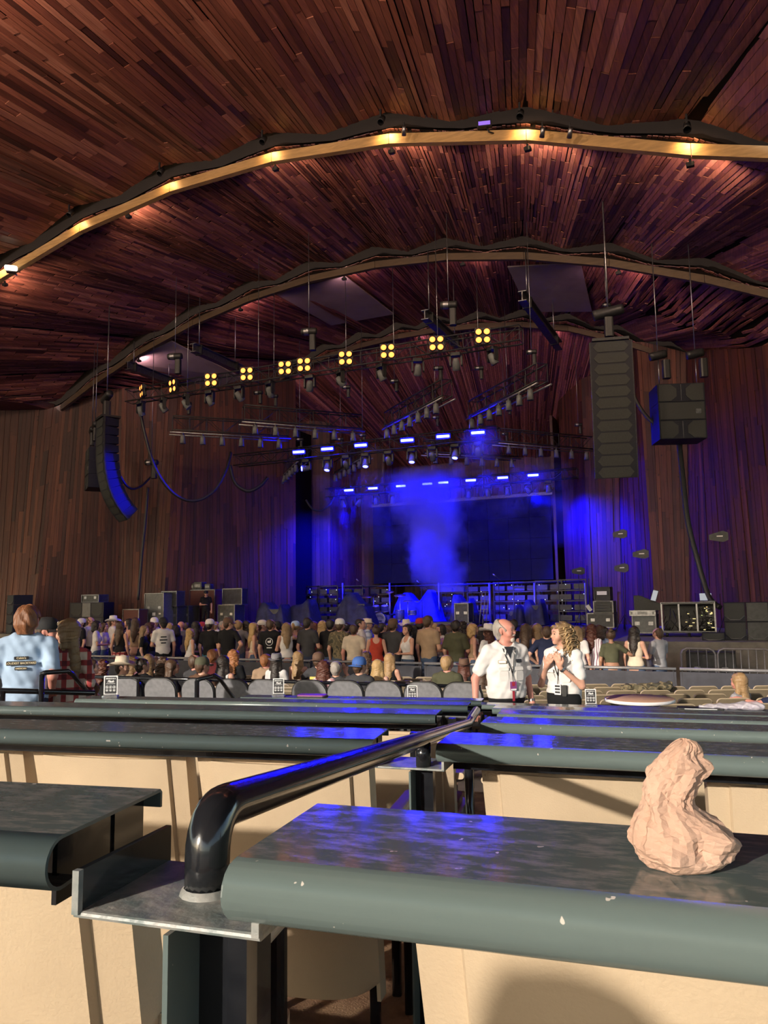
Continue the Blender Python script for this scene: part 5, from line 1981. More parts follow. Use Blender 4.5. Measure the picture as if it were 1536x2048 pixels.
def ground_at(px, Zd):
    p = atD(px, 1200, Zd)
    return p
gpx = [255, 322, 397, 466, 530, 620, 691, 767, 846, 925]
gx0 = at_n(322, 1360, A_R + 1, 9.0)
for i, px in enumerate(gpx):
    p = at_n(px, 1365, A_R + 2, 9.0)
    ztop = at_n(px, 1356 + (px - 300) * .014, A_R + 2, 9.0).z
    zf = floor_z(p.y)
    o = place(proto_gs, (p.x, p.y, ztop - .895), radians(A_R + 2), '%s grey padded seat from the left, black-rimmed, behind the drink rails' % ORD[i], 'seat', 'grey padded seats')
def fold_seat():
    t = empty('folding_seat')
    MB().rbox((0, 0, .66), (.45, .03, .36), .06, (radians(10), 0, 0), 4).build('backrest', 'seat_olive', t)
    th = radians(10)
    w, h, r = .225, .18, .06
    ring = []
    for i in range(5):
        a = radians(90 * i / 4)
        ring.append((w - r + r * cos(a), h - r + r * sin(a)))
    for i in range(5):
        a = radians(90 + 90 * i / 4)
        ring.append((-w + r + r * cos(a), h - r + r * sin(a)))
    MB().tube([(x, -z * sin(th), .66 + z * cos(th)) for x, z in ring], .011, 6).build('top_edge', 'seat_edge', t)
    MB().rbox((0, .14, .56), (.42, .05, .38), .05, (radians(-12), 0, 0), 3).build('folded_seat', 'seat_olive', t)
    for s in (-1, 1):
        MB().box((s * .22, .08, .28), (.03, .05, .56)).build('leg', 'dark_metal', t)
    return t
proto_fs = fold_seat()
SEATS = []
def seat_block(rows, px_ref, Z0, dZ, drop0, ddrop, ang, px_a, px_b, name):
    d, m = frame(ang)
    for r in range(rows):
        Zc = Z0 - dZ * r
        p = atD(px_ref, 1200, Zc)
        zt = CAM.z - (drop0 - ddrop * r)
        # slide along the row to find the seats inside the pixel window
        k = 0
        cand = []
        for j in range(-30, 31):
            q = Vector((p.x, p.y, zt)) + d * ((j + (.5 if r % 2 else 0)) * .51)
            pr = proj(q)
            if pr and px_a < pr[0] < px_b and q.y < 14.35:
                cand.append(q)
        for j, q in enumerate(cand):
            lab = '%s olive folding seat from the left, %s row from the barrier, %s' % (ORD[j] if j < 18 else 'last', ORD[r], name)
            place(proto_fs, (q.x, q.y, zt - .835), radians(ang), lab, 'seat', 'olive folding seats')
            SEATS.append(q)
seat_block(6, 1300, 13.4, .74, 1.50, .032, 22, 1000, 1580, 'right of the aisle')
seat_block(7, 800, 15.2, .80, 1.50, .045, 11, 440, 1010, 'left of the aisle')

# ---- black guard rail in front of the olive seats
def guard_rail(pts, posts, label, zf, r=.022):
    t = empty('guard_rail', (0, 0, 0), 0, label, 'rail', 'black guard rails')
    MB().tube(pts, r, 8).build('top_rail', 'black_paint', t)
    for p in posts:
        MB().tube([p, (p[0], p[1], zf(p))], r * 1.1, 8).build('post', 'black_paint', t)
    return t
def zfl(p):
    return floor_z(p[1]) - .02
P = lambda px, py, Z: atD(px, py, Z)
guard_rail([P(165, 1353, 10.2), P(400, 1359, 9.9), P(600, 1364, 9.7), P(962, 1374, 9.3)], [P(277, 1357, 10.0), P(605, 1365, 9.7), P(800, 1371, 9.5)], 'long black guard rail between the grey and olive seats', zfl)
guard_rail([P(82, 1348, 6.3), P(92, 1345, 6.3), P(135, 1342, 6.5), P(145, 1349, 6.55), P(180, 1390, 6.9)], [P(84, 1349, 6.3), P(178, 1388, 6.88)], 'bent black handrail beside the man in the light blue shirt', zfl, .020)
guard_rail([P(392, 1362, 7.2), P(400, 1358, 7.2), P(428, 1351, 7.4), P(440, 1358, 7.5), P(470, 1400, 7.9)], [P(394, 1362, 7.2), P(468, 1398, 7.9)], 'bent black handrail in front of the grey seats', zfl, .020)
guard_rail([P(-60, 1379, 6.2), P(0, 1381, 6.25), P(190, 1386, 6.5)], [P(-50, 1380, 6.2), P(5, 1382, 6.25)], 'flat black rail across the waists of the three people at left', zfl, .022)

# ---- pit barrier: black panels with a pale top rail
bx = [-9.2, -6.6, -4.0, -1.4, 1.2, 3.8, 6.4, 9.0, 11.25, 13.4]
BY = 14.75
for i in range(len(bx) - 1):
    x0, x1 = bx[i], bx[i + 1] - .06
    t = empty('pit_barrier', (x0, BY, PIT_Z), 0, '%s black barrier section from the left before the standing crowd' % ORD[i], 'barrier', 'black pit barriers')
    L = x1 - x0
    MB().box((L / 2, 0, .46), (L, .04, .90)).build('panel', 'drape', t)
    MB().tube([(0, 0, .96), (L, 0, .96)], .028, 8).build('top_rail', 'grey_steel', t)
    for xx in (.04, L - .04):
        MB().tube([(xx, 0, 0), (xx, 0, .95)], .022, 6).build('post', 'dark_metal', t)
# crowd-control gates along the right stage wall
for i, (pa, pb_) in enumerate(((1363, 1431), (1436, 1545))):
    xa, xb = atY(pa, 1320, 18.6).x, atY(pb_, 1320, 18.6).x
    t = empty('crowd_gate', (xa, 18.6, PIT_Z), 0, 'grey bar gate before the concrete stage wall, %s of two' % ('left', 'right')[i], 'gate', 'grey bar gates')
    L = xb - xa
    h = 1.08
    MB().tube([(0, 0, .05), (0, 0, h - .12), (.04, 0, h - .04), (.12, 0, h), (L - .12, 0, h), (L - .04, 0, h - .04), (L, 0, h - .12), (L, 0, .05)], .022, 7).build('frame', 'grey_steel', t)
    MB().tube([(0, 0, .16), (L, 0, .16)], .018, 6).build('lower_rail', 'grey_steel', t)
    n = int(L / .14)
    for k in range(1, n):
        MB().tube([(L * k / n, 0, .16), (L * k / n, 0, h)], .010, 5, False).build('bar', 'grey_steel', t)
    if i == 0:
        MB().box((L * .7, -.03, .5), (.16, .012, .05)).build('tag', 'yellow_print', t)
x0, x1 = atY(1372, 1300, 19.2).x, atY(1470, 1300, 19.2).x
road_case(x0, x1, 19.1, PIT_Z, 1.1, .7, 'big dark case behind the grey bar gates', 'case_black', 'black_plastic')

# ---- table signs
def table_sign():
    t = empty('table_sign')
    MB().rbox((0, 0, .010), (.115, .05, .020), .006).build('base', 'acrylic', t)
    MB().box((0, -.018, .021), (.09, .012, .014)).build('card_slot', 'alu', t)
    c = MB().rbox((0, 0, .092), (.104, .003, .145), .004).build('card', 'white_plastic', t)
    MB().rbox((0, -.0022, .094), (.088, .0012, .125), .007, None, 3).build('black_field', 'sign_black', c)
    text('SERVICE IN A', .0125, 'white_paper', c, (0, -.0038, .143), bold=.0004)
    text('Flash', .024, 'white_paper', c, (0, -.0038, .122), shear=.3, bold=.0008)
    MB().box((0, -.0036, .106), (.068, .001, .0022)).build('rule', 'white_paper', c)
    ic = MB()
    for x in (-.027, 0, .027):
        n = 20
        vs = []
        for r in (.0115, .0095):
            for k in range(n):
                a = 2 * pi * k / n
                vs.append((x + r * cos(a), -.0038, .080 + r * sin(a)))
        ic.add(vs, [(k, (k + 1) % n, n + (k + 1) % n, n + k) for k in range(n)])
        ic.box((x, -.0038, .080), (.007, .001, .010), (0, .5 * (x > 0) - .5 * (x < 0), 0))
        ic.box((x, -.0038, .061), (.017, .001, .0028))
        ic.box((x, -.0038, .056), (.019, .001, .0028))
        ic.box((x, -.0038, .051), (.013, .001, .0028))
    ic.build('icon', 'white_paper', c)
    return t
proto_sg = table_sign()
for i, (px, py, ang, n, k, lab) in enumerate([(221, 1394, A_L, LN[3] + .055, 3, 'white-framed table sign at the left, in front of the cowboy hat'), (557, 1398, A_L, LN[4] + .06, 4, 'white-framed table sign beside the dark tray'),
        (825, 1398, A_R, RN[5] + .06, 5, 'white-framed table sign in front of the third grey seat'), (1182, 1409, A_R, RN[5] + .06, 5, 'white-framed table sign right of the ushers')]):
    p = at_n(px, py, ang, n)
    place(proto_sg, (p.x, p.y, rail_z(k) + (.013 if ang == A_L else .001)), radians([26, 22, 16, 14][i]), lab, 'sign', 'table signs')
# dark tray, folder, plastic bag, round table
p = at_n(625, 1392, A_L, LN[4] + .09)
t = empty('serving_tray', (p.x, p.y, rail_z(4) + .014), radians(A_L), 'flat dark tray with a purple top on the drink rail', 'tray')
MB().rbox((0, 0, .012), (.26, .13, .014), .02, None, 3, 2).build('panel', 'purple_card', t)  # panel coloured purple throughout
MB().rbox((0, 0, .004), (.27, .14, .008), .02, None, 3, 2).build('edge', 'black_plastic', t)
p = at_n(1400, 1411, A_R, RN[5] + .08)
t = empty('menu_folder', (p.x, p.y, rail_z(5) + .001), radians(A_R), 'black menu folder on the farthest drink rail', 'folder')
MB().rbox((0, 0, .008), (.4, .15, .012), .01, None, 2, 2).build('cover', 'black_plastic', t)
MB().box((0, -.077, .008), (.28, .003, .005)).build('page_edge', 'white_paper', t)
r2 = random.Random(3)
f_ = Field((-.34, -.16, -.01), (.34, .16, .14), .008)
f_.cap((-.2, 0, .02), (.2, .02, .03), .035, .06, .03, (1, 1.5, .6))
f_.cap((.1, .0, .04), (.24, .02, .03), .05, .05, .03, (1, 1.5, .7))
f_.cap((-.27, 0, .012), (-.1, 0, .02), .015, .03, .02)
X, Y, Z = f_.grid()
f_.D = f_.D + .006 * noise_fold(X * .5, Y * .5, Z * .5, 1.)
f_.cut(0, 0, -1, 0)
p = at_n(1462, 1406, A_R, RN[5] + .10)
tag(ob('plastic_bag', f_.mesh('plastic_bag'), 'poly_bag', None, (p.x, p.y, rail_z(5) + .002), radians(A_R)), 'clear plastic bag lying on the farthest rail at the right', 'plastic bag')
pt_ = atD(1279, 1396, 8.6)
t = empty('round_table', (pt_.x, pt_.y, floor_z(pt_.y) - .02), 0, 'small round cafe table with a peach top and pale rim', 'table')
hh = pt_.z - t.location.z
MB().lathe([(0, 0), (.365, 0), (.37, -.004)], 40, (0, 0, hh)).build('table_top', 'peach_top', t)
MB().lathe([(.37, -.002), (.378, -.006), (.378, -.034), (.36, -.040), (0, -.040)], 40, (0, 0, hh)).build('rim', 'white_plastic', t)
MB().tube([(0, 0, .02), (0, 0, hh - .04)], .035, 10).build('leg', 'dark_metal', t)
MB().lathe([(0, .03), (.05, .03), (.24, .01), (.25, 0), (0, 0)], 24).build('base', 'dark_metal', t)
# camouflage jacket over two seats
f_ = Field((-.5, -.2, -.25), (.5, .2, .2), .018)
f_.cap((-.36, 0, -.02), (.36, 0, .0), .05, .07, .05, (1, 1.2, 1))
f_.cap((-.1, -.05, -.05), (.2, -.05, -.15), .06, .05, .05)
f_.cap((-.3, -.03, 0), (-.38, -.05, -.14), .05, .03, .05)
X, Y, Z = f_.grid()
f_.D = f_.D + .02 * noise_fold(X * .3, Y * .3, Z * .3, 1.)
p = atD(1292, 1372, 12.4)
tag(ob('jacket', f_.mesh('jacket'), 'camo', None, p, radians(22)), 'camouflage jacket thrown over the olive seats right of the aisle', 'jacket')
# ================================================================== PEOPLE
CR = .014
def arm_joints(g, s, kind):
    sw = .19 if g == 'm' else .162
    sh = (s * sw, -.01, 1.425)
    T = {'d': ((sw + .065, -.03, 1.13), (sw + .075, .05, .885), (0, .12, -1)),
         'h': ((sw + .19, -.08, 1.18), (sw + .01, .06, 1.03), (-.75, .45, -.35)),
         'f': ((sw + .06, .05, 1.14), (.055, .25, 1.13), (-1, .15, .12)),
         'c': ((sw + .05, .02, 1.13), (sw - .03, .25, 1.22), (-.35, .6, .6)),
         'u': ((sw + .12, .10, 1.36), (.12, .19, 1.55), (-.35, .15, .9)),
         'b': ((sw + .20, .02, 1.26), (sw + .43, .10, 1.20), (1, .2, -.25)),
         'r': ((sw + .14, .20, 1.36), (sw + .05, .45, 1.40), (-.3, 1, .1)),
         'l': ((sw + .05, .06, 1.15), (.10, .29, 1.03), (-.4, 1, -.2)),
         'o': ((sw + .13, -.05, 1.15), (sw + .17, .04, .90), (-.05, .10, -1)),
         'n': ((sw + .09, .03, 1.09), (sw - .06, .19, 1.30), (-.55, .35, .75)),
         'k': ((sw + .08, .06, 1.10), (.07, .21, 1.30), (-.15, .25, .9)),
         'e': ((sw + .05, -.16, 1.17), (sw + .02, .04, 1.02), (-.1, .9, -.3))}[kind]
    f = lambda p: (s * p[0], p[1], p[2])
    return sh, f(T[0]), f(T[1]), f(T[2])
def add_hand(F, wr, dr, s, k=.012, big=1.0):
    d = Vector(dr).normalized()
    up = Vector((0, 0, 1)) if abs(d.z) < .75 else Vector((0, 1, 0))
    side = d.cross(up).normalized()
    nrm = side.cross(d).normalized()
    w = Vector(wr)
    F.cap(w, w + d * .05, .027 * big, .030 * big, .02)
    F.cap(w + d * .03 - side * .016, w + d * .085 - side * .020, .018, .016, .012)
    F.cap(w + d * .03 + side * .016, w + d * .085 + side * .020, .018, .016, .012)
    for i, (o, L) in enumerate(((-.033, .062), (-.011, .078), (.011, .074), (.033, .055))):
        b = w + d * .088 + side * o
        m = b + d * L * .55 - nrm * .008
        e = m + d * L * .45 - nrm * .018
        F.cap(b, m, .0105, .0098, .006)
        F.cap(m, e, .0098, .0088, .006)
    tb = w + d * .03 + side * (.028 * -s)
    F.cap(tb, tb + d * .035 + side * (.030 * -s), .014, .0115, .01)
    F.cap(tb + d * .035 + side * (.030 * -s), tb + d * .066 + side * (.034 * -s), .0112, .0095, .008)
def legs(g, seated):
    hw = .088 if g == 'm' else .092
    out = []
    for s in (-1, 1):
        if seated:
            out.append(((s * hw, .0, .47), (s * (hw + .03), .42, .50), (s * (hw + .02), .44, .09)))
        else:
            out.append(((s * hw, 0, .93), (s * (hw + .012), .012, .50), (s * (hw + .012), -.02, .09)))
    return out
def dzs(seated):
    return -.46 if seated else 0.
def torso(F, g, dz, inf=0., fat=0., hem=None, k=.045):
    z = lambda v: v + dz
    if g == 'm':
        F.cap((0, -.005, z(1.37)), (0, .0, z(1.20)), .122, .116 + fat * .6, k, (1.34, .86, 1), inf)
        F.cap((0, .005 + fat * .4, z(1.20)), (0, .005 + fat * .5, z(1.02)), .114 + fat * .7, .116 + fat, k, (1.25, .9, 1), inf)
        F.cap((0, 0, z(1.0)), (0, -.01, z(.93)), .120 + fat * .5, .122, k, (1.24, .9, 1), inf)
        F.cap((-.17, -.012, z(1.425)), (.17, -.012, z(1.425)), .052, .052, k, (1, 1, 1), inf)
        F.cap((-.07, -.01, z(1.47)), (.07, -.01, z(1.47)), .05, .05, k, (1, 1, 1), inf)
    else:
        F.cap((0, -.005, z(1.36)), (0, .0, z(1.22)), .106, .100 + fat * .6, k, (1.32, .82, 1), inf)
        F.cap((-.062, .066, z(1.29)), (-.062, .068, z(1.275)), .058, .058, k, (1, 1, 1), inf)
        F.cap((.062, .066, z(1.29)), (.062, .068, z(1.275)), .058, .058, k, (1, 1, 1), inf)
        F.cap((0, .0, z(1.22)), (0, .0, z(1.06)), .096 + fat * .7, .103 + fat, k, (1.2, .86, 1), inf)
        F.cap((0, -.01, z(1.0)), (0, -.02, z(.92)), .124 + fat * .5, .128, k, (1.27, .92, 1), inf)
        F.cap((-.14, -.01, z(1.425)), (.14, -.01, z(1.425)), .042, .042, k, (1, 1, 1), inf)
        F.cap((-.05, -.01, z(1.465)), (.05, -.01, z(1.465)), .042, .042, k, (1, 1, 1), inf)
_bc = {}
def bounds(seated, zlo=-.03, zhi=1.83):
    dz = dzs(seated)
    return (-.80, -.34, zlo), (.80, .80, zhi + (dz if zhi > 1.5 else 0))
def body_mesh(g, arms, seated, hy, fat=0., res=CR, beard=False):
    key = (g, arms, seated, hy, fat, res)
    if key in _bc:
        return _bc[key]
    dz = dzs(seated)
    F = Field(*bounds(seated), res)
    torso(F, g, dz, -.004, fat)
    ch, sh_ = cos(hy), sin(hy)
    def H(x, y, z):
        return (x * ch - y * sh_, x * sh_ + y * ch, z + dz)
    hs = 1.0 if g == 'm' else .95
    F.cap((0, -.012, 1.44 + dz), H(0, .004, 1.575), .056 if g == 'm' else .046, .054 if g == 'm' else .045, .03)
    F.cap(H(0, -.012, 1.668), H(0, .018, 1.655), .088 * hs, .086 * hs, .02)
    F.cap(H(0, .045, 1.61), H(0, .062, 1.575), .056 * hs, .042 * hs, .035)
    F.cap(H(0, .088, 1.648), H(0, .112, 1.612), .010, .015, .012)
    F.cap(H(-.035, .082, 1.668), H(.035, .082, 1.668), .018, .018, .02)
    F.cap(H(-.018, .090, 1.578), H(.018, .090, 1.578), .012, .012, .012)
    F.cap(H(0, .080, 1.548), H(0, .084, 1.548), .020, .020, .02)
    for s in (-1, 1):
        F.cap(H(s * .086 * hs, -.004, 1.645), H(s * .084 * hs, .0, 1.605), .017, .012, .01, (.6, 1, 1))
        F.cap(H(s * .045, .07, 1.60), H(s * .045, .07, 1.60), .026, .026, .03)
    for s, kd in ((1, arms[0]), (-1, arms[1])):
        a, e, w, d = arm_joints(g, s, kd)
        up = lambda p: (p[0], p[1], p[2] + dz)
        th = 1.0 if g == 'm' else .84
        F.cap(up(a), up(e), .052 * th, .042 * th, .03)
        F.cap(up(e), up(w), .041 * th, .027 * th, .02)
        add_hand(F, up(w), d, s, big=th)
    for h_, kn, an in legs(g, seated):
        F.cap(h_, kn, .078, .056, .03)
        F.cap(kn, an, .055, .038, .02)
        F.cap((an[0], an[1] - .03, .045), (an[0], an[1] + .15, .035), .04, .034, .02, (1, 1, .8))
    me = F.mesh('body')
    me.materials.append(MATS['skin'])
    _bc[key] = me
    return me
def top_mesh(g, arms, seated, style, fat=0., res=CR):
    key = ('t', g, arms, seated, style, fat, res)
    if key in _bc:
        return _bc[key]
    dz = dzs(seated)
    F = Field(*bounds(seated, .78 + dz, 1.60), res)
    inf = {'tee': .013, 'shirt': .018, 'tank': .008, 'strapless': .008, 'crop': .010, 'dress': .010, 'long': .014, 'halter': .008}[style]
    torso(F, g, dz, inf, fat)
    if style in ('tee', 'shirt', 'long', 'crop'):
        for s, kd in ((1, arms[0]), (-1, arms[1])):
            a, e, w, d = arm_joints(g, s, kd)
            A, E = Vector(a), Vector(e)
            th = 1.0 if g == 'm' else .86
            up = lambda p: (p[0], p[1], p[2] + dz)
            if style == 'long':
                W = Vector(w)
                F.cap(up(A), up(E), .060 * th, .052 * th, .035)
                F.cap(up(E), up(E.lerp(W, .92)), .050 * th, .038 * th, .02)
            else:
                m = A.lerp(E, .68 if style == 'shirt' else .60)
                F.cap(up(A), up(m), .062 * th, (.070 if style == 'shirt' else .062) * th, .035)
    X, Y, Z = F.grid()
    if res < .012:
        F.D = F.D + .0045 * np.sin(30 * X + 5 * np.sin(15 * Z) + 12 * Y) * np.sin(19 * Z + 16 * X + 6 * Y) + .0025 * np.sin(70 * X + 40 * Z)
    else:
        F.D = F.D + .003 * np.sin(26 * X + 4 * np.sin(14 * Z)) * np.sin(17 * Z + 7 * Y)
    hem = {'tee': .92, 'shirt': .955 if fat else .93, 'tank': .97, 'strapless': 1.05, 'crop': 1.10, 'dress': .9, 'long': .90, 'halter': 1.05}[style]
    F.cut(0, 0, -1, -(hem + dz))
    if style in ('tank', 'dress'):
        # scooped back and front, narrow straps
        F.carve((0, .16, 1.50 + dz), .17, (.75, 1, .9)).carve((0, -.16, 1.50 + dz), .16, (.75, 1, .9))
        for s in (-1, 1):
            F.carve((s * (.22 if g == 'm' else .19), 0, 1.40 + dz), .085, (.8, 1.6, 1.3))
    elif style in ('strapless',):
        F.cut(0, 0, 1, 1.335 + dz)
    elif style == 'halter':
        F.cut(0, -.55, 1, 1.36 + dz)
    F.carve((0, .02, 1.545 + dz), .088, (1, 1.05, 1))
    me = F.mesh('shirt')
    _bc[key] = me
    return me
def bot_mesh(g, seated, style, fat=0., res=CR):
    key = ('b', g, seated, style, fat, res)
    if key in _bc:
        return _bc[key]
    dz = dzs(seated)
    F = Field((-.36, -.3, 0.0), (.36, .68, 1.06 + dz), res)
    F.cap((0, 0, 1.0 + dz), (0, -.01, .93 + dz), .128 + fat * .7, .130, .04, (1.26, .93, 1))
    if fat:
        F.cap((0, .006 + fat * .5, 1.03 + dz), (0, .006 + fat * .5, .97 + dz), .120 + fat, .120 + fat * .8, .04, (1.26, .92, 1))
    for h_, kn, an in legs(g, seated):
        h_, kn, an = Vector(h_), Vector(kn), Vector(an)
        if style in ('jeans', 'slacks'):
            F.cap(h_, kn, .094, .070, .03)
            F.cap(kn, an + Vector((0, 0, -.02)), .068, .056 if style == 'jeans' else .070, .03)
        elif style == 'shorts':
            F.cap(h_, h_.lerp(kn, .42), .098, .096, .03)
        elif style == 'skirt':
            F.cap(h_, h_.lerp(kn, .8), .10, .12, .12)
    X, Y, Z = F.grid()
    F.D = F.D + .003 * np.sin(30 * Z + 8 * X) * np.sin(24 * Y + 10 * X)
    F.cut(0, 0, 1, 1.015 + dz)
    if style == 'shorts' and not seated:
        F.cut(0, 0, -1, -.70)
    if style == 'skirt' and not seated:
        F.cut(0, 0, -1, -.55)
    F.cut(0, 0, -1, -.055)
    me = F.mesh('trousers')
    _bc[key] = me
    return me
def hair_mesh(style, res=.010):
    key = ('h', style, res)
    if key in _bc:
        return _bc[key]
    F = Field((-.24, -.27, 1.05), (.24, .20, 1.82), res)
    if style in ('short', 'receding', 'swept'):
        F.cap((0, -.022, 1.672), (0, .012, 1.668), .099, .096, .02)
        F.cap((0, -.06, 1.60), (0, -.05, 1.57), .055, .045, .04, (1.2, 1, 1))
        if style == 'swept':
            F.cap((0, .02, 1.735), (0, .06, 1.73), .04, .03, .03, (1.4, 1, 1))
            F.cap((0, -.055, 1.60), (0, -.055, 1.53), .07, .05, .04, (1.15, 1, 1))
        X, Y, Z = F.grid()
        F.D = F.D + (.0075 if style == 'swept' else .004) * np.sin(75 * X + 14 * Z + 3 * np.sin(40 * Y)) * np.sin(60 * Y + 24 * Z)
        # face opening and ears
        F.D = np.maximum(F.D, np.minimum(Y - .045 + 0 * X + 0 * Z, 1.715 - Z + 0 * X) if style != 'receding' else (Y + 1.1 * (Z - 1.68) - .02 + 0 * X))
        for s in (-1, 1):
            F.carve((s * .09, .005, 1.625), .034, (1, 1, 1.3))
        F.cut(0, 0, -1, -1.52)
    else:
        F.cap((0, -.022, 1.673), (0, .010, 1.668), .100, .096, .02)
        if style in ('long', 'wavy', 'curly', 'halfup'):
            zb = {'long': 1.20, 'wavy': 1.22, 'curly': 1.34, 'halfup': 1.18}[style]
            wd = {'long': .98, 'wavy': 1.15, 'curly': 1.45, 'halfup': .72}[style]
            F.cap((0, -.05, 1.62), (0, -.095, zb + .14), .086, .072, .05, (wd, .7, 1))
            F.cap((0, -.095, zb + .16), (0, -.12, zb), .070, .034, .05, (wd, .6, 1))
            for s in (-1, 1):
                F.cap((s * .080, -.01, 1.66), (s * (.088 if style == 'halfup' else .095), -.03, 1.50), .030, .030, .04)
                if style != 'halfup':
                    F.cap((s * .095, -.03, 1.50), (s * .10, -.04 + (.05 if style in ('wavy', 'curly') else 0), zb + .12), .032, .020, .04)
        if style == 'bob':
            F.cap((0, -.05, 1.62), (0, -.07, 1.53), .095, .085, .05, (1.2, .9, 1))
            for s in (-1, 1):
                F.cap((s * .085, .0, 1.65), (s * .095, .01, 1.54), .035, .03, .04)
        if style == 'bun':
            F.cap((0, -.08, 1.76), (0, -.085, 1.765), .05, .05, .02)
        if style == 'pony':
            F.cap((0, -.115, 1.70), (0, -.16, 1.62), .035, .04, .03)
            F.cap((0, -.16, 1.62), (0, -.14, 1.36), .042, .022, .03)
        X, Y, Z = F.grid()
        amp = {'curly': .016, 'wavy': .011}.get(style, .005)
        F.D = F.D + amp * np.sin(48 * X + 9 * np.sin(30 * Z) + 30 * Y) * np.sin(38 * Z + 20 * Y)
        # face opening
        d = np.sqrt(((X) / .078) ** 2 + ((Y - .115) / .10) ** 2 + ((Z - 1.60) / .115) ** 2) - 1
        F.D = np.maximum(F.D, -d * .08)
        F.D = np.maximum(F.D, np.minimum(np.minimum(Y - .06 + 0 * X, 1.70 - Z + 0 * X), .4 - 0 * X))
    me = F.mesh('hair')
    me.materials.append(MATS['hair'])
    _bc[key] = me
    return me
def hat_mesh(style):
    key = ('hat', style)
    if key in _bc:
        return _bc[key]
    mb = MB()
    if style in ('cap', 'backcap'):
        prof = [(.112, 1.665), (.114, 1.69), (.106, 1.735), (.085, 1.768), (.05, 1.787), (0, 1.792)]
        mb.lathe(prof, 20, (0, -.006, 0), None, True, (.94, 1.06))
        sg = 1 if style == 'cap' else -1
        vs = []
        for r in (0, 1):
            for i in range(9):
                a = radians(-62 + 124 * i / 8)
                rr = .105 + r * .075 * cos(a) ** .5
                vs.append((sin(a) * rr * .95, -.006 + sg * cos(a) * rr * 1.06, 1.672 - r * .016 - .02 * sin(a) ** 2))
        n = len(vs)
        vs += [(x, y, z - .006) for x, y, z in vs]
        fs = [(i, i + 1, 10 + i, 9 + i) for i in range(8)] + [(n + 9 + i, n + 10 + i, n + i + 1, n + i) for i in range(8)] + [(9 + i, 10 + i, n + 10 + i, n + 9 + i) for i in range(8)]
        mb.add(vs, fs, True)
        mb.lathe([(0, .004), (.008, 0)], 8, (0, -.006, 1.79))
    else:
        R1 = {'cowboy': .21, 'fedora': .165, 'straw': .16}[style]
        hc = {'cowboy': 1.835, 'fedora': 1.80, 'straw': 1.80}[style]
        n = 28
        rings = [(.108, 1.69, 0), (.104, 1.74, 0), (.092, hc - .012, 1), (.06, hc, 2), (0, hc - .02, 2)]
        vs = []
        for r, z, t_ in rings:
            for k in range(n):
                a = 2 * pi * k / n
                x, y = r * cos(a) * .92, r * sin(a) * 1.1
                zz = z
                if t_ == 2:
                    zz = z - .022 * (1 - abs(x) / .06 if abs(x) < .06 else 0) - (.012 if y > .03 else 0)
                vs.append((x, y - .006, zz))
        mb.add(vs, [(i * n + k, i * n + (k + 1) % n, (i + 1) * n + (k + 1) % n, (i + 1) * n + k) for i in range(len(rings) - 1) for k in range(n)], True)
        vs = []
        for j, (r, dz_) in enumerate(((.106, 1.69), (.14, 1.683), (R1, 1.69))):
            for k in range(n):
                a = 2 * pi * k / n
                curl = (.055 if style == 'cowboy' else .012) * (j / 2) ** 2 * abs(cos(a)) ** 2
                dip = -.02 * (j / 2) * (abs(sin(a)) ** 3)
                vs.append((r * cos(a) * (.92 if style != 'cowboy' else .88), r * sin(a) * 1.12 - .006, dz_ + curl + dip))
        m = len(vs)
        vs += [(x, y, z - .005) for x, y, z in vs]
        fs = [(i * n + k, i * n + (k + 1) % n, (i + 1) * n + (k + 1) % n, (i + 1) * n + k) for i in range(2) for k in range(n)]
        fs += [tuple(m + q for q in reversed(f)) for f in fs]
        fs += [(2 * n + k, 2 * n + (k + 1) % n, m + 2 * n + (k + 1) % n, m + 2 * n + k) for k in range(n)]
        mb.add(vs, fs, True)
    me = mb.mesh('hat')
    me.materials.append(MATS['felt'])
    _bc[key] = me
    return me
def misc(key, fn, m):
    if key not in _bc:
        me = fn().mesh(key)
        me.materials.append(MATS[m])
        _bc[key] = me
    return _bc[key]
def eyes_mb():
    mb = MB()
    for s in (-1, 1):
        mb.lathe([(0, .006), (.008, .004), (.011, 0), (.008, -.004), (0, -.006)], 8, (s * .034, .0955, 1.642), Euler((pi / 2, 0, 0)).to_matrix(), True, (1.3, .7))
    return mb
def brow_mb():
    mb = MB()
    for s in (-1, 1):
        mb.tube([(s * .016, .102, 1.666), (s * .036, .101, 1.672), (s * .055, .090, 1.664)], .0045, 5)
    return mb
def lips_mb():
    return MB().tube([(-.024, .094, 1.572), (-.010, .105, 1.576), (.010, .105, 1.576), (.024, .094, 1.572)], [.003, .007, .007, .003], 6)
def shoes_mb(seated):
    mb = MB()
    for h_, kn, an in legs('m', seated):
        mb.lathe([(0, 0), (.05, 0), (.055, .03), (.05, .07), (.035, .10), (0, .10)], 10, (an[0], an[1] + .05, .0), None, True, (.95, 2.5))
    return mb
def watch_mb(g, s, kind, seated):
    a, e, w, d = arm_joints(g, s, kind)
    dz = dzs(seated)
    W, E = Vector(w) + Vector((0, 0, dz)), Vector(e) + Vector((0, 0, dz))
    dd = (E - W).normalized()
    return MB().tube([W + dd * .02, W + dd * .045], .034, 12, False)
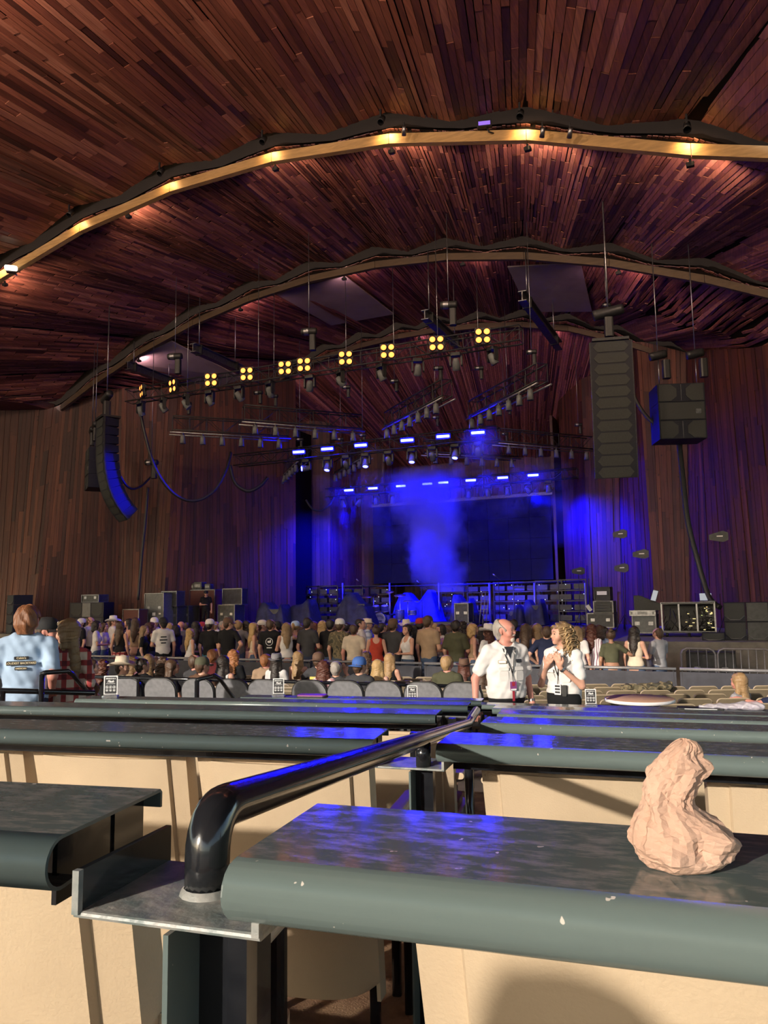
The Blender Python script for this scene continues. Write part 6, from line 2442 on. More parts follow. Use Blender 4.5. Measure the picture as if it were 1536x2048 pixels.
CLR = dict(white=(.74, .71, .70), offwhite=(.62, .55, .48), black=(.013, .013, .015), char=(.055, .055, .06), grey=(.19, .18, .19), lgrey=(.36, .35, .37), navy=(.02, .025, .06), tan=(.42, .29, .19), cream=(.66, .55, .42),
           olive=(.085, .085, .05), red=(.50, .06, .035), maroon=(.17, .03, .035), denim=(.075, .11, .19), dkdenim=(.03, .04, .075), ltdenim=(.22, .29, .40), mauve=(.26, .12, .17), brown=(.13, .07, .045), ltblue=(.42, .56, .76), pink=(.60, .36, .36),
           gbrown=(.22, .085, .035), blond=(.48, .31, .13), dirty=(.27, .17, .085), ginger=(.34, .13, .045), auburn=(.10, .03, .018), dark=(.025, .016, .012), brn=(.085, .045, .025), greyhair=(.34, .30, .27), sand=(.36, .22, .10), blue=(.05, .13, .42), teal=(.05, .2, .22), redcap=(.4, .03, .03),
           fair=(.58, .31, .22), pale=(.62, .36, .28), rosy=(.60, .26, .20), deep=(.36, .18, .11))
PEOPLE = []
def person(pos, H, g, arms, yaw, hy, skin, hair, hat, top, bot, label, seated=False, fat=0., res=CR, group=None, face=True, watch=None):
    hyr = radians(hy)
    me = body_mesh(g, arms, seated, round(hyr, 2), fat, res)
    o = ob('person', me)
    o.location = pos
    o.rotation_euler = (0, 0, radians(yaw))
    sc = H / 1.755
    o.scale = (sc, sc, sc)
    o.color = (*CLR[skin], 1)
    tag(o, label, 'person', group)
    dz = dzs(seated)
    def child(name, mesh, col=None, m=None, rot=False):
        c = bpy.data.objects.new(name, mesh)
        COL.objects.link(c)
        c.parent = o
        if rot:
            c.rotation_euler = (0, 0, hyr)
            c.location = (0, 0, dz)
        if m:
            if len(mesh.materials) == 0:
                mesh.materials.append(None)
            c.material_slots[0].link = 'OBJECT'
            c.material_slots[0].material = MATS[m]
        if col:
            c.color = (*CLR[col], 1)
        return c
    st, co = top.split(':')
    pat = co in MATS and co not in CLR
    nm = {'tee': 'shirt', 'shirt': 'shirt', 'long': 'shirt', 'dress': 'dress'}.get(st, 'top')
    c = child(nm, top_mesh(g, arms, seated, st, fat, res), None if pat else co, co if pat else 'cloth')
    o_top = c
    st, co = bot.split(':')
    pat = co in MATS and co not in CLR
    child({'jeans': 'jeans', 'slacks': 'trousers'}.get(st, st), bot_mesh(g, seated, st, fat, res), None if pat else co, co if pat else 'cloth')
    if hair:
        st, co = hair.split(':')
        child('hair', hair_mesh(st, .010 if res >= .012 else .006), co, None, True)
    if hat:
        st, co = hat.split(':')
        h_ = child({'cap': 'cap', 'backcap': 'cap'}.get(st, 'hat'), hat_mesh(st), co, None, True)
        if hair is None or hair.split(':')[0] in ('short', 'receding', 'swept'):
            h_.scale = (1.0, 1.0, 1.0)
    if face:
        child('eyes', misc('eyes', eyes_mb, 'eye_dark'), None, None, True)
        child('eyebrows', misc('brows', brow_mb, 'hair'), (hair.split(':')[1] if hair else 'brn'), None, True)
        child('lips', misc('lips', lips_mb, 'lip'), None, None, True)
    child('shoes', misc('shoes%d' % seated, lambda: shoes_mb(seated), 'black_plastic'))
    PEOPLE.append(o)
    o['_top'] = o_top.name
    return o

HATX = {'cowboy': .075, 'fedora': .045, 'straw': .045, 'cap': .04, 'backcap': .04}
# px, head-top y, distance row Y, sex, arms, turn (0 = towards the stage, left positive), head turn, skin, hair, hat, top, bottom, label
G1 = 'people standing in the pit'
CROWD = [
 (151, 1243, 17.6, 'f', 'df', -60, 0, 'fair', 'long:brn', 0, 'tank:pink', 'jeans:dkdenim', 'woman in a pink tank top behind the plaid shirt, far left of the crowd'),
 (163, 1236, 16.8, 'm', 'fd', 150, 20, 'fair', 'short:dark', 'cap:white', 'tee:black', 'jeans:black', 'man in a white cap and black tee at the left of the crowd'),
 (181, 1234, 17.2, 'm', 'dd', -80, 0, 'fair', 'receding:brn', 0, 'tee:white', 'jeans:black', 'short-haired man in a white tee, left of the crowd'),
 (194, 1242, 16.0, 'f', 'fd', -50, 0, 'fair', 'bob:dark', 0, 'tee:white', 'jeans:denim', 'woman with a dark bob, white tee and blue jeans'),
 (209, 1246, 16.9, 'f', 'ff', -70, 0, 'fair', 'long:brn', 0, 'tee:offwhite', 'jeans:denim', 'woman in an off-white top and jeans next to the white cowboy hat'),
 (227, 1231, 17.6, 'm', 'dd', -30, -40, 'fair', 'short:brn', 'cowboy:white', 'shirt:white', 'jeans:dkdenim', 'man in a white cowboy hat and white shirt'),
 (241, 1244, 15.4, 'f', 'dd', 10, 0, 'fair', 'long:brn', 0, 'tank:black', 'skirt:plaid_red', 'woman in a black tank with a red plaid shirt tied at the waist'),
 (257, 1238, 17.0, 'f', 'df', 130, 0, 'fair', 'long:dark', 0, 'halter:white', 'jeans:denim', 'woman in a white halter top facing us'),
 (272, 1236, 16.0, 'f', 'dd', 15, 0, 'fair', 'long:brn', 0, 'strapless:tan', 'jeans:dkdenim', 'woman with long brown hair in a tan strapless top and jeans'),
 (289, 1252, 15.3, 'f', 'dd', -60, 0, 'pale', 'long:dirty', 0, 'tee:black', 'jeans:black', 'blonde woman in a black tee leaning on the barrier'),
 (303, 1245, 16.4, 'f', 'fd', -40, 0, 'fair', 'wavy:auburn', 0, 'tank:black', 'jeans:dkdenim', 'woman with auburn hair beside the blonde in black'),
 (309, 1234, 17.2, 'm', 'dc', -120, 0, 'fair', 'short:brn', 'cap:white', 'tee:white', 'jeans:denim', 'man in a white cap and white tee behind the printed tee'),
 (327, 1234, 15.5, 'm', 'df', 55, 0, 'fair', 'short:dark', 'backcap:black', 'tee:white', 'slacks:black', 'man in a dark cap and white tee with a black drawing on its side'),
 (351, 1250, 16.0, 'f', 'fc', 80, 0, 'pale', 'bob:dark', 0, 'tee:navy', 'jeans:denim', 'smiling woman in a navy tee with a pale print'),
 (362, 1243, 16.8, 'm', 'dd', 60, 0, 'rosy', 0, 0, 'tee:grey', 'jeans:dkdenim', 'bald man in a grey tee looking left'),
 (381, 1257, 15.4, 'f', 'df', -25, 0, 'fair', 'wavy:blond', 0, 'tank:white', 'skirt:white', 'woman with wavy blond hair in a white lace dress'),
 (392, 1243, 16.2, 'f', 'fd', 30, 0, 'fair', 'long:dark', 0, 'tee:black', 'jeans:black', 'woman with long dark hair in black behind the lace dress'),
 (404, 1243, 18.2, 'm', 'dd', 160, 0, 'rosy', 'short:brn', 'cap:redcap', 'tee:maroon', 'jeans:dkdenim', 'man in a red cap deep in the crowd at the left'),
 (420, 1237, 15.6, 'm', 'dd', 5, 0, 'fair', 'short:dark', 'cap:white', 'tee:black', 'jeans:teal', 'broad man in a white cap and black tee seen from behind'),
 (446, 1243, 17.0, 'm', 'fd', -100, 0, 'fair', 'short:greyhair', 0, 'tee:lgrey', 'jeans:denim', 'man in a light grey tee behind the man with hands on hips'),
 (457, 1234, 15.5, 'm', 'hc', 5, -40, 'fair', 'short:brn', 'cap:brown', 'tee:black', 'jeans:denim', 'man in a brown cap and black tee with a hand on his hip'),
 (477, 1241, 16.4, 'm', 'hd', 20, 0, 'fair', 'short:sand', 0, 'tee:grey', 'jeans:denim', 'sandy-haired man in a grey tee, elbow out'),
 (495, 1242, 16.6, 'f', 'dd', -10, 0, 'deep', 'wavy:dark', 0, 'tank:mauve', 'skirt:pink', 'woman with dark wavy hair in a mauve top and pink skirt'),
 (508, 1246, 15.7, 'f', 'dd', -50, 0, 'fair', 'long:blond', 0, 'strapless:cream', 'shorts:denim', 'blonde woman in a cream top and denim shorts'),
 (525, 1239, 16.0, 'm', 'dd', -60, 0, 'fair', 'short:brn', 'cap:offwhite', 'tee:grey', 'jeans:denim', 'man in an off-white cap and grey tee'),
 (542, 1239, 15.4, 'm', 'cd', 15, -20, 'fair', 'receding:brn', 0, 'tee:black', 'jeans:denim', 'shaven man in a black tee with a round white back print'),
 (554, 1241, 17.4, 'm', 'dd', 90, 0, 'fair', 'short:dark', 'cap:black', 'tee:navy', 'jeans:black', 'man in a dark cap and navy tee behind the round back print'),
 (573, 1246, 15.4, 'f', 'uf', 40, 0, 'fair', 'long:dirty', 0, 'tank:white', 'shorts:denim', 'woman in a white tank raising her hand, denim shorts'),
 (591, 1241, 16.0, 'f', 'hd', 0, 0, 'fair', 'pony:blond', 'cap:ltblue', 'tank:black', 'shorts:white', 'woman in a pale cap, black tank and white shorts'),
 (616, 1236, 15.6, 'm', 'fd', -8, 0, 'fair', 'short:dark', 0, 'tee:char', 'jeans:dkdenim', 'dark-haired man in a charcoal tee seen from behind'),
 (633, 1246, 17.0, 'f', 'dd', -30, 0, 'deep', 'wavy:auburn', 0, 'tank:maroon', 'jeans:black', 'woman with auburn hair in a maroon top deeper in the crowd'),
 (645, 1242, 16.7, 'f', 'df', 20, 0, 'fair', 'wavy:blond', 0, 'tank:olive', 'jeans:denim', 'blonde woman in an olive tank top'),
 (661, 1239, 15.8, 'm', 'df', 10, 0, 'fair', 'short:dark', 0, 'tee:black', 'jeans:denim', 'dark-haired man in a black tee left of the camouflage tee'),
 (680, 1236, 15.4, 'm', 'fd', 0, 0, 'fair', 'short:brn', 'cap:white', 'tee:camo', 'jeans:denim', 'man in a white cap and camouflage tee'),
 (708, 1249, 15.3, 'm', 'dd', 10, 0, 'rosy', 'receding:brn', 0, 'tee:cream', 'jeans:tan', 'shaven-headed man in a cream tee seen from behind'),
 (721, 1238, 15.9, 'm', 'fd', -50, -30, 'fair', 'short:dark', 0, 'shirt:white', 'jeans:black', 'bearded dark-haired man in a white shirt'),
 (735, 1236, 17.0, 'm', 'ff', -60, 0, 'fair', 'short:greyhair', 'straw:cream', 'shirt:plaid_blue', 'jeans:dkdenim', 'man in a straw hat and pale blue checked shirt'),
 (752, 1253, 15.3, 'f', 'df', 25, 0, 'fair', 'bun:brn', 0, 'dress:red', 'skirt:red', 'woman with a bun in a bright red dress'),
 (786, 1236, 15.5, 'm', 'ff', 0, 0, 'fair', 'short:brn', 'cap:brown', 'tee:char', 'jeans:dkdenim', 'big man in a brown cap and dark grey tee'),
 (812, 1238, 17.8, 'm', 'dd', 170, 0, 'fair', 'short:brn', 'cowboy:offwhite', 'tee:black', 'jeans:black', 'man in an off-white cowboy hat facing us before the drums'),
 (814, 1249, 15.4, 'f', 'ff', 150, 10, 'fair', 'pony:dark', 0, 'tank:white', 'shorts:denim', 'dark-haired woman with folded arms, white tank, denim shorts'),
 (840, 1235, 16.2, 'm', 'dd', 12, 0, 'fair', 'short:dark', 'cap:redcap', 'long:black', 'jeans:black', 'man in a red cap and long black shirt'),
 (856, 1232, 15.5, 'm', 'cd', -14, 0, 'fair', 'short:brn', 0, 'tee:tan', 'jeans:denim', 'tall brown-haired man in a tan tee and jeans'),
 (881, 1249, 16.7, 'f', 'cf', 140, 0, 'fair', 'bob:dark', 0, 'tee:white', 'jeans:denim', 'woman in a white printed tee facing us beside the tan tee'),
 (911, 1241, 15.5, 'm', 'fd', -10, 20, 'fair', 'short:dark', 0, 'shirt:olive', 'jeans:denim', 'man in an olive shirt and jeans seen from behind'),
 (925, 1243, 16.3, 'f', 'dd', -40, 0, 'deep', 'wavy:dark', 0, 'tank:mauve', 'jeans:black', 'woman in a dark mauve top beside the olive shirt'),
 (946, 1248, 15.6, 'f', 'df', -60, 0, 'fair', 'bob:blond', 0, 'strapless:tan', 'shorts:denim', 'blonde woman in a tan strapless top and denim shorts'),
 (961, 1251, 16.6, 'f', 'dd', 40, 0, 'fair', 'long:dark', 0, 'tank:lgrey', 'shorts:black', 'woman with dark hair behind the tan strapless top'),
 (976, 1246, 15.2, 'f', 'df', 60, 0, 'fair', 'wavy:auburn', 'cowboy:white', 'tee:white', 'jeans:dkdenim', 'woman in a white cowboy hat and white top left of the ushers'),
 (1026, 1239, 15.9, 'm', 'cd', 20, 0, 'fair', 'short:dark', 0, 'tee:black', 'jeans:black', 'dark-haired man in black behind the male usher'),
 (1051, 1248, 15.3, 'f', 'dd', 0, 0, 'fair', 'long:brn', 0, 'dress:dkdenim', 'skirt:dkdenim', 'woman with long brown hair in a dark denim dress between the ushers'),
 (1074, 1248, 15.5, 'f', 'dd', 10, 0, 'pale', 'long:dirty', 0, 'halter:offwhite', 'shorts:ltdenim', 'long-haired woman in pale denim shorts between the ushers'),
 (1092, 1253, 14.95, 'm', 'dh', 20, 0, 'fair', 'short:brn', 0, 'tee:navy', 'slacks:black', 'man in a navy tee just behind the female usher'),
 (1154, 1253, 15.3, 'f', 'dd', -12, 0, 'fair', 'long:dirty', 0, 'tee:white', 'skirt:plaid_dark', 'blonde woman in white with a checked shirt tied at the waist'),
 (1183, 1249, 15.5, 'f', 'dd', -20, 0, 'fair', 'wavy:auburn', 0, 'tee:stripes', 'jeans:dkdenim', 'woman with long auburn hair in a striped top'),
 (1197, 1251, 15.9, 'f', 'df', 30, 0, 'fair', 'bob:brn', 0, 'long:plaid_blue', 'shorts:lgrey', 'woman in a loose pale checked shirt beside the striped top'),
 (1221, 1261, 15.4, 'f', 'bd', 10, 0, 'deep', 'bun:brn', 0, 'crop:olive', 'jeans:denim', 'woman in an olive top and jeans reaching out her arm'),
 (1268, 1253, 15.6, 'f', 'fd', -15, 0, 'fair', 'long:dark', 0, 'tank:cream', 'jeans:denim', 'woman with long black hair, cream top and blue jeans'),
 (1315, 1256, 16.2, 'm', 'ff', 55, 0, 'fair', 'receding:brn', 0, 'tee:lgrey', 'jeans:denim', 'short-haired person in a pale tee holding a white cloth, far right of the crowd'),
]
EXTRA = [(172, 1246, 18.6, 'f', 'long:brn', 'tank:black'), (218, 1244, 18.8, 'f', 'wavy:dirty', 'tee:white'), (248, 1247, 18.4, 'm', 'short:dark', 'tee:char'), (296, 1246, 18.8, 'f', 'long:brn', 'tank:mauve'), (316, 1249, 18.5, 'f', 'long:dark', 'tee:char'),
         (340, 1246, 18.3, 'f', 'long:blond', 'tank:pink'), (372, 1246, 18.8, 'm', 'short:brn', 'tee:navy'), (398, 1252, 17.6, 'f', 'wavy:brn', 'tank:offwhite'), (432, 1244, 18.7, 'm', 'short:sand', 'tee:white'), (468, 1245, 18.4, 'f', 'long:dark', 'tee:maroon'),
         (486, 1248, 18.0, 'f', 'wavy:blond', 'tank:black'), (517, 1247, 18.2, 'f', 'long:brn', 'tank:lgrey'), (563, 1244, 18.4, 'm', 'short:dark', 'tee:grey'), (603, 1248, 18.2, 'f', 'bob:brn', 'tee:black'), (628, 1243, 18.7, 'm', 'short:brn', 'tee:maroon'),
         (671, 1247, 18.2, 'f', 'wavy:auburn', 'tank:char'), (694, 1246, 17.5, 'm', 'short:dark', 'tee:navy'), (765, 1246, 17.4, 'm', 'short:dark', 'tee:black'), (774, 1250, 17.8, 'f', 'long:brn', 'tank:mauve'), (828, 1249, 18.2, 'f', 'bob:dark', 'tee:black'),
         (869, 1247, 18.0, 'm', 'short:sand', 'tee:grey'), (898, 1250, 17.6, 'f', 'long:brn', 'tee:maroon'), (934, 1249, 18.2, 'f', 'bob:dark', 'tee:char'), (1008, 1250, 17.6, 'f', 'long:brn', 'tank:navy'), (1064, 1251, 17.6, 'm', 'short:brn', 'tee:navy'),
         (1108, 1251, 17.6, 'f', 'long:dirty', 'tank:char'), (1140, 1254, 17.4, 'm', 'short:dark', 'tee:black'), (1168, 1254, 17.2, 'f', 'long:brn', 'tank:maroon'), (1208, 1254, 17.6, 'f', 'long:dark', 'tee:black')]
def put(px, py, Y, hat, zf):
    p = atY(px, py, Y)
    H = p.z - zf
    if hat:
        H -= HATX[hat.split(':')[0]]
    return Vector((p.x, Y, zf)), min(1.98, max(1.5, H))
def build_crowd():
    for r in CROWD:
        px, py, Y, g, arms, yaw, hy, sk, hair, hat, top, bot, lab = r
        hat = hat or None
        pos, H = put(px, py, Y, hat, PIT_Z)
        person(pos, H, g, arms, yaw, hy, sk, hair or None, hat, top, bot, lab, group=G1)
    rr = random.Random(21)
    for i, (px, py, Y, g, hair, top) in enumerate(EXTRA):
        pos, H = put(px, py, Y, None, PIT_Z)
        hn = {'brn': 'brown', 'dirty': 'dark blond', 'sand': 'sandy', 'blond': 'blond', 'dark': 'dark', 'auburn': 'auburn'}[hair.split(':')[1]]
        tn = {'char': 'charcoal', 'lgrey': 'light grey', 'offwhite': 'off-white'}.get(top.split(':')[1], top.split(':')[1])
        side = '%s from the left' % ORD[i] if i < 15 else '%s from the right' % ORD[len(EXTRA) - 1 - i]
        lab = '%s with %s hair in %s, %s in the crowd\'s rear row' % ({'m': 'man', 'f': 'woman'}[g], hn, tn, side)
        person(pos, H, g, 'dd' if i % 2 else 'fd', rr.choice([-30, 0, 15, 40]), 0, 'fair', hair, None, top, 'jeans:dkdenim', lab, group=G1, face=False)
G2 = 'people seated behind the barrier'
SEATED = [
 (184, 1320, 11.2, 'f', 'll', -50, 0, 'pale', 'long:brn', 0, 'tank:brown', 'woman with brown hair in profile, seated behind the left handrail'),
 (207, 1320, 12.0, 'f', 'll', 0, 0, 'fair', 'curly:auburn', 0, 'tee:black', 'woman with dark auburn hair seated left of the cream cowboy hat'),
 (245, 1311, 11.6, 'm', 'll', -40, -25, 'fair', 'short:dark', 'cowboy:cream', 'shirt:cream', 'bearded man in a cream cowboy hat and beige shirt'),
 (267, 1313, 13.2, 'f', 'll', 0, 0, 'fair', 'wavy:dirty', 0, 'tee:mauve', 'woman with wavy blond hair seated right of the cream cowboy hat'),
 (285, 1318, 11.8, 'm', 'll', -10, -20, 'fair', 'short:dark', 0, 'tee:black', 'dark-haired man in a black tee seated left of the grey seats'),
 (297, 1309, 13.0, 'f', 'ul', 20, 30, 'fair', 'long:sand', 0, 'tank:black', 'seated woman lifting her hand to her face'),
 (328, 1315, 12.2, 'f', 'll', 0, 0, 'fair', 'curly:brn', 0, 'tee:black', 'woman with curly brown hair seated at the left'),
 (345, 1320, 11.4, 'f', 'll', -35, -15, 'fair', 'long:brn', 0, 'tee:black', 'woman with long brown hair and glasses, seated at the left'),
 (391, 1310, 12.0, 'm', 'll', -10, -20, 'rosy', 'receding:brn', 0, 'tee:char', 'balding man in a dark tee with a teal print, seated'),
 (405, 1312, 11.2, 'm', 'll', 5, -30, 'fair', 'short:brn', 'cap:olive', 'tee:brown', 'man in an olive cap and brown tee, seated'),
 (426, 1300, 13.6, 'm', 'll', 0, 0, 'rosy', 'swept:ginger', 0, 'tee:maroon', 'red-haired man in a maroon tee, seated'),
 (447, 1312, 11.4, 'f', 'll', 5, 0, 'fair', 'long:dark', 0, 'tank:white', 'woman with straight dark hair in a white top with dark straps'),
 (468, 1300, 12.6, 'f', 'll', 0, 0, 'fair', 'wavy:ginger', 0, 'tee:black', 'woman with long strawberry blond waves in black, seated'),
 (532, 1309, 13.4, 'm', 'll', 20, -30, 'rosy', 'short:ginger', 0, 'tee:tan', 'red-haired man in a tan tee leaning forward, seated'),
 (553, 1305, 12.8, 'f', 'll', 10, 0, 'fair', 'long:dark', 'fedora:grey', 'tee:white', 'woman in a grey fedora and white top, seated'),
 (597, 1303, 13.4, 'f', 'll', 0, 0, 'fair', 'long:sand', 0, 'strapless:tan', 'blonde woman with bare shoulders seated left of centre'),
 (637, 1303, 13.0, 'm', 'lb', 0, 0, 'fair', 'short:brn', 'backcap:brown', 'tee:char', 'man in a cap and dark tee with a yellow print, arm spread along the seats'),
 (648, 1322, 11.0, 'f', 'lu', 0, 0, 'fair', 'wavy:auburn', 0, 'tee:floral', 'woman with long auburn hair in a floral top, seated behind the guard rail'),
 (672, 1324, 12.2, 'm', 'ul', 10, 0, 'fair', 'short:greyhair', 0, 'tee:char', 'grey-haired person lifting a hand, seated right of the auburn hair'),
 (719, 1312, 11.0, 'm', 'll', 0, -20, 'fair', 'short:brn', 'backcap:blue', 'tee:char', 'man in a blue and white trucker cap and charcoal tee, seated'),
 (733, 1304, 13.6, 'f', 'll', 0, 0, 'fair', 'wavy:brn', 0, 'tee:black', 'woman with brown hair seated beyond the trucker cap'),
 (756, 1320, 12.0, 'f', 'll', 0, 0, 'pale', 'long:blond', 0, 'strapless:offwhite', 'pale blonde woman with bare shoulders right of the trucker cap'),
 (780, 1307, 12.8, 'f', 'll', -8, 0, 'fair', 'long:sand', 0, 'tank:black', 'long-haired blonde woman in a black camisole, seated'),
 (894, 1312, 11.2, 'm', 'll', 0, -10, 'rosy', 'short:sand', 0, 'tee:olive', 'man in an olive tee with a flag print on its back, seated'),
 (928, 1315, 12.6, 'f', 'll', 0, 0, 'fair', 'long:auburn', 'fedora:brown', 'tee:black', 'woman in a dark brown hat seated left of the male usher'),
 (963, 1332, 10.6, 'f', 'll', 0, 0, 'fair', 'long:brn', 0, 'tee:white', 'woman with long brown hair half hidden behind the male usher, seated'),
 (1477, 1347, 9.6, 'f', 'll', 60, 0, 'rosy', 'long:sand', 0, 'tee:lgrey', 'woman with long sandy hair in profile, seated at the far right'),
 (1560, 1345, 9.2, 'm', 'lr', 70, 0, 'rosy', 'short:brn', 0, 'tee:navy', 'man in navy at the right edge stretching his arm along a seat'),
]
def build_seated():
    for r in SEATED:
        px, py, D, g, arms, yaw, hy, sk, hair, hat, top, lab = r
        hat = hat or None
        p = atD(px, py, D + 1.0)
        zf = floor_z(p.y) - .02
        zt = p.z - (HATX[hat.split(':')[0]] if hat else 0)
        sc = 1.0 if g == 'm' else .95
        z0 = zt - (1.755 - .46) * sc
        person(Vector((p.x, p.y, z0)), 1.755 * sc, g, arms, yaw, hy, sk, hair or None, hat, top, 'jeans:dkdenim', lab, True, group=G2)
build_crowd()
build_seated()
# ================================================================== THE NEARER PEOPLE
HI = .0085
def surf(me, x, z, sign, rad=.02):
    v = np.empty(len(me.vertices) * 3, np.float32)
    me.vertices.foreach_get('co', v)
    v = v.reshape(-1, 3)
    m = (np.abs(v[:, 0] - x) < rad) & (np.abs(v[:, 2] - z) < rad)
    if not m.any():
        return .13 * sign
    y = v[m, 1]
    return float(y.max() if sign > 0 else y.min())
def top_of(o):
    return bpy.data.objects[o['_top']]
def patch(parent, me, x, z, w, h, m, sign=1, name='patch', off=.003, th=.002, rot=0.):
    y = surf(me, x, z, sign) + sign * off
    # follow the slope of the cloth
    ya, yb = surf(me, x, z + .03, sign), surf(me, x, z - .03, sign)
    xa, xb = surf(me, x + .03, z, sign), surf(me, x - .03, z, sign)
    rx = -atan2(ya - yb, .06)
    rz = atan2(xa - xb, .06)
    o = MB().rbox((0, 0, 0), (w, th, h), min(w, h) * .2, None, 2).build(name, m, parent, (x, y, z))
    o.rotation_euler = (rx, rot, rz)
    return o
def back_text(parent, me, x, z, body, size, m, sign=-1, bold=.0, shear=0.):
    y = surf(me, x, z, sign, .03) + sign * .006
    ya, yb = surf(me, x, z + .05, sign, .03), surf(me, x, z - .05, sign, .03)
    o = text(body, size, m, parent, (x, y, z), (pi / 2 - atan2(ya - yb, .10), 0, 0 if sign < 0 else pi), shear, 'print', bold)
    return o
# prints on shirts in the crowd
def by_label(s):
    for o in PEOPLE:
        if s in o['label']:
            return o
def ring_print(o, z, r, m='white_paper', sign=-1):
    tp = top_of(o)
    me = tp.data
    y = surf(me, 0, z, sign, .04) + sign * .006
    n = 24
    vs = []
    for rr in (r, r * .86):
        for k in range(n):
            a = 2 * pi * k / n
            vs.append((rr * cos(a), y, z + rr * sin(a)))
    mb = MB().add(vs, [(k, (k + 1) % n, n + (k + 1) % n, n + k) for k in range(n)])
    mb.box((0, y, z), (r * .9, .002, r * .5)).box((r * .3, y, z + r * .35), (r * .25, .002, r * .4))
    mb.build('print', m, tp)
ring_print(by_label('round white back print'), 1.27, .085)
patch(top_of(by_label('round white back print')), top_of(by_label('round white back print')).data, 0, 1.14, .12, .02, 'white_paper', -1, 'print', .005)
o = by_label('black drawing on its side')
me = top_of(o).data
for z, w in ((1.33, .14), (1.26, .18), (1.19, .12)):
    patch(top_of(o), me, -.02, z, w, .03, 'sign_black', -1, 'print')
o = by_label('yellow print')
me = top_of(o).data
patch(top_of(o), me, 0, .87, .22, .05, 'yellow_print', -1, 'print', .005)
patch(top_of(o), me, 0, .80, .18, .04, 'yellow_print', -1, 'print', .005)
o = by_label('teal print')
me = top_of(o).data
patch(top_of(o), me, 0, .84, .2, .03, 'teal_print', -1, 'print', .005)
patch(top_of(o), me, 0, .77, .2, .02, 'teal_print', -1, 'print', .005)
o = by_label('flag print')
me = top_of(o).data
for k in range(5):
    patch(top_of(o), me, -.06 + k * .03, .78, .014, .16, 'grey_steel' if k % 2 else 'seat_edge', -1, 'print', .005)
o = by_label('white printed tee facing')
patch(top_of(o), top_of(o).data, 0, 1.30, .14, .02, 'sign_black', 1, 'print', .005)
o = by_label('navy tee with a pale print')
patch(top_of(o), top_of(o).data, 0, 1.27, .12, .06, 'white_paper', 1, 'print', .005)
# white towel held by the person at far right
o = by_label('holding a white cloth')
f_ = Field((-.14, -.12, -.4), (.14, .12, .08), .012)
f_.cap((0, 0, 0), (0, 0, -.3), .05, .07, .03, (1, .5, 1))
X, Y, Z = f_.grid()
f_.D = f_.D + .008 * np.sin(60 * X + 10 * Z)
tw = ob('towel', f_.mesh('towel'), 'white_paper', None, o.matrix_basis @ Vector((0, .27, 1.10)))
tag(tw, 'white cloth hanging from the hands of the person at far right', 'cloth')

# ---- usher man
p = atD(1008, 1238, 8.3)
zf = floor_z(p.y) + .0
um = person(Vector((p.x, p.y, zf)), p.z - zf, 'm', 'od', -140, 44, 'rosy', 'receding:greyhair', None, 'shirt:white', 'slacks:black', 'male usher in a white short-sleeved shirt with a red lanyard, looking right', False, .03, HI, None)
def usher_shirt(o, g, fat, sleeve=True):
    tp = top_of(o)
    me = tp.data
    sw = .075
    for s in (-1, 1):
        # collar points
        y0 = surf(me, s * .05, 1.44, 1, .03)
        poly = [(s * .015, .085, 1.475), (s * .075, .03, 1.50), (s * .095, .075, 1.445), (s * .055, .135 if g == 'm' else .12, 1.40)]
        v = poly + [(x, y - .006, z - .002) for x, y, z in poly]
        MB().add(v, [(0, 1, 2, 3), (7, 6, 5, 4), (0, 4, 5, 1), (1, 5, 6, 2), (2, 6, 7, 3), (3, 7, 4, 0)]).build('collar', 'white_cloth', tp)
        patch(tp, me, s * .085, 1.255, .10, .035, 'white_cloth', 1, 'pocket_flap', .004, .004)
        patch(tp, me, s * .085, 1.185, .095, .10, 'white_cloth', 1, 'pocket', .001, .004)
    for k in range(5):
        z = 1.36 - k * .085
        patch(tp, me, .0, z, .009, .009, 'offwhite_button', 1, 'button', .003, .003)
    return tp, me
mat('white_cloth', (.70, .66, .64), .85, 0, (.76, .72, .70), 20)
mat('offwhite_button', (.55, .53, .5), .4)
tp, me = usher_shirt(um, 'm', .03)
patch(tp, me, .09, 1.325, .085, .034, 'seat_edge', 1, 'name_patch', .005)
patch(tp, me, .09, 1.325, .072, .024, 'white_paper', 1, 'name_patch', .0065)
patch(tp, me, -.095, 1.33, .075, .036, 'sign_black', 1, 'name_patch', .005)
ty = surf(me, 0, 1.40, 1, .04)
MB().prism([(-.05, 0, 1.475), (.05, 0, 1.475), (0, .02, 1.36)], (0, ty - .03, 0), (0, ty - .012, 0)).build('undershirt', 'sign_black', tp)
def lanyard(tp, me, zc, m, badge_z, badge, w=.07, h=.09, xs=.07, name='badge'):
    for s in (-1, 1):
        pts = []
        for i in range(7):
            f = i / 6
            x, z = s * xs * (1 - f), 1.46 - (1.46 - zc) * f
            pts.append((x, surf(me, x, z, 1, .02) + .006, z))
        MB().tube(pts, .0045, 5).build('lanyard', m, tp)
    y = surf(me, 0, badge_z, 1, .03) + .012
    b = MB().rbox((0, y, badge_z), (w, .006, h), .006).build(name, badge, tp)
    MB().tube([(0, surf(me, 0, zc, 1) + .006, zc), (0, y, badge_z + h / 2)], .004, 5).build('lanyard', m, tp)
    return b, y
b, y = lanyard(tp, me, 1.21, 'black_plastic', 1.085, 'purple_card')
MB().box((0, y + .004, 1.105), (.03, .002, .04)).build('badge_photo', 'red_lanyard', b)
MB().box((0, y + .004, 1.05), (.06, .002, .016)).build('badge_text', 'white_paper', b)
MB().box((0, y, .985), (.024, .004, .10)).build('lanyard_tail', 'red_lanyard', b)
MB().lathe([(.166, -.02), (.170, 0), (.166, .02)], 24, (0, .01, .985), None, True, (1.02, .84)).build('belt', 'black_plastic', um)
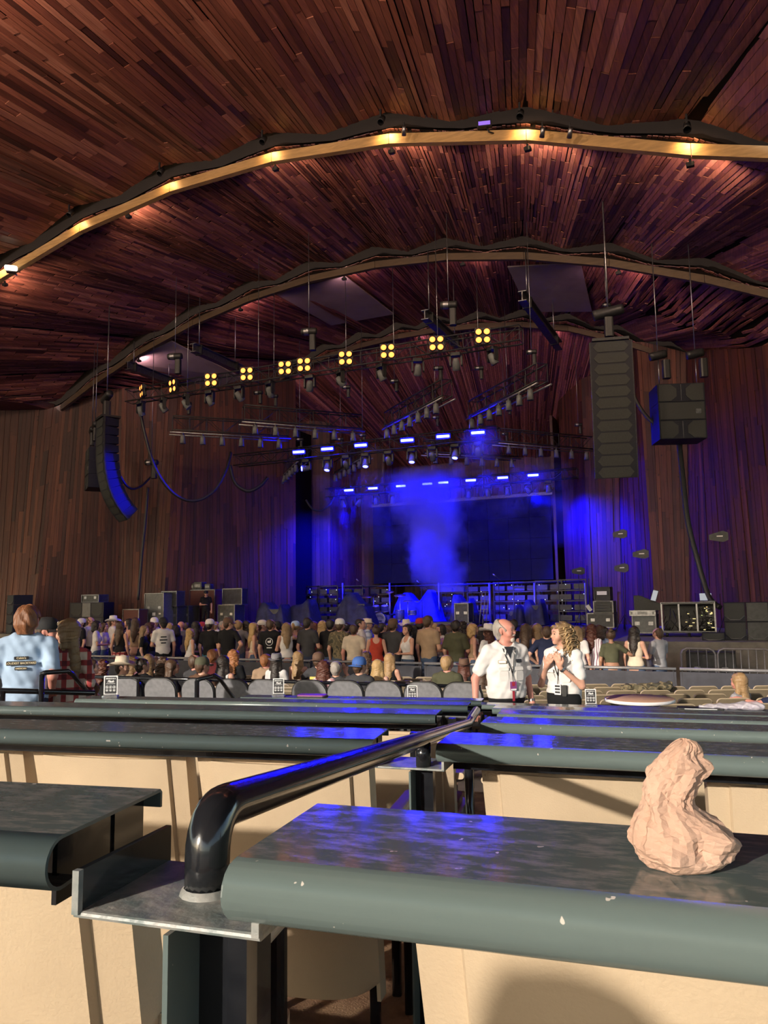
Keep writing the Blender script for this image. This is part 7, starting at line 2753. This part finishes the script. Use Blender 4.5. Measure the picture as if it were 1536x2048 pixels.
# his goatee, watch and wrist bands
g_ = MB().lathe([(0, -.03), (.026, -.022), (.034, 0), (.026, .02), (0, .026)], 12, (0, .088, 1.545), None, True, (1, .7)).build('goatee', 'white_hair', um) if mat('white_hair', (.55, .48, .42), .6) else None
g_.rotation_euler = (0, 0, radians(44))
m_ = MB().tube([(-.03, .100, 1.586), (0, .112, 1.592), (.03, .100, 1.586)], [.004, .009, .004], 6).build('moustache', 'white_hair', um)
m_.rotation_euler = (0, 0, radians(44))
watch_mb('m', 1, 'o', False).build('wristband', 'white_plastic', um)
watch_mb('m', -1, 'd', False).build('watch', 'steel', um)

# ---- usher woman
p = atD(1122, 1241, 8.45)
zf = floor_z(p.y)
uw = person(Vector((p.x, p.y, zf)), p.z - zf - .03, 'f', 'nk', 166, -42, 'fair', 'curly:dirty', None, 'shirt:white', 'slacks:black', 'female usher with curly blond hair and a white shirt, looking left', False, .018, HI, None)
tp, me = usher_shirt(uw, 'f', .018)
b, y = lanyard(tp, me, 1.20, 'black_plastic', 1.06, 'white_plastic', .075, .11, .06)
for k in range(3):
    MB().box((0, y + .004, 1.095 - k * .032), (.058, .002, .020)).build('badge_text', 'sign_black', b)
r_ = MB().rbox((-.075, y - .012, 1.05), (.05, .03, .115), .01).build('radio', 'black_plastic', tp)
watch_mb('f', -1, 'k', False).build('watch', 'steel', uw)
# locks of curly hair
hc = [c for c in uw.children if c.name.startswith('hair')][0]
lk = random.Random(4)
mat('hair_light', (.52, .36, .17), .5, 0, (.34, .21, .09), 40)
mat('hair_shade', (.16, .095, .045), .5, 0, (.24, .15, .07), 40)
for side in range(26):
    a = radians(lk.uniform(60, 300))
    r0 = .105
    x, y_ = r0 * sin(a) * 1.0, r0 * cos(a) * .95 - .015
    z = lk.uniform(1.60, 1.74)
    n = 16
    L = lk.uniform(.18, .30)
    pts = []
    for i in range(n):
        f = i / (n - 1)
        rr = 1 + .35 * f
        pts.append((x * rr + .012 * sin(f * 22 + side), y_ * rr - .03 * f + .012 * cos(f * 22 + side), z - L * f))
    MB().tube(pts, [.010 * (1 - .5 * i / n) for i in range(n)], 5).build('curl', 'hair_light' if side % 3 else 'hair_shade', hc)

# ---- three people at the left
p = atD(56, 1214, 7.0)
zf = terrace_z(5) - .10
pa = person(Vector((p.x, p.y, zf)), p.z - zf, 'm', 'ed', 40, -8, 'rosy', 'swept:gbrown', None, 'shirt:ltblue', 'jeans:dkdenim', 'red-haired man in a light blue shirt with black lettering strips on its back', False, .012, HI, None)
tp = top_of(pa)
me = tp.data
for z, w, h, tx, sz in ((1.325, .115, .028, 'Cabin\'s', .026), (1.282, .235, .036, 'LOUDEST BACKYARD', .0245), (1.238, .10, .028, 'AMERICAN', .0175)):
    st = patch(tp, me, -.015, z, w, h, 'sign_black', -1, 'print_strip', .006)
    text(tx, sz, 'cream_print' if mat('cream_print', (.72, .60, .38), .7) else None, st, (0, -.0022, 0), (pi / 2, 0, 0), 0, 'lettering', .0004)
MB().lathe([(.068, -.02), (.074, 0), (.066, .02)], 18, (0, -.008, 1.50), None, True, (1, .95)).build('collar', 'blue_collar' if mat('blue_collar', (.45, .58, .76), .85) else None, tp)
p = atD(96, 1233, 7.95)
zf = terrace_z(5) - .16
pb2 = person(Vector((p.x, p.y, zf)), p.z - zf - .04, 'm', 'cd', -62, -4, 'rosy', 'short:brn', 'cap:black', 'tee:maroon', 'jeans:dkdenim', 'bearded man in a black cap in profile, between the blue and plaid shirts', False, 0., HI, None)
f_ = Field((-.09, -.02, 1.49), (.09, .14, 1.64), .006)
f_.cap((-.06, .03, 1.60), (-.045, .06, 1.555), .020, .022, .02).cap((.06, .03, 1.60), (.045, .06, 1.555), .020, .022, .02)
f_.cap((-.045, .062, 1.55), (.045, .062, 1.55), .026, .026, .02).cap((0, .085, 1.545), (0, .088, 1.53), .026, .022, .02)
f_.carve((0, .12, 1.575), .022, (1.2, 1, .6))
bd = ob('beard', f_.mesh('beard'), None, pb2)
bd.data.materials.append(MATS['hair'])
bd.color = (.12, .045, .025, 1)
bd.rotation_euler = (0, 0, radians(-4))
cp = [c for c in pb2.children if c.name.startswith('cap')][0]
MB().box((0, .112, 1.725), (.05, .008, .035), (-.35, 0, 0)).build('cap_badge', 'seat_edge', cp)
p = atD(137, 1240, 7.35)
zf = terrace_z(5) - .14
pc = person(Vector((p.x, p.y, zf)), p.z - zf, 'f', 'ee', 46, 48, 'fair', 'halfup:dirty', None, 'long:plaid_red', 'jeans:dkdenim', 'person with long blond hair in a red and cream plaid shirt', False, .02, HI, None)

# ---- stagehand behind the cases
p = atY(412, 1181, 26.6)
person(Vector((p.x, 26.6, STAGE_Z)), p.z - STAGE_Z - .03 if p.z - STAGE_Z > 1.5 else 1.7, 'm', 'fd', -150, 20, 'fair', 'short:dark', 'cap:black', 'tee:black', 'slacks:black', 'stagehand in dark clothes bending over the cases on stage left')
# drinks cups and belongings in hands are too small to read

# ---- a spectator seated in the row behind, whose shadow falls on the near chair
pz = terrace_z(1)
q = FP(A_R, -.90, -1.0, 0)
place(proto_ch, FP(A_R, -.90, -1.35, pz), radians(A_R), 'beige box chair in the row behind the camera, taken by a spectator', 'chair', 'beige box chairs')
person(Vector((q.x, q.y, pz + .0)), 1.72, 'm', 'll', 7, 0, 'fair', 'short:brn', None, 'tee:grey', 'jeans:denim', 'bareheaded spectator seated in the row behind the camera', True)
